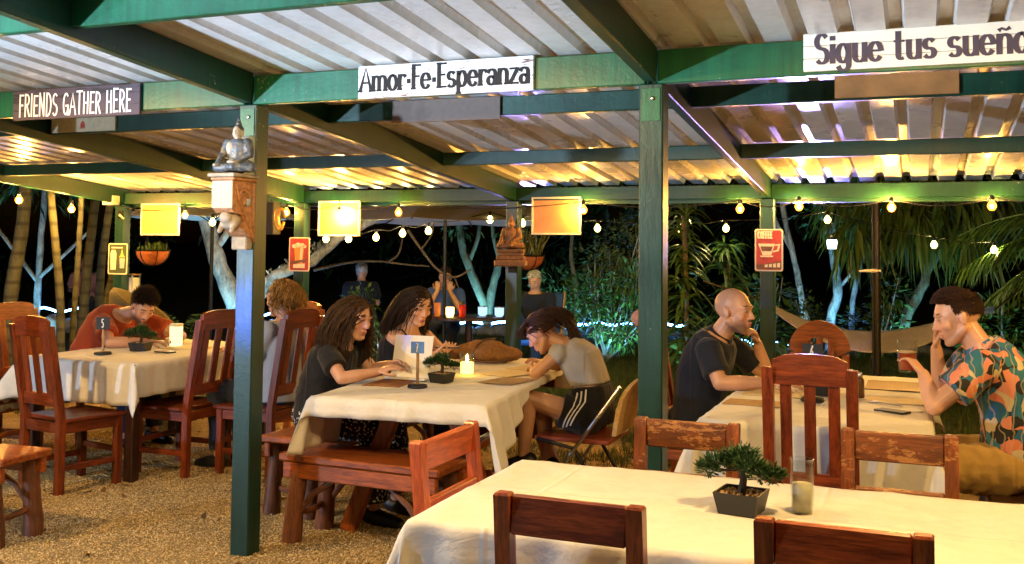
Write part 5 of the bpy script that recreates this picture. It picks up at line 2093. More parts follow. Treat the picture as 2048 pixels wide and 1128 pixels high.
def trousers(name, o, off, spine0, legs, mat, rs_=(.100, .088, .068, .060), seed=1, upto=1.0):
    pcs = [ball(V(spine0) + V((0, 0, .0)), (.165, .165, .12))]
    for l in legs:
        h_, k_, a = V(l['h']), V(l['k']), V(l['a'])
        pcs += [rcap(h_, rs_[0], h_.lerp(k_, .5), rs_[1]), rcap(h_.lerp(k_, .5), rs_[1], k_, rs_[2])]
        if upto > .5:
            pcs.append(cone(k_, rs_[2], k_.lerp(a, .92), rs_[3]))
            pcs.append(ball(k_, rs_[2] * 1.02))
    return garment(name, o, off, pcs, mat, .009, .011, 9, seed, (1.6, 1.6, .7))


# --- bald man at the right table
sp = [(-1.17, 5.82, .56), (-1.16, 5.82, .78), (-1.085, 5.82, .97), (-1.045, 5.815, 1.04)]
arms = [dict(s=(-1.075, 5.645, .965), e=(-1.000, 5.57, .800), w=(-.735, 5.655, .808), d=(1, .25, .02), n=(0, .2, -1), side=-1, curl=.25, thumb=.3),
        dict(s=(-1.02, 6.0, .965), e=(-.830, 6.10, .800), w=(-.860, 5.99, .985), d=(-.22, -.5, .85), n=(-.75, -.5, -.35), side=1, curl=[.85, .95, 1.0, 1.05], thumb=.4)]
legs = [leg((-1.14, 5.72, .53), (-.73, 5.70, .51), (-.72, 5.68, .09)), leg((-1.14, 5.92, .53), (-.73, 5.96, .51), (-.70, 5.97, .09))]
bald, off, P, ax = person('bald man in dark shirt resting his chin on his hand at the right table', sp, (1, -.1, 0), (-.962, 5.79, 1.178), (.97, -.27, -.06), (-.10, 0, 1), arms, legs, SK2, True, 1.0, .0055,
                          dict(beard=(.07, .035, .022), beard_amt=.8, scalp=(.20, .115, .085), scalp_amt=.35), 1.06)
pf = [(0, .175, .125), (.25, .165, .125), (.5, .165, .128), (.72, .182, .128), (.90, .172, .108), (.985, .10, .085)]
SLV = lambda a, fr, r0, r1: [cone(V(a['s']) - (V(a['e']) - V(a['s'])).normalized() * .03, r0, V(a['s']).lerp(V(a['e']), fr), r1), ball(a['s'], r0 * 1.02)]
garment('shirt', bald, off, [shirt_rings(sp, (1, -.1, 0), pf, .010)] + SLV(arms[0], .72, .070, .076) + SLV(arms[1], .66, .068, .072), T_NAVY, .007, .006, 9, 3, (1, 1, .6))
b = MB()
nd_ = (V(P(0, -.018, -.05)) - V(sp[3])).normalized()
cx_, cy_, _ = frame(nd_, (0, 1, .2))
cc_ = V(sp[3]) - nd_ * .008
b.rings([[cc_ + (cx_ * math.cos(q_) + cy_ * math.sin(q_)) * r_ + nd_ * h_ for q_ in [2 * math.pi * k / 20 for k in range(20)]] for r_, h_ in ((0.07 + .012, -.012), (0.07 + .002, .030), (0.07 - .004, .030), (0.07 + .004, -.012))], True, False)
b.build('collar', T_NAVY, bald, 'all', None, None, off)
trousers('trousers', bald, off, sp[0], legs, T_JEAN)
shoes(bald, off, legs, M_BLACK)

# --- man in the patterned shirt
sp = [(.40, 5.27, .56), (.42, 5.26, .76), (.335, 5.26, .99), (.262, 5.255, 1.075)]
arms = [dict(s=(.262, 5.085, 1.005), e=(.062, 5.005, .822), w=(.018, 5.085, .955), d=(-.45, .35, .55), n=(-.85, .45, -.1), side=-1, curl=[.5, .55, .6, .65], thumb=.1),
        dict(s=(.235, 5.44, 1.01), e=(.105, 5.60, .802), w=(.078, 5.455, 1.045), d=(.05, -.28, .95), n=(1, -.35, .1), side=-1, curl=.35, thumb=.3)]
legs = [leg((.36, 5.16, .535), (-.06, 5.10, .53), (-.02, 5.08, .09), (-1, 0, 0)), leg((.38, 5.38, .535), (-.06, 5.44, .53), (-.02, 5.46, .09), (-1, 0, 0))]
shirtman, off, P, ax = person('man in leaf patterned shirt hiding a laugh behind his hand, glass in the other', sp, (-1, -.05, .1), (.170, 5.25, 1.214), (-.95, -.12, -.30), (-.28, 0, 1), arms, legs, SK1, True, 1.0, .0055,
                              dict(beard=(.22, .11, .07), beard_amt=.35), 1.07, None, False, 1)
pf = [(0, .19, .145), (.25, .178, .138), (.5, .172, .132), (.72, .182, .125), (.90, .170, .105), (.985, .10, .085)]
m = NT('leaf_pattern_shirt')
v = m.coord((1, 1, 1), jitter=False)
dis = m.n('ShaderNodeTexNoise', {'Vector': v, 'Scale': 6.0, 'Detail': 2.0})
vv = m.n('ShaderNodeMix', {0: .13}, data_type='VECTOR')
m.t.links.new(v, vv.inputs[4])
m.t.links.new(dis.outputs[1], vv.inputs[5])
vor = m.n('ShaderNodeTexVoronoi', {'Vector': m.n('ShaderNodeMapping', {'Vector': vv.outputs[1], 'Scale': (1.0, 1.0, .75), 'Rotation': (.5, .6, 0)}).outputs[0], 'Scale': 30.0})
sepc = m.n('ShaderNodeSeparateColor', {0: vor.outputs['Color']})
col = m.ramp(sepc.outputs[0], [(0, (.010, .012, .015)), (.16, (.68, .26, .19)), (.31, (.015, .12, .28)), (.50, (.58, .50, .36)), (.60, (.012, .015, .022)), (.72, (.62, .20, .12)), (.82, (.02, .16, .27))])
for e_ in m.t.nodes:
    if e_.bl_idname == 'ShaderNodeValToRGB':
        e_.color_ramp.interpolation = 'CONSTANT'
wv = m.n('ShaderNodeTexWave', {'Vector': vv.outputs[1], 'Scale': 9.0, 'Distortion': 5.0, 'Detail': 2.0})
col = m.mix(m.ramp(wv.outputs[1], [(.93, (0, 0, 0)), (.96, (.5, .5, .5))]), col, (.5, .42, .3))
m.link(col, 'Base Color')
m.set(rough=.8, sheen=.1)
M_LEAFY = m.mat
garment('shirt', shirtman, off, [shirt_rings(sp, (-1, -.05, .1), pf, .012)] + SLV(arms[0], .62, .075, .086) + SLV(arms[1], .6, .072, .08), M_LEAFY, .0075, .008, 8, 9, (1, 1, .6))
b = MB()
nd_ = (V(P(0, -.018, -.05)) - V(sp[3])).normalized()
cx_, cy_, _ = frame(nd_, (0, 1, .2))
cc_ = V(sp[3]) - nd_ * .008
b.rings([[cc_ + (cx_ * math.cos(q_) + cy_ * math.sin(q_)) * r_ + nd_ * h_ for q_ in [2 * math.pi * k / 20 for k in range(20)]] for r_, h_ in ((0.07 + .012, -.012), (0.07 + .002, .030), (0.07 - .004, .030), (0.07 + .004, -.012))], True, False)
b.build('collar', M_LEAFY, shirtman, 'all', None, None, off)
short_hair('hair', shirtman, off, P, ax, 1.07, H_DARK, 5, 3200, .030, lambda x, y, z: (z > .26 + .40 * max(y, 0)) if (y > .30 or (y > 0 and abs(x) < .6)) else (z > (-.12 if y > -.25 else -.50 + .2 * abs(x))), (0, 1.3, .30), .10, .5)
trousers('trousers', shirtman, off, V(sp[0]) + V((0, 0, .0)), legs, T_KHAKI, (.125, .105, .080, .070), 4)
shoes(shirtman, off, legs, M_BLACK)
# beer glass in his hand
t = thing('beer_glass', 'glass half full of red beer held by the man in the patterned shirt', 'glass', (-.052, 5.14, .958))
MB().lathe([(.034, 0), (.038, .004), (.047, .15), (.0455, .15), (.036, .010), (.002, .009)], 24).build('glass', M_GLASS, t, 'all')
beer = NT('red_beer').set(rough=.08)
beer.b.inputs['Base Color'].default_value = (.60, .085, .018, 1)
tl = beer.n('ShaderNodeBsdfTranslucent', {0: (.8, .13, .02, 1)})
mx_ = beer.n('ShaderNodeMixShader', {0: .5, 1: beer.b.outputs[0], 2: tl.outputs[0]})
beer.t.links.new(mx_.outputs[0], beer.t.nodes['Material Output'].inputs[0])
MB().lathe([(.0345, .011), (.0405, .088), (.002, .0885)], 22).build('beer', beer.mat, t, 'all')
MB().lathe([(.0407, .0887), (.0411, .096), (.002, .0965)], 22).build('foam', plain('beer_foam', (.75, .55, .35), .8), t, 'all')

# --- woman in the grey top
sp = [(-1.80, 5.80, .575), (-1.79, 5.80, .70), (-1.85, 5.80, .85), (-1.955, 5.80, .945)]
arms = [dict(s=(-1.955, 5.665, .905), e=(-2.075, 5.60, .790), w=(-2.145, 5.80, .800), d=(-.3, 1, .05), n=(0, .1, -1), side=1, curl=.4),
        dict(s=(-1.97, 5.935, .905), e=(-2.07, 6.02, .795), w=(-2.12, 5.84, .83), d=(-.2, -1, .25), n=(-.3, 0, -1), side=-1, curl=.4)]
legs = [leg((-1.80, 5.69, .545), (-2.10, 5.56, .655), (-2.125, 5.56, .33), (-1, 0, -.15)), leg((-1.81, 5.90, .545), (-2.07, 5.73, .585), (-2.035, 5.70, .29), (-1, 0, -.1))]
grey, off, P, ax = person('woman in grey top and striped black shorts bowing over the middle table', sp, (-1, 0, -.3), (-2.105, 5.80, 1.015), (-.80, -.10, -.62), (-.62, 0, .80), arms, legs, SK3, False, 1.0, .0055, dict(brow=(.02, .01, .006)), .98, eyes=False)
pf = [(.36, .132, .105), (.52, .138, .105), (.70, .150, .112), (.88, .146, .092), (.975, .088, .072)]
garment('top', grey, off, [shirt_rings(sp, (-1, 0, -.3), pf, .008)] + [ball(a['s'], .060) for a in arms], T_GREY, .007, .003, 12, 2)
pcs = [shirt_rings(sp, (-1, 0, -.3), [(-.15, .165, .13), (0, .170, .130), (.20, .155, .115), (.34, .140, .105)], .010)]
for l in legs:
    pcs.append(cone(l['h'], .105, V(l['h']).lerp(V(l['k']), .42), .100))
    pcs.append(ball(l['h'], .112))
sh = garment('shorts', grey, off, pcs, T_BLACK, .008, .006, 9, 4)
bv = BVHTree.FromPolygons([v_.co + V(off) for v_ in sh.data.vertices], [p_.vertices[:] for p_ in sh.data.polygons])
for k in range(3):
    pts = []
    for i in range(13):
        u_ = i / 12
        x_ = -1.805 + .026 * (k - 1) - .11 * max(0, u_ - .35)
        z_ = .690 - .20 * u_ + .01 * k
        hit = bv.ray_cast(V((x_, 5.2, z_)), V((0, 1, 0)))
        if hit[0] is not None:
            pts.append(hit[0] + V((0, -.0025, 0)))
    if len(pts) > 2:
        mb = MB()
        mb.rings([[p_ + V((-.0048, 0, 0)), p_ + V((.0048, 0, 0))] for p_ in pts], False)
        mb.build('stripe', T_WHITE, grey, 'all', None, None, off)
mb = MB()
hair_cap(mb, P, ax, .98, HL_LONG, .005, 3, .002)
locks(mb, P, ax, 598, .17, 8, lambda r_: (r_.uniform(-1, 1), r_.uniform(-1, .55), r_.uniform(.0, 1)), lambda d: (d.x * .3, -.9 - .2 * d.y, .15), .98, .0034, .003, 18, .02, (.25, 0, -.7), .35, .007)
locks(mb, P, ax, 156, .10, 9, lambda r_: (r_.uniform(-.9, .9), r_.uniform(.35, .8), r_.uniform(.5, 1)), lambda d: (d.x * .8, .7, -.1), .98, .0034, .006, 24, .018, (-.3, 0, -.7), .35, .010)
locks(mb, P, ax, 208, .27, 10, lambda r_: (r_.uniform(-.6, .6), -1, r_.uniform(-.3, .4)), lambda d: (d.x * .2, -1, -.2), .98, .0040, .006, 22, .02, (.12, 0, -1), .4, .022, [((-1.90, 5.8, .87), .125), ((-1.955, 5.665, .905), .065), ((-1.97, 5.935, .905), .065)])
mb.build('hair', hair_mat('chestnut_hair', (.010, .006, .004), (.055, .022, .010)), grey, 'all', None, None, off)
shoes(grey, off, legs, M_BLACK)

# --- woman in black reading at the left of the middle table
sp = [(-3.20, 5.10, .555), (-3.205, 5.10, .72), (-3.115, 5.10, .90), (-3.055, 5.10, .968)]
arms = [dict(s=(-3.065, 4.955, .905), e=(-2.925, 4.86, .800), w=(-2.775, 5.00, .828), d=(.75, .35, .30), n=(.35, .45, -.8), side=-1, curl=[.35, .4, .45, .5], thumb=.3),
        dict(s=(-3.06, 5.245, .905), e=(-2.955, 5.27, .802), w=(-2.81, 5.20, .850), d=(.9, -.2, .2), n=(.1, -.4, -.9), side=1, curl=.4)]
legs = [leg((-3.18, 5.0, .54), (-2.80, 4.98, .52), (-2.78, 4.98, .09)), leg((-3.18, 5.2, .54), (-2.80, 5.24, .52), (-2.78, 5.24, .09))]
wb, off, P, ax = person('brown haired woman in a black tee with both hands at the white folder', sp, (1, 0, 0), (-2.985, 5.10, 1.110), (.94, -.25, -.22), (.18, 0, 1), arms, legs, SK2, False, 1.0, .0055, None, .98, eyes=False)
pf = [(0, .175, .125), (.25, .150, .112), (.45, .140, .108), (.68, .152, .122), (.88, .148, .098), (.985, .085, .075)]
garment('tee', wb, off, [shirt_rings(sp, (1, 0, 0), pf, .010)] + SLV(arms[0], .60, .060, .066) + SLV(arms[1], .55, .058, .062), T_BLACK, .007, .005, 9, 5)
m = NT('black_white_print_skirt')
vr = m.n('ShaderNodeTexVoronoi', {'Vector': m.coord((1, 1, 1), jitter=False), 'Scale': 55.0})
m.link(m.ramp(vr.outputs['Distance'], [(.30, (.70, .68, .62)), (.36, (.010, .010, .011))]), 'Base Color')
m.set(rough=.85)
trousers('patterned_trousers', wb, off, sp[0], legs, m.mat, (.105, .090, .075, .075), 7)
mb = MB()
hair_cap(mb, P, ax, .98, HL_LONG, .005, 5, .002)
bd = [((-3.13, 5.10, .84), .135), ((-3.07, 4.955, .90), .062), ((-3.07, 5.245, .90), .062)]
locks(mb, P, ax, 780, .34, 12, lambda r_: (r_.uniform(-1, 1), r_.uniform(-1, .62), r_.uniform(-.1, 1)), lambda d: (math.copysign(.75, d.x + .12), -.55, -.15), .98, .0032, .007, 12, .022, (-.10, 0, -1), .3, .008, bd)
locks(mb, P, ax, 67, .30, 13, lambda r_: (r_.choice((-1, 1)) * r_.uniform(.65, .9), r_.uniform(.15, .5), r_.uniform(.2, .6)), lambda d: (d.x * .3, -.1, -1), .98, .0036, .008, 14, .022, (0, 0, -1), .3, .02, bd)
mb.build('hair', H_BROWN, wb, 'all', None, None, off)
shoes(wb, off, legs, M_BLACK)

# --- dark haired woman looking at her phone
sp = [(-3.22, 6.02, .555), (-3.215, 6.02, .74), (-3.14, 6.01, .92), (-3.095, 6.0, .985)]
arms = [dict(s=(-3.09, 5.845, .925), e=(-3.04, 5.80, .805), w=(-2.92, 5.97, .830), d=(.6, .6, .25), n=(-.3, .2, 1), side=1, curl=[.6, .65, .7, .7], thumb=.2),
        dict(s=(-3.06, 6.16, .925), e=(-2.96, 6.25, .805), w=(-2.895, 6.08, .835), d=(.6, -.6, .2), n=(-.3, 0, 1), side=-1, curl=[.5, .55, .6, .6], thumb=.2)]
legs = [leg((-3.19, 5.92, .54), (-2.80, 5.90, .52), (-2.78, 5.9, .09)), leg((-3.19, 6.12, .54), (-2.80, 6.16, .52), (-2.78, 6.16, .09))]
wp, off, P, ax = person('dark haired woman in a black strap top looking down at her phone', sp, (.95, -.3, 0), (-3.035, 5.985, 1.135), (.78, -.52, -.34), (.22, -.1, 1), arms, legs, SK1, False, 1.0, .0058, dict(brow=(.02, .01, .006)), 1.0, eyes=False)
pf = [(0, .172, .122), (.25, .146, .108), (.45, .134, .102), (.66, .148, .124), (.78, .140, .112)]
pcs = [shirt_rings(sp, (.95, -.3, 0), pf, .008)]
garment('strap_top', wp, off, pcs, T_BLACK, .007, .003, 9, 6)
r_, f_, u_ = axes((.95, -.3, 0), (0, 0, 1))
for k in (-1, 1):
    c0 = V(sp[2])
    pts = [c0 + r_ * k * .075 + f_ * .118 + V((0, 0, -.045)), c0 + r_ * k * .080 + f_ * .105 + V((0, 0, .02)), c0 + r_ * k * .082 + f_ * .055 + V((0, 0, .062)), c0 + r_ * k * .080 - f_ * .02 + V((0, 0, .060)), c0 + r_ * k * .07 - f_ * .09 + V((0, 0, .0))]
    MB().tube(pts, .0095, 8, True, .5).build('strap', T_BLACK, wp, 'all', None, None, off)
trousers('trousers', wp, off, sp[0], legs, T_JEAN, (.10, .088, .07, .06), 8)
mb = MB()
hair_cap(mb, P, ax, 1.0, HL_LONG, .005, 6, .002)
locks(mb, P, ax, 728, .36, 14, lambda r_: (r_.uniform(-1, 1), r_.uniform(-1, .55), r_.uniform(0, 1)), lambda d: (math.copysign(.55, d.x + .2), -.75, -.05), 1.0, .0032, .002, 6, .022, (-.30, .05, -1), .3, .007, [((-3.16, 6.01, .86), .14)])
mb.build('hair', H_BLACK, wp, 'all', None, None, off)
shoes(wp, off, legs, M_BLACK)
phone('phone held in both hands by the dark haired woman', (-2.845, 6.03), R(-60), .868)

# --- curly haired woman with her back turned
sp = [(-4.06, 5.95, .535), (-4.055, 5.95, .72), (-4.045, 5.95, .92), (-4.04, 5.95, 1.01)]
arms = [dict(s=(-4.055, 6.115, .945), e=(-4.20, 6.17, .76), w=(-4.42, 6.08, .80), d=(-1, -.1, 0), n=(0, 0, -1), side=-1, curl=.3),
        dict(s=(-4.055, 5.785, .945), e=(-4.16, 5.76, .70), w=(-4.40, 5.86, .80), d=(-1, .2, .1), n=(0, 0, -1), side=1, curl=.3)]
legs = [leg((-4.08, 6.05, .535), (-4.48, 6.08, .52), (-4.46, 6.08, .09), (-1, 0, 0)), leg((-4.08, 5.85, .535), (-4.48, 5.82, .52), (-4.46, 5.82, .09), (-1, 0, 0))]
wc, off, P, ax = person('curly blond woman in a pale denim shirt turned away to the left table', sp, (-1, .1, 0), (-4.075, 5.95, 1.155), (-.98, .10, -.12), (-.08, 0, 1), arms, legs, SK1, False, 1.0, .006, None, 1.0, eyes=False)
pf = [(-.12, .195, .15), (.05, .185, .145), (.25, .17, .135), (.5, .165, .13), (.70, .168, .125), (.88, .158, .105), (.985, .09, .08)]
garment('denim_shirt', wc, off, [shirt_rings(sp, (-1, .1, 0), pf, .012)] + SLV(arms[0], 1.0, .066, .058) + SLV(arms[1], 1.0, .066, .058) + [cone(arms[1]['e'], .058, V(arms[1]['e']).lerp(V(arms[1]['w']), .6), .048), ball(arms[1]['e'], .06)], T_DENIM, .0075, .008, 8, 6, (1, 1, .5))
trousers('trousers', wc, off, sp[0], legs, T_JEAN, (.10, .088, .07, .06), 9)
mb = MB()
hair_cap(mb, P, ax, 1.0, lambda x, y, z: (z > .15 + .6 * y) if y > .05 else z > -.55, .006, 7)
locks(mb, P, ax, 900, .125, 15, lambda r_: (r_.uniform(-1, 1), r_.uniform(-1, .12), r_.uniform(-.25, 1)), lambda d: (d.x * .6, -.7 + .2 * d.y, .1), 1.0, .0046, .015, 30, .014, (.02, 0, -1), .4, .016, [((-4.045, 5.95, .90), .12)])
mb.build('hair', H_BLOND, wc, 'all', None, None, off)
shoes(wc, off, legs, M_BLACK)

# --- man in the orange tee slumped on the left table
sp = [(-5.98, 6.22, .56), (-5.95, 6.22, .74), (-5.80, 6.22, .90), (-5.685, 6.22, .975)]
arms = [dict(s=(-5.70, 6.03, .925), e=(-5.475, 5.86, .805), w=(-5.29, 6.02, .805), d=(.7, .7, 0), n=(0, 0, -1), side=-1, curl=.35),
        dict(s=(-5.70, 6.41, .935), e=(-5.36, 6.50, .81), w=(-5.24, 6.28, .812), d=(.4, -.9, .1), n=(0, 0, -1), side=1, curl=.35)]
legs = [leg((-5.95, 6.12, .54), (-5.52, 6.08, .53), (-5.50, 6.08, .09)), leg((-5.95, 6.33, .54), (-5.52, 6.38, .53), (-5.50, 6.38, .09))]
mo, off, P, ax = person('bearded man in an orange tee slumped over the left table', sp, (1, -.2, -.1), (-5.495, 6.22, 1.045), (.72, -.40, -.58), (.55, -.2, .8), arms, legs, SK3, True, 1.0, .006, dict(beard=(.02, .01, .006), beard_amt=.9), 1.03, eyes=False)
pf = [(0, .18, .135), (.25, .17, .130), (.5, .168, .130), (.72, .185, .130), (.90, .176, .110), (.985, .10, .085)]
garment('orange_tee', mo, off, [shirt_rings(sp, (1, -.2, -.1), pf, .012)] + SLV(arms[0], .66, .073, .080) + SLV(arms[1], .66, .073, .080), T_ORANGE, .0075, .008, 8, 12, (1, 1, .7))
short_hair('hair', mo, off, P, ax, 1.03, H_BLACK, 6, 2200, .055, HL_LONG, (0, .5, .5), .2, .6)
trousers('trousers', mo, off, sp[0], legs, T_JEAN, (.105, .092, .07, .06), 10)
shoes(mo, off, legs, M_BLACK)
# ---------------------------------------------------------------- garden


def bark(name, lo, hi, ringy=0):
    m = NT(name)
    v = m.coord((1, 1, .35))
    n1 = m.noise(v, 22, 6, .7, .5)
    n2 = m.noise(m.coord((1, 1, 1)), 4, 4, .6)
    f = m.n('ShaderNodeMath', {0: n1, 1: n2}, operation='ADD').outputs[0]
    col = m.ramp(m.n('ShaderNodeMath', {0: f, 1: .5}, operation='MULTIPLY').outputs[0], [(.34, lo), (.62, hi)])
    h = f
    if ringy:
        w = m.n('ShaderNodeTexWave', {'Vector': m.coord((1, 1, 1), jitter=False), 'Scale': ringy, 'Distortion': .8, 'Detail': 2.0}, bands_direction='Z')
        col = m.mix(m.ramp(w.outputs[1], [(.05, (.7, .7, .7)), (.25, (0, 0, 0))]), col, tuple(x * .4 for x in lo))
    m.link(col, 'Base Color')
    m.bump(h, .7, .02)
    m.set(rough=.85)
    return m.mat


BK_PALE = bark('pale_lichen_bark', (.03, .03, .028), (.58, .60, .58))
BK_BROWN = bark('brown_bark', (.05, .035, .02), (.20, .15, .09))
BK_PALM = bark('ringed_palm_bark', (.03, .035, .022), (.085, .09, .055), 2.2)
BK_GREEN = bark('green_grey_bark', (.07, .08, .05), (.30, .32, .22))


def smooth_line(pts, n=4, jit=0, rr=None):
    pts = [V(p) for p in pts]
    out = []
    for i in range(len(pts) - 1):
        p0, p1, p2, p3 = pts[max(i - 1, 0)], pts[i], pts[i + 1], pts[min(i + 2, len(pts) - 1)]
        for k in range(n):
            t = k / n
            q = .5 * ((2 * p1) + (p2 - p0) * t + (2 * p0 - 5 * p1 + 4 * p2 - p3) * t * t + (3 * p1 - p0 - 3 * p2 + p3) * t ** 3)
            if jit:
                q = q + V((rr.gauss(0, jit), rr.gauss(0, jit), rr.gauss(0, jit)))
            out.append(q)
    out.append(pts[-1])
    return out


def tree(label, cat, trunks, crowns, bk, lf, seed, base, name='tree', group=None, droop=.6):
    rr = random.Random(seed)
    t = thing(name, label, cat, base, 0, group)
    off = base
    for pts, r0, r1 in trunks:
        q = smooth_line(pts, 5, r0 * .06, rr)
        m_ = len(q)
        MB().tube(q, [(r0 + (r1 - r0) * i / (m_ - 1)) * (1 + .07 * math.sin(i * 1.9 + seed)) for i in range(m_)], 10).build('trunk' if r0 > .03 else 'limb', bk, t, 'all', None, None, off)
    if crowns:
        mb = MB()
        for c, r, n, L, w in crowns:
            leaf_cloud(mb, V(c), r, n, L, w, rr, droop)
        mb.build('crown', lf, t, False, None, None, off)
    return t


# the big leaning lit trunk left of the lit post, and the mossy one lying across
tree('big leaning trunk lit pale blue behind the lit post', 'tree', [([(-8.02, 10.86, 0), (-8.1, 10.82, .75), (-8.30, 10.70, 1.35), (-8.42, 10.65, 1.8), (-8.7, 10.55, 2.7)], .13, .085), ([(-8.33, 10.69, 1.45), (-8.15, 10.75, 1.75), (-8.0, 10.8, 2.3)], .05, .03)],
     [((-8.7, 10.6, 3.3), (1.2, 1.2, .7), 900, .22, .06)], BK_PALE, LF_D, 1, (-8.02, 10.86, 0))
t = tree('mossy trunk slanting up to the right behind the middle framed board', 'tree', [([(-7.95, 10.9, .55), (-7.68, 10.97, 1.08), (-7.17, 11.16, 1.36), (-6.78, 11.30, 1.70), (-6.13, 11.54, 2.03), (-5.4, 11.8, 2.5)], .085, .05)], [], BK_PALE, LF_D, 2, (-7.9, 10.9, 0))
mb = MB()
rr = random.Random(5)
for k in range(150):
    u = rr.random()
    p = V((-7.68, 10.97, 1.14)).lerp(V((-6.13, 11.54, 2.09)), u)
    leaf(mb, p + V((rr.gauss(0, .03), rr.gauss(0, .03), rr.gauss(0, .02))), V((rr.gauss(0, .5), rr.gauss(0, .4), 1)).normalized(), .13 * rr.uniform(.4, 1.1), .022, rr, .3, 3)
mb.build('moss_tufts', leaf_mat('grey_moss', (.14, .15, .12), (.45, .47, .42)), t, False, None, None, (-7.9, 10.9, 0))
tree('thin bare branch hanging level in the dark behind the three bulbs', 'branch', [([(-7.69, 12.0, 1.20), (-7.25, 12.2, 1.31), (-6.9, 12.35, 1.33), (-6.54, 12.5, 1.29), (-6.2, 12.55, 1.27)], .022, .010), ([(-6.75, 12.4, 1.32), (-6.6, 12.42, 1.45), (-6.55, 12.42, 1.75), (-6.6, 12.4, 2.2)], .016, .010)], [], BK_BROWN, LF_D, 3, (-7.69, 12.0, 0), 'dead_branch')
tree('grey forked twig branch dipping right before the V shaped tree', 'branch', [([(-6.05, 11.6, 1.75), (-5.9, 11.7, 1.5), (-5.70, 11.76, 1.25), (-5.5, 11.85, 1.15), (-5.3, 11.9, 1.25)], .020, .012), ([(-5.9, 11.7, 1.5), (-5.78, 11.74, 1.68), (-5.75, 11.74, 1.85)], .014, .009), ([(-5.5, 11.85, 1.15), (-5.45, 11.87, 1.02)], .012, .006)], [], BK_BROWN, LF_D, 4, (-6.0, 11.6, 0), 'dead_branch')
tree('V shaped tree lit teal left of the middle back post', 'tree', [([(-6.68, 15.7, 0), (-6.70, 15.69, .5), (-6.95, 15.55, 1.2), (-7.08, 15.5, 1.66), (-7.2, 15.4, 2.6)], .085, .055), ([(-6.68, 15.72, .3), (-6.62, 15.74, .8), (-6.48, 15.76, 1.3), (-6.36, 15.78, 1.7), (-6.1, 15.8, 2.6)], .075, .05),
      ([(-6.98, 15.54, 1.25), (-6.82, 15.6, 1.7), (-6.75, 15.6, 2.4)], .04, .03), ([(-6.48, 15.76, 1.3), (-6.6, 15.74, 1.75), (-6.62, 15.74, 2.3)], .035, .025)],
     [((-7.2, 15.5, 2.9), (1.0, .8, .6), 700, .16, .05), ((-6.2, 15.8, 2.9), (1.0, .8, .6), 700, .16, .05), ((-7.05, 15.45, 1.9), (.35, .3, .25), 90, .12, .035), ((-6.25, 15.7, 1.8), (.3, .3, .3), 80, .12, .035)], BK_GREEN, LF_G, 5, (-6.68, 15.7, 0))
# right hand trunks
tree('thin teal lit trunk right of the coffee sign', 'tree', [([(-1.40, 14.55, 0), (-1.48, 14.53, .8), (-1.60, 14.45, 1.5), (-1.72, 14.37, 2.1), (-1.8, 14.3, 3.0)], .045, .032), ([(-1.62, 14.44, 1.55), (-1.78, 14.4, 1.85), (-1.95, 14.35, 2.3)], .028, .02)],
     [((-1.8, 14.3, 3.0), (.9, .8, .6), 600, .18, .045)], BK_PALE, LF_D, 6, (-1.40, 14.55, 0))
tree('pale forked trunk with the lantern right of the coffee sign', 'tree', [([(-1.22, 15.73, 0), (-1.20, 15.73, .55), (-1.10, 15.72, .95), (-1.16, 15.68, 1.45), (-1.20, 15.66, 1.75), (-1.40, 15.6, 2.3), (-1.5, 15.6, 3)], .075, .045), ([(-1.20, 15.66, 1.72), (-1.02, 15.7, 2.2), (-.9, 15.7, 2.8)], .05, .035),
      ([(-1.08, 15.71, 1.0), (-.80, 15.7, 1.35), (-.62, 15.7, 1.65), (-.35, 15.7, 2.1)], .026, .016)],
     [((-1.2, 15.7, 3.1), (1.2, .9, .7), 800, .18, .05), ((-1.35, 15.5, 2.0), (.3, .3, .25), 60, .14, .035)], BK_PALE, LF_G, 7, (-1.22, 15.73, 0))
tree('slim pale trunk left of the closed parasol pole', 'tree', [([(-.95, 16.2, 0), (-.92, 16.2, .8), (-.78, 16.2, 1.5), (-.72, 16.2, 2.4)], .045, .03)], [((-.7, 16.2, 2.9), (.7, .6, .4), 300, .16, .045)], BK_PALE, LF_D, 21, (-.95, 16.2, 0))
tree('slim grey trunk in the dark right of the wooden buddha', 'tree', [([(-5.0, 15.2, 0), (-4.95, 15.2, .8), (-5.05, 15.2, 1.5), (-4.95, 15.2, 2.4)], .04, .03)], [((-5.0, 15.2, 2.8), (.8, .6, .5), 400, .16, .045)], BK_GREEN, LF_G, 22, (-5.0, 15.2, 0))
MANGO = leaf_mat('mango_leaf', (.035, .065, .010), (.16, .20, .03), .35)
tree('forked tree with long drooping leaves behind the patterned shirt man', 'tree', [([(-.22, 15.06, 0), (-.165, 15.06, .6), (.0, 15.1, .95), (.09, 15.13, 1.22), (.08, 15.13, 1.7), (.05, 15.1, 2.5)], .075, .05), ([(.09, 15.13, 1.22), (.28, 15.18, 1.55), (.45, 15.2, 1.8), (.7, 15.2, 2.4)], .055, .04)],
     [((.15, 15.0, 2.25), (1.5, .8, .45), 1000, .34, .055), ((-.75, 14.3, 1.80), (.30, .3, .26), 130, .34, .06), ((-.05, 14.5, 1.95), (.5, .3, .25), 150, .34, .06), ((.65, 14.6, 1.75), (.4, .3, .30), 120, .34, .06)], BK_GREEN, MANGO, 8, (-.22, 15.06, 0), droop=1.7)


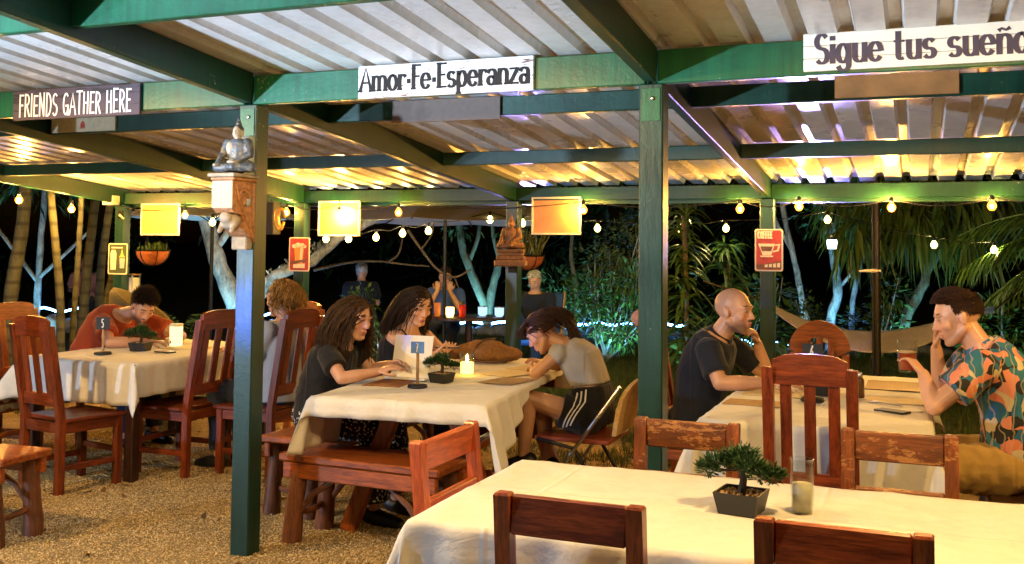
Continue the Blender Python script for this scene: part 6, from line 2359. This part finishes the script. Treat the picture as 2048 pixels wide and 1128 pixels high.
def strap_plant(label, p, rosettes, seed, lf, base_h=.0):
    rr = random.Random(seed)
    t = thing('strap_leaf_plant', label, 'plant', p)
    q = [V((0, 0, 0))]
    zmax = max(r[2] for r in rosettes)
    MB().tube(smooth_line([(0, 0, 0), (.03, 0, zmax * .5), (0, 0, zmax)], 4), .025, 7).build('stem', BK_BROWN, t, True)
    for x, y, z, n, L in rosettes:
        mb = MB()
        for k in range(n):
            a = rr.uniform(0, 6.283)
            e = rr.uniform(.0, 1.1)
            d = V((math.cos(a) * math.cos(e), math.sin(a) * math.cos(e), math.sin(e)))
            leaf(mb, V((x, y, z)) + V((rr.gauss(0, .02), rr.gauss(0, .02), rr.gauss(0, .05))), d, L * rr.uniform(.7, 1.2), .040, rr, .75, 6)
        mb.build('leaf_rosette', lf, t)
    return t


strap_plant('tall strap leaved plant right of the big green post, a bulb in its top', (-2.27, 10.55, 0), [(.02 * math.sin(k * 2.1), .03 * math.cos(k * 1.7), .35 + .17 * k, 26, .34) for k in range(10)], 3, LF_G)
strap_plant('darker strap leaved plant behind the bald man', (-1.95, 11.3, 0), [(.05 * math.sin(k * 2.1), .05 * math.cos(k * 1.7), .35 + .2 * k, 24, .42) for k in range(7)], 4, LF_D)
# leafy shrubs


def shrub(label, base, blobs, seed, lf, L=.10, w=.035):
    rr = random.Random(seed)
    t = thing('shrub', label, 'shrub', base, 0, 'leafy garden shrubs')
    mb = MB()
    st = MB()
    for c, r, n in blobs:
        leaf_cloud(mb, V(c), r, n, L, w, rr, .4)
        for k in range(3):
            e = V(c) + V((rr.gauss(0, r[0] * .4), rr.gauss(0, r[1] * .4), rr.gauss(0, r[2] * .4)))
            st.tube(smooth_line([(rr.gauss(0, .06), rr.gauss(0, .06), 0), e * .5 + V((rr.gauss(0, .08), rr.gauss(0, .08), 0)), e], 3), [.016, .014, .012, .011, .009, .007, .005], 5)
    st.build('stems', BK_PALE, t, True)
    mb.build('foliage', lf, t)
    return t


shrub('big teal lit shrub left of the big green post', (-3.95, 13.3, 0), [((.3, 0, .55), (.5, .4, .4), 900), ((-.25, .1, .85), (.45, .4, .35), 700), ((.45, -.1, 1.1), (.35, .35, .3), 500)], 5, LF_G)
shrub('airy upright shrub above the teal lit one beside the orange board', (-3.85, 13.6, 0), [((.1, 0, 1.55), (.40, .3, .42), 420), ((.35, 0, 1.95), (.3, .3, .3), 260), ((-.2, .0, 1.3), (.3, .3, .3), 200)], 6, LF_Y, .09, .028)
shrub('low bushy shrub between the teal and the pale forked trunk', (-1.34, 13.6, 0), [((0, 0, .62), (.26, .22, .32), 420), ((-.1, 0, .9), (.16, .16, .2), 140)], 7, LF_G, .07, .03)
shrub('small pale shrub right of the beer poster', (-6.72, 11.6, 0), [((0, 0, .75), (.22, .2, .28), 260)], 8, LF_G, .10, .04)
shrub('dark shrub between the two women in black', (-5.7, 10.4, 0), [((0, 0, .35), (.35, .3, .3), 240)], 9, LF_D, .12, .045)
shrub('dim shrub left of the pale forked trunk, under the coffee sign', (-1.9, 13.2, 0), [((0, 0, .5), (.4, .3, .4), 420), ((.1, 0, 1.0), (.3, .3, .3), 220)], 11, LF_G, .13, .045)
shrub('dim shrub between the forked tree and the closed parasol pole', (-.55, 14.6, 0), [((0, 0, .45), (.5, .3, .35), 520), ((.2, 0, .95), (.3, .3, .3), 200)], 13, LF_G, .12, .045)
shrub('dim shrub behind the patterned shirt man', (.9, 13.6, 0), [((0, 0, .6), (.45, .3, .45), 520)], 14, LF_G, .14, .05)
shrub('dim shrub behind the V shaped tree', (-5.6, 16.4, 0), [((0, 0, .7), (.8, .4, .5), 700), ((.6, 0, 1.2), (.5, .4, .4), 400)], 16, LF_G, .14, .05)
rr = random.Random(12)
t = thing('fern', 'bright green fern behind the man in the orange tee', 'plant', (-7.32, 8.97, 0), 0)
for k in range(13):
    a = rr.uniform(0, 6.28)
    L = rr.uniform(.55, .85)
    mb = MB()
    axis = []
    for j in range(12):
        u = j / 11
        axis.append(V((math.cos(a) * L * u * .75, math.sin(a) * L * u * .75, .45 + L * u - .55 * L * u * u)))
    mb.tube(axis, .004, 4)
    for j in range(1, 12):
        for s in (-1, 1):
            sd = V((-math.sin(a) * s, math.cos(a) * s, .15))
            leaf(mb, axis[j], (sd + (axis[min(j + 1, 11)] - axis[j - 1]).normalized() * .5).normalized(), .13 * (1 - .6 * abs(j / 11 - .4)), .030, rr, .3)
    mb.build('frond', LF_G, t)
MB().lathe([(.15, 0), (.19, .40), (.20, .44), (.17, .44), (.01, .42)], 16).build('pot', M_TERR, t, 'all')

# palms at the left, each with a ringed trunk


def frond(mb, p, a, elev, L, rr, w=.03, n=22, sag=.6):
    axis = []
    for j in range(n + 1):
        u = j / n
        axis.append(V(p) + V((math.cos(a) * L * u * math.cos(elev), math.sin(a) * L * u * math.cos(elev), L * u * math.sin(elev) - sag * L * u * u)))
    mb.tube(axis, [.016 * (1 - j / (n + 1)) + .003 for j in range(n + 1)], 5)
    for j in range(3, n + 1):
        u = j / n
        d = (axis[j] - axis[j - 1]).normalized()
        sd = d.cross(V((0, 0, 1))).normalized()
        for s in (-1, 1):
            leaf(mb, axis[j], (sd * s + d * .9 + V((0, 0, -.25))).normalized(), L * .34 * (math.sin(math.pi * (.12 + .83 * u)) ** .6), w, rr, .35, 3)


def palm(label, pts, r, seed, nf=7, L=1.5, lf=LF_G):
    rr = random.Random(seed)
    t = thing('palm', label, 'palm tree', pts[0], 0, 'slender palms at the left end')
    q = smooth_line(pts, 6)
    m_ = len(q)
    MB().tube(q, [r * (1.15 - .35 * i / (m_ - 1)) * (1 + (.06 if i % 2 else 0)) for i in range(m_)], 11).build('trunk', BK_PALM, t, 'all', None, None, pts[0])
    for k in range(nf):
        mb = MB()
        frond(mb, pts[-1], k * 2.4 + rr.uniform(-.3, .3), rr.uniform(.25, 1.1), L * rr.uniform(.8, 1.1), rr)
        mb.build('frond', lf, t, False, None, None, pts[0])
    return t


palm('thick dark ringed palm trunk at the left edge', [(-8.32, 7.52, 0), (-8.27, 7.51, .97), (-8.15, 7.52, 1.75), (-8.1, 7.5, 2.7)], .065, 1)
palm('palm trunk left of the pale poster, second from the left edge', [(-7.49, 7.40, 0), (-7.50, 7.38, .95), (-7.575, 7.31, 1.93), (-7.62, 7.28, 2.6)], .036, 2)
palm('slim palm trunk leaning right just beside the second one', [(-7.60, 7.60, 0), (-7.53, 7.59, .98), (-7.47, 7.57, 1.80), (-7.44, 7.55, 2.6)], .026, 3, 5)
palm('ringed grey palm trunk third group left of the pale poster', [(-8.45, 8.6, 0), (-8.40, 8.6, .93), (-8.31, 8.6, 1.82), (-8.2, 8.6, 2.7)], .05, 4, 5)
palm('brown palm trunk nearest the pale poster', [(-8.06, 8.45, 0), (-8.05, 8.45, .9), (-8.03, 8.45, 1.37), (-7.95, 8.45, 1.9), (-7.88, 8.45, 2.7)], .042, 5, 5)
palm('leaning palm trunk crossing left of the pale poster with a bright edge', [(-7.90, 8.3, 0), (-7.81, 8.3, .87), (-7.75, 8.3, 1.17), (-7.60, 8.3, 1.75), (-7.45, 8.45, 2.6)], .038, 6, 4)
tree('teal lit slim trunk far left in the dark', 'tree', [([(-11.27, 10.66, 0), (-11.24, 10.65, .7), (-11.18, 10.63, 1.45), (-11.1, 10.6, 2.4)], .05, .038), ([(-11.22, 10.64, 1.0), (-11.6, 10.5, 1.5), (-11.9, 10.4, 1.9)], .03, .02), ([(-11.22, 10.64, 1.05), (-10.8, 10.7, 1.4), (-10.5, 10.8, 1.7)], .03, .018)],
     [((-11.1, 10.6, 2.6), (1, 1, .6), 500, .2, .05)], BK_PALE, LF_D, 15, (-11.27, 10.66, 0))
# palm at the right edge
t = thing('palm', 'feathery palm fronds reaching in from the right edge', 'palm tree', (2.05, 12.4, 0))
MB().tube(smooth_line([(0, 0, 0), (.05, 0, 1.0), (0, 0, 2.0)], 5), .09, 10).build('trunk', BK_PALM, t, 'all')
rr = random.Random(8)
for k, (a, e, L) in enumerate(((2.9, .5, 1.9), (3.3, .25, 1.7), (2.6, .9, 1.9), (3.7, .05, 1.6), (3.1, -.1, 1.5), (2.3, .4, 1.6), (4.2, .3, 1.6), (1.2, .6, 1.6), (.2, .5, 1.6), (5.3, .5, 1.6))):
    mb = MB()
    frond(mb, (0, 0, 1.75), a, e, L, rr, .026, 26, .5)
    mb.build('frond', LF_G, t)

# a dark thicket far behind
rr = random.Random(31)
mb = MB()
for k in range(46):
    x = -24 + k * .78 + rr.uniform(-.4, .4)
    y = 21 + rr.uniform(-2, 3) + .08 * abs(x + 6)
    z = rr.uniform(.6, 4.2)
    leaf_cloud(mb, V((x, y, z)), (1.0, .8, .8), 110, .34, .10, rr, .5)
mb.build('far_thicket', LF_D, None, False, 'stuff', 'dark leafy thicket closing off the garden')

# rocks with the light rope
M_ROCK = plain('grey_garden_rock', (.30, .31, .30), .85, .35, .6, 9)
M_LED = emit('cold_light_rope', (.12, .40, 1), 40)


def rock(label, p, r, seed, group='rocks edging the garden bed'):
    b = MB().ell((0, 0, 0), r, None, 14, 9)
    vs = []
    for q in b.v:
        d = V(q)
        vs.append(d * (1 + .30 * noise.noise(d.normalized() * 1.6 + V((seed * 5.3, 0, 0))) + .10 * noise.noise(d.normalized() * 4 + V((seed, 3, 0)))))
    b.v = [tuple(q) for q in vs]
    o = b.build('rock', M_ROCK, None, 'all')
    o.location = p
    return tag(o, label, 'rock', group)


ORD = ['first', 'second', 'third', 'fourth', 'fifth', 'sixth', 'seventh', 'eighth', 'ninth', 'tenth', 'eleventh', 'twelfth', 'thirteenth', 'fourteenth', 'fifteenth']
ORD = [q + ' from the left' for q in ORD]
rr = random.Random(17)
p0, p1 = V((-7.6, 15.35, .0)), V((-3.6, 16.9, .0))
nr = 15
for k in range(nr):
    p = p0.lerp(p1, k / (nr - 1)) + V((rr.uniform(-.05, .05), rr.uniform(-.05, .05), .10))
    rock('grey rock %s under the long blue white light rope' % ORD[k], p, (rr.uniform(.16, .26), rr.uniform(.14, .2), rr.uniform(.10, .16)), k)
pts = []
for k in range(40):
    u = k / 39
    p = p0.lerp(p1, u)
    pts.append(p + V((0, .16, .275 + .02 * math.sin(k * 1.3))))
tag(MB().tube(pts, .022, 6).build('light_rope', M_LED, None, 'all'), 'glowing blue white light rope running over the rocks', 'light rope')
for i, (a, b_, lb) in enumerate((((-12.2, 10.35, .62), (-10.6, 10.9, .62), 'short blue white light rope at the left edge beyond the palms'), ((-8.6, 11.6, .60), (-7.0, 12.1, .60), 'blue white light rope behind the man in the orange tee'),
                                 ((-1.2, 15.25, .22), (.4, 15.9, .10), 'blue white light rope low behind the patterned shirt man'), ((-2.6, 14.6, .24), (-1.3, 15.1, .20), 'blue white light rope behind the bald man'))):
    a, b_ = V(a), V(b_)
    pts = [a.lerp(b_, k / 20) + V((0, 0, .03 * math.sin(k * 1.1 + i))) for k in range(21)]
    tag(MB().tube(pts, .015, 6).build('light_rope', M_LED, None, 'all'), lb, 'light rope')
    n_ = 7
    for k in range(n_):
        p = a.lerp(b_, (k + .5) / n_)
        rock('rock %s under the %s' % (ORD[k], lb.replace('short ', '').replace('blue white ', '').replace(' beyond the palms', '').replace(' low', '').replace(' in the orange tee', ' in orange').replace('patterned shirt', 'patterned')), (p.x + rr.uniform(-.05, .05), p.y - .15, max(.08, p.z - .2)), (rr.uniform(.13, .2), .14, rr.uniform(.09, .16)), 40 + i * 10 + k, 'rocks under the %s light rope' % ('left', 'inner left', 'right', 'inner right')[i])

# garden spots sunk at the feet of the trees
for (p, tg, e) in (((-7.75, 10.35, .1), (-8.25, 10.75, 1.2), 75), ((-6.6, 15.1, .15), (-6.75, 15.7, 1.2), 60), ((-1.25, 13.9, .15), (-1.5, 14.5, 1.2), 40), ((-1.15, 15.1, .15), (-1.2, 15.7, 1.0), 55),
                   ((-11.0, 10.1, .1), (-11.2, 10.65, .9), 50), ((-3.7, 12.55, .1), (-3.85, 13.35, .9), 75), ((-2.1, 9.95, .1), (-2.2, 10.6, .9), 30), ((-.15, 14.3, .1), (.0, 15.1, 1.3), 50), ((.4, 12.8, .1), (.8, 13.8, .9), 30), ((-4.1, 10.7, .1), (-4.35, 11.8, 1.0), 16), ((-2.3, 12.5, .1), (-1.9, 13.3, .9), 26), ((-5.6, 15.6, .1), (-5.4, 16.5, 1), 40)):  # the weak spot before the deck chair is added to brighten the guest
    lamp('garden_spot', 'SPOT', p, e * 1.4, TEAL, .04, tg, 95, .7)

lamp('garden_spot', 'SPOT', (-5.6, 10.3, .2), 45, (.6, .68, 1), .04, (-5.3, 11.0, 1.9), 120, .7)
# ---------------------------------------------------------------- parasols, pole, hammock
M_CANV = plain('lavender_white_canvas', (.50, .50, .58), .8, .06, .1, 30)


def parasol(label, p, r, ze, zt, rz, seed):
    t = thing('parasol', label, 'parasol', p, rz, 'white garden parasols')
    MB().tube([(0, 0, 0), (0, 0, zt + .02)], .022, 10).build('pole', M_IRON, t, True)
    n = 8
    for k in range(n):
        a0, a1 = 2 * math.pi * k / n, 2 * math.pi * (k + 1) / n
        rows = []
        for j in range(6):
            u = j / 5
            row = []
            for i in range(5):
                w_ = i / 4
                a = a0 + (a1 - a0) * w_
                rr_2 = r * u * (math.cos(math.pi / n) / math.cos((w_ - .5) * 2 * math.pi / n))
                row.append(V((rr_2 * math.cos(a), rr_2 * math.sin(a), zt - (zt - ze) * u ** 1.15 - .03 * math.sin(math.pi * w_) * u)))
            rows.append(row)
        MB().rings(rows, False).build('canopy_panel', M_CANV, t, False, None, None, None, .002)
        MB().tube([(0, 0, zt - .04), (r * .99 * math.cos(a0), r * .99 * math.sin(a0), ze - .012)], .008, 5).build('rib', M_IRON, t)
        MB().tube([(0, 0, zt - .42), (r * .45 * math.cos(a0), r * .45 * math.sin(a0), zt - (zt - ze) * .42)], .006, 5).build('strut', M_IRON, t)
    MB().lathe([(.24, 0), (.25, .03), (.05, .07), (.03, .25)], 20).build('foot', M_IRON, t, 'all')
    return t


parasol('white parasol spread behind the back beam between the posts', (-5.28, 11.1, 0), 1.55, 1.84, 2.28, R(12), 1)
parasol('white parasol glimpsed behind the lit post', (-7.75, 9.9, 0), 1.05, 1.86, 2.2, R(20), 2)
t = thing('closed_parasol_pole', 'black parasol pole with a pale crank handle behind the right table', 'parasol', (-.325, 9.28, 0))
MB().tube([(0, 0, 0), (0, 0, 2.35)], .024, 10).build('pole', M_IRON, t, True)
MB().tube([(-.035, .02, .2), (-.035, .02, 2.3)], .013, 8).build('stay', M_IRON, t, True)
MB().tube([(.02, 0, 1.36), (-.03, -.03, 1.36), (-.15, -.04, 1.355)], [.014, .016, .008], 7).build('crank_handle', FRM, t, True)
MB().lathe([(.27, 0), (.28, .04), (.06, .08), (.04, .3)], 20).build('foot', M_IRON, t, 'all')
# hammock
t = thing('hammock', 'lavender grey hammock slung in the garden behind the right table', 'hammock', (-.4, 9.5, 0))
a, b_ = V((-1.22, 9.22, 1.06)), V((.36, 9.85, .98))
rows = []
for j in range(9):
    w_ = j / 8 - .5
    row = []
    for i in range(33):
        u = i / 32
        p = a.lerp(b_, u)
        sag = .20 * 4 * u * (1 - u)
        spread = .44 * (math.sin(math.pi * u) ** .5)
        row.append(p + V((-.37 * w_ * spread, .92 * w_ * spread, -sag - .42 * (.5 - w_) * spread * .9 + .012 * math.sin(9 * w_ * 6 + u * 4))) - V((-.4, 9.5, 0)))
    rows.append(row)
MB().rings(rows, False).build('cloth', plain('hammock_cloth', (.25, .24, .29), .85, .1, .2, 30), t, 'all', None, None, None, .004)
for k in range(5):
    w_ = (k / 4 - .5)
    MB().tube([b_ + V((0, 0, 0)) - V((-.4, 9.5, 0)), V((.62, 9.98, 1.02)) + V((0, .1 * w_, .05 * w_)) - V((-.4, 9.5, 0))], .006, 5).build('rope', plain('blue_rope', (.12, .25, .6), .6), t)
MB().tube([V((.62, 9.98, 1.02)) - V((-.4, 9.5, 0)), V((.82, 10.05, 1.2)) - V((-.4, 9.5, 0))], .009, 5).build('rope', M_IRON, t)
MB().tube([a - V((-.4, 9.5, 0)), V((-1.75, 8.95, 1.25)) - V((-.4, 9.5, 0))], .010, 5).build('rope', M_IRON, t)
# speaker box on a pole behind the man in orange
t = thing('post_lantern', 'dark glass post lantern behind the man in the orange tee', 'lantern', (-7.17, 7.95, 0))
MB().box(-.05, .05, -.05, .05, .98, 1.20, .004).build('box', NT('dark_glass').set(rough=.1).mat, t)
for sx in (-1, 1):
    for sy in (-1, 1):
        MB().box(sx * .05 - .005, sx * .05 + .005, sy * .05 - .005, sy * .05 + .005, .96, 1.22, .001).build('corner_strip', M_STEEL, t)
MB().box(-.06, .06, -.06, .06, 1.2205, 1.235, .003).build('lid', TAN[0], t)
MB().tube([(0, 0, 0), (0, 0, .979)], .025, 8).build('pole', M_IRON, t, True)

# ---------------------------------------------------------------- guests in the garden
t = thing('garden_table', 'round dark garden table with drinks beyond the middle table', 'table', (-5.12, 11.47, 0))
MB().lathe([(.50, .655), (.51, .67), (.50, .685), (.01, .685)], 28).build('tabletop', DRK[0], t, 'all')
MB().tube([(0, 0, 0), (0, 0, .655)], .045, 10).build('column', DRK[2], t, True)
for a in (0, 1.57, 3.14, 4.71):
    MB().tube([(0, 0, .12), (.33 * math.cos(a), .33 * math.sin(a), .02)], .03, 8).build('foot', DRK[0], t, True)
gz = .686
t = thing('candle_glass', 'small candle glass on the far garden table', 'candle', (-5.26, 11.22, gz))
MB().lathe([(.035, 0), (.05, .04), (.05, .12), (.045, .12), (.03, .01)], 16).build('glass', emit('far_candle_glow', (1, .62, .14), 6), t, 'all')
for x, y, c, lb, h in ((-5.13, 11.30, (.60, .03, .02), 'red drink with a green sprig on the far garden table', .15), (-5.44, 11.24, (.62, .22, .08), 'orange drink at the left of the far garden table', .17)):
    t = thing('cocktail', lb, 'drink', (x, y, gz))
    MB().lathe([(.032, 0), (.040, .01), (.044, h), (.01, h)], 14).build('glass', NT('drink_%s' % lb[:3]).set(rough=.08).mat, t, 'all')
    t.children[0].data.materials[0].node_tree.nodes['Principled BSDF'].inputs['Base Color'].default_value = (*c, 1)
    if 'red' in lb:
        mb = MB()
        for k in range(10):
            leaf(mb, V((0, 0, h)), V((rr.gauss(0, .5), rr.gauss(0, .5), 1)).normalized(), .06, .02, rr, .2)
        mb.build('sprig', LF_G, t)
for x, y, lb in ((-5.02, 11.66, 'left pale blue lantern cup on the far garden table'), (-4.78, 11.62, 'right pale blue lantern cup on the far garden table')):
    t = thing('lantern_cup', lb, 'lantern', (x, y, gz))
    MB().lathe([(.035, 0), (.055, .02), (.058, .11), (.01, .11)], 14).build('cup', emit('pale_blue_cup', (.45, .72, 1), 1.3), t, 'all')
    MB().lathe([(.059, .1105), (.059, .12), (.01, .121)], 14).build('lid', M_STEEL, t, 'all')


def guest(label, x, y, fwd, shirt, hair, skin, hu=(0, 0, 1), hf=None, line=HL_SHORT, armp=None, sz=.45):
    f = V(fwd).normalized()
    r = f.cross(V((0, 0, 1)))
    B = V((x, y, 0))
    Q = lambda a, b_, z: B + r * a + f * b_ + V((0, 0, z + sz - .45))
    sp = [Q(0, 0, .55), Q(0, -.01, .76), Q(0, .03, .95), Q(0, .05, 1.03)]
    if armp == 'face':
        arms = [dict(s=Q(.18, .02, .96), e=Q(.22, .26, .76), w=Q(.08, .27, 1.0), d=tuple(Q(-.03, -.05, 1) - Q(0, 0, 0) - V((0, 0, .0))), n=tuple(-f), side=1, curl=.6),
                dict(s=Q(-.18, .02, .96), e=Q(-.22, .26, .76), w=Q(-.08, .27, 1.0), d=tuple(Q(.03, -.05, 1) - Q(0, 0, 0)), n=tuple(-f), side=-1, curl=.6)]
    else:
        arms = [dict(s=Q(.18, .02, .96), e=Q(.23, .10, .72), w=Q(.15, .32, .74), n=(0, 0, -1), side=-1), dict(s=Q(-.18, .02, .96), e=Q(-.23, .10, .72), w=Q(-.15, .32, .74), n=(0, 0, -1), side=1)]
    legs = [leg(Q(.10, .03, .53), Q(.13, .44, .52), Q(.12, .46, .09), tuple(f)), leg(Q(-.10, .03, .53), Q(-.13, .44, .52), Q(-.12, .46, .09), tuple(f))]
    o, off, P, ax = person(label, sp, fwd, Q(0, .085, 1.175), hf or fwd, hu, arms, legs, skin, True, 1.0, .011, None, 1.0, None, False)
    garment('shirt', o, off, [shirt_rings(sp, fwd, pf, .014)] + SLV(arms[0], .7, .074, .078) + SLV(arms[1], .7, .074, .078), shirt, .011, .006, 8, 3)
    trousers('trousers', o, off, sp[0], legs, T_JEAN)
    if hair:
        short_hair('hair', o, off, P, ax, 1.0, hair, 7, 240, .035, line)
    return o


pf = [(0, .18, .135), (.25, .17, .130), (.5, .168, .130), (.72, .182, .130), (.90, .174, .110), (.985, .10, .085)]
guest('guest in a blue shirt facing us with hands at the face beyond the middle table', -5.72, 12.06, (.35, -.94, 0), cloth_mat('blue_shirt', (.07, .14, .42)), H_BROWN, SK2, (0, 0, 1), (.3, -.9, -.3), HL_SHORT, 'face', .42)
guest('grey haired guest seen from behind above the brown haired woman', -7.38, 12.75, (-.4, .9, 0), T_BLACK, hair_mat('grey_hair', (.20, .19, .17), (.55, .52, .46)), SK2)
guest('pale haired guest looking down in a blue deck chair by the middle back post', -4.46, 12.05, (.1, -1, 0), T_NAVY, hair_mat('pale_hair', (.30, .29, .26), (.7, .68, .62)), SK2, (0, -.3, 1), (0, -.85, -.45), HL_SHORT, None, .40)
guest('small far guest in a pink top between the palm trunks', -13.65, 13.98, (.6, -.8, 0), cloth_mat('pink_shirt', (.55, .25, .20)), None, (.60, .32, .26), (0, 0, 1), None, HL_SHORT, None, .45)
t = thing('deck_chair', 'blue canvas deck chair by the middle back post', 'chair', (-4.30, 11.72, 0), R(14))
MB().rings([[V((x, y, z)) for x in (-.26, .26)] for y, z in ((.42, .96), (.30, .70), (.10, .42), (-.18, .36), (-.40, .44))], False).build('canvas', plain('blue_canvas', (.05, .14, .5), .7), t, 'all', None, None, None, .006)
for s in (-1, 1):
    MB().tube([(s * .28, .46, .98), (s * .28, -.42, .03)], .016, 7).build('rail', TAN[2], t, True)
    MB().tube([(s * .30, .38, .03), (s * .30, -.44, .46)], .016, 7).build('leg', TAN[2], t, True)
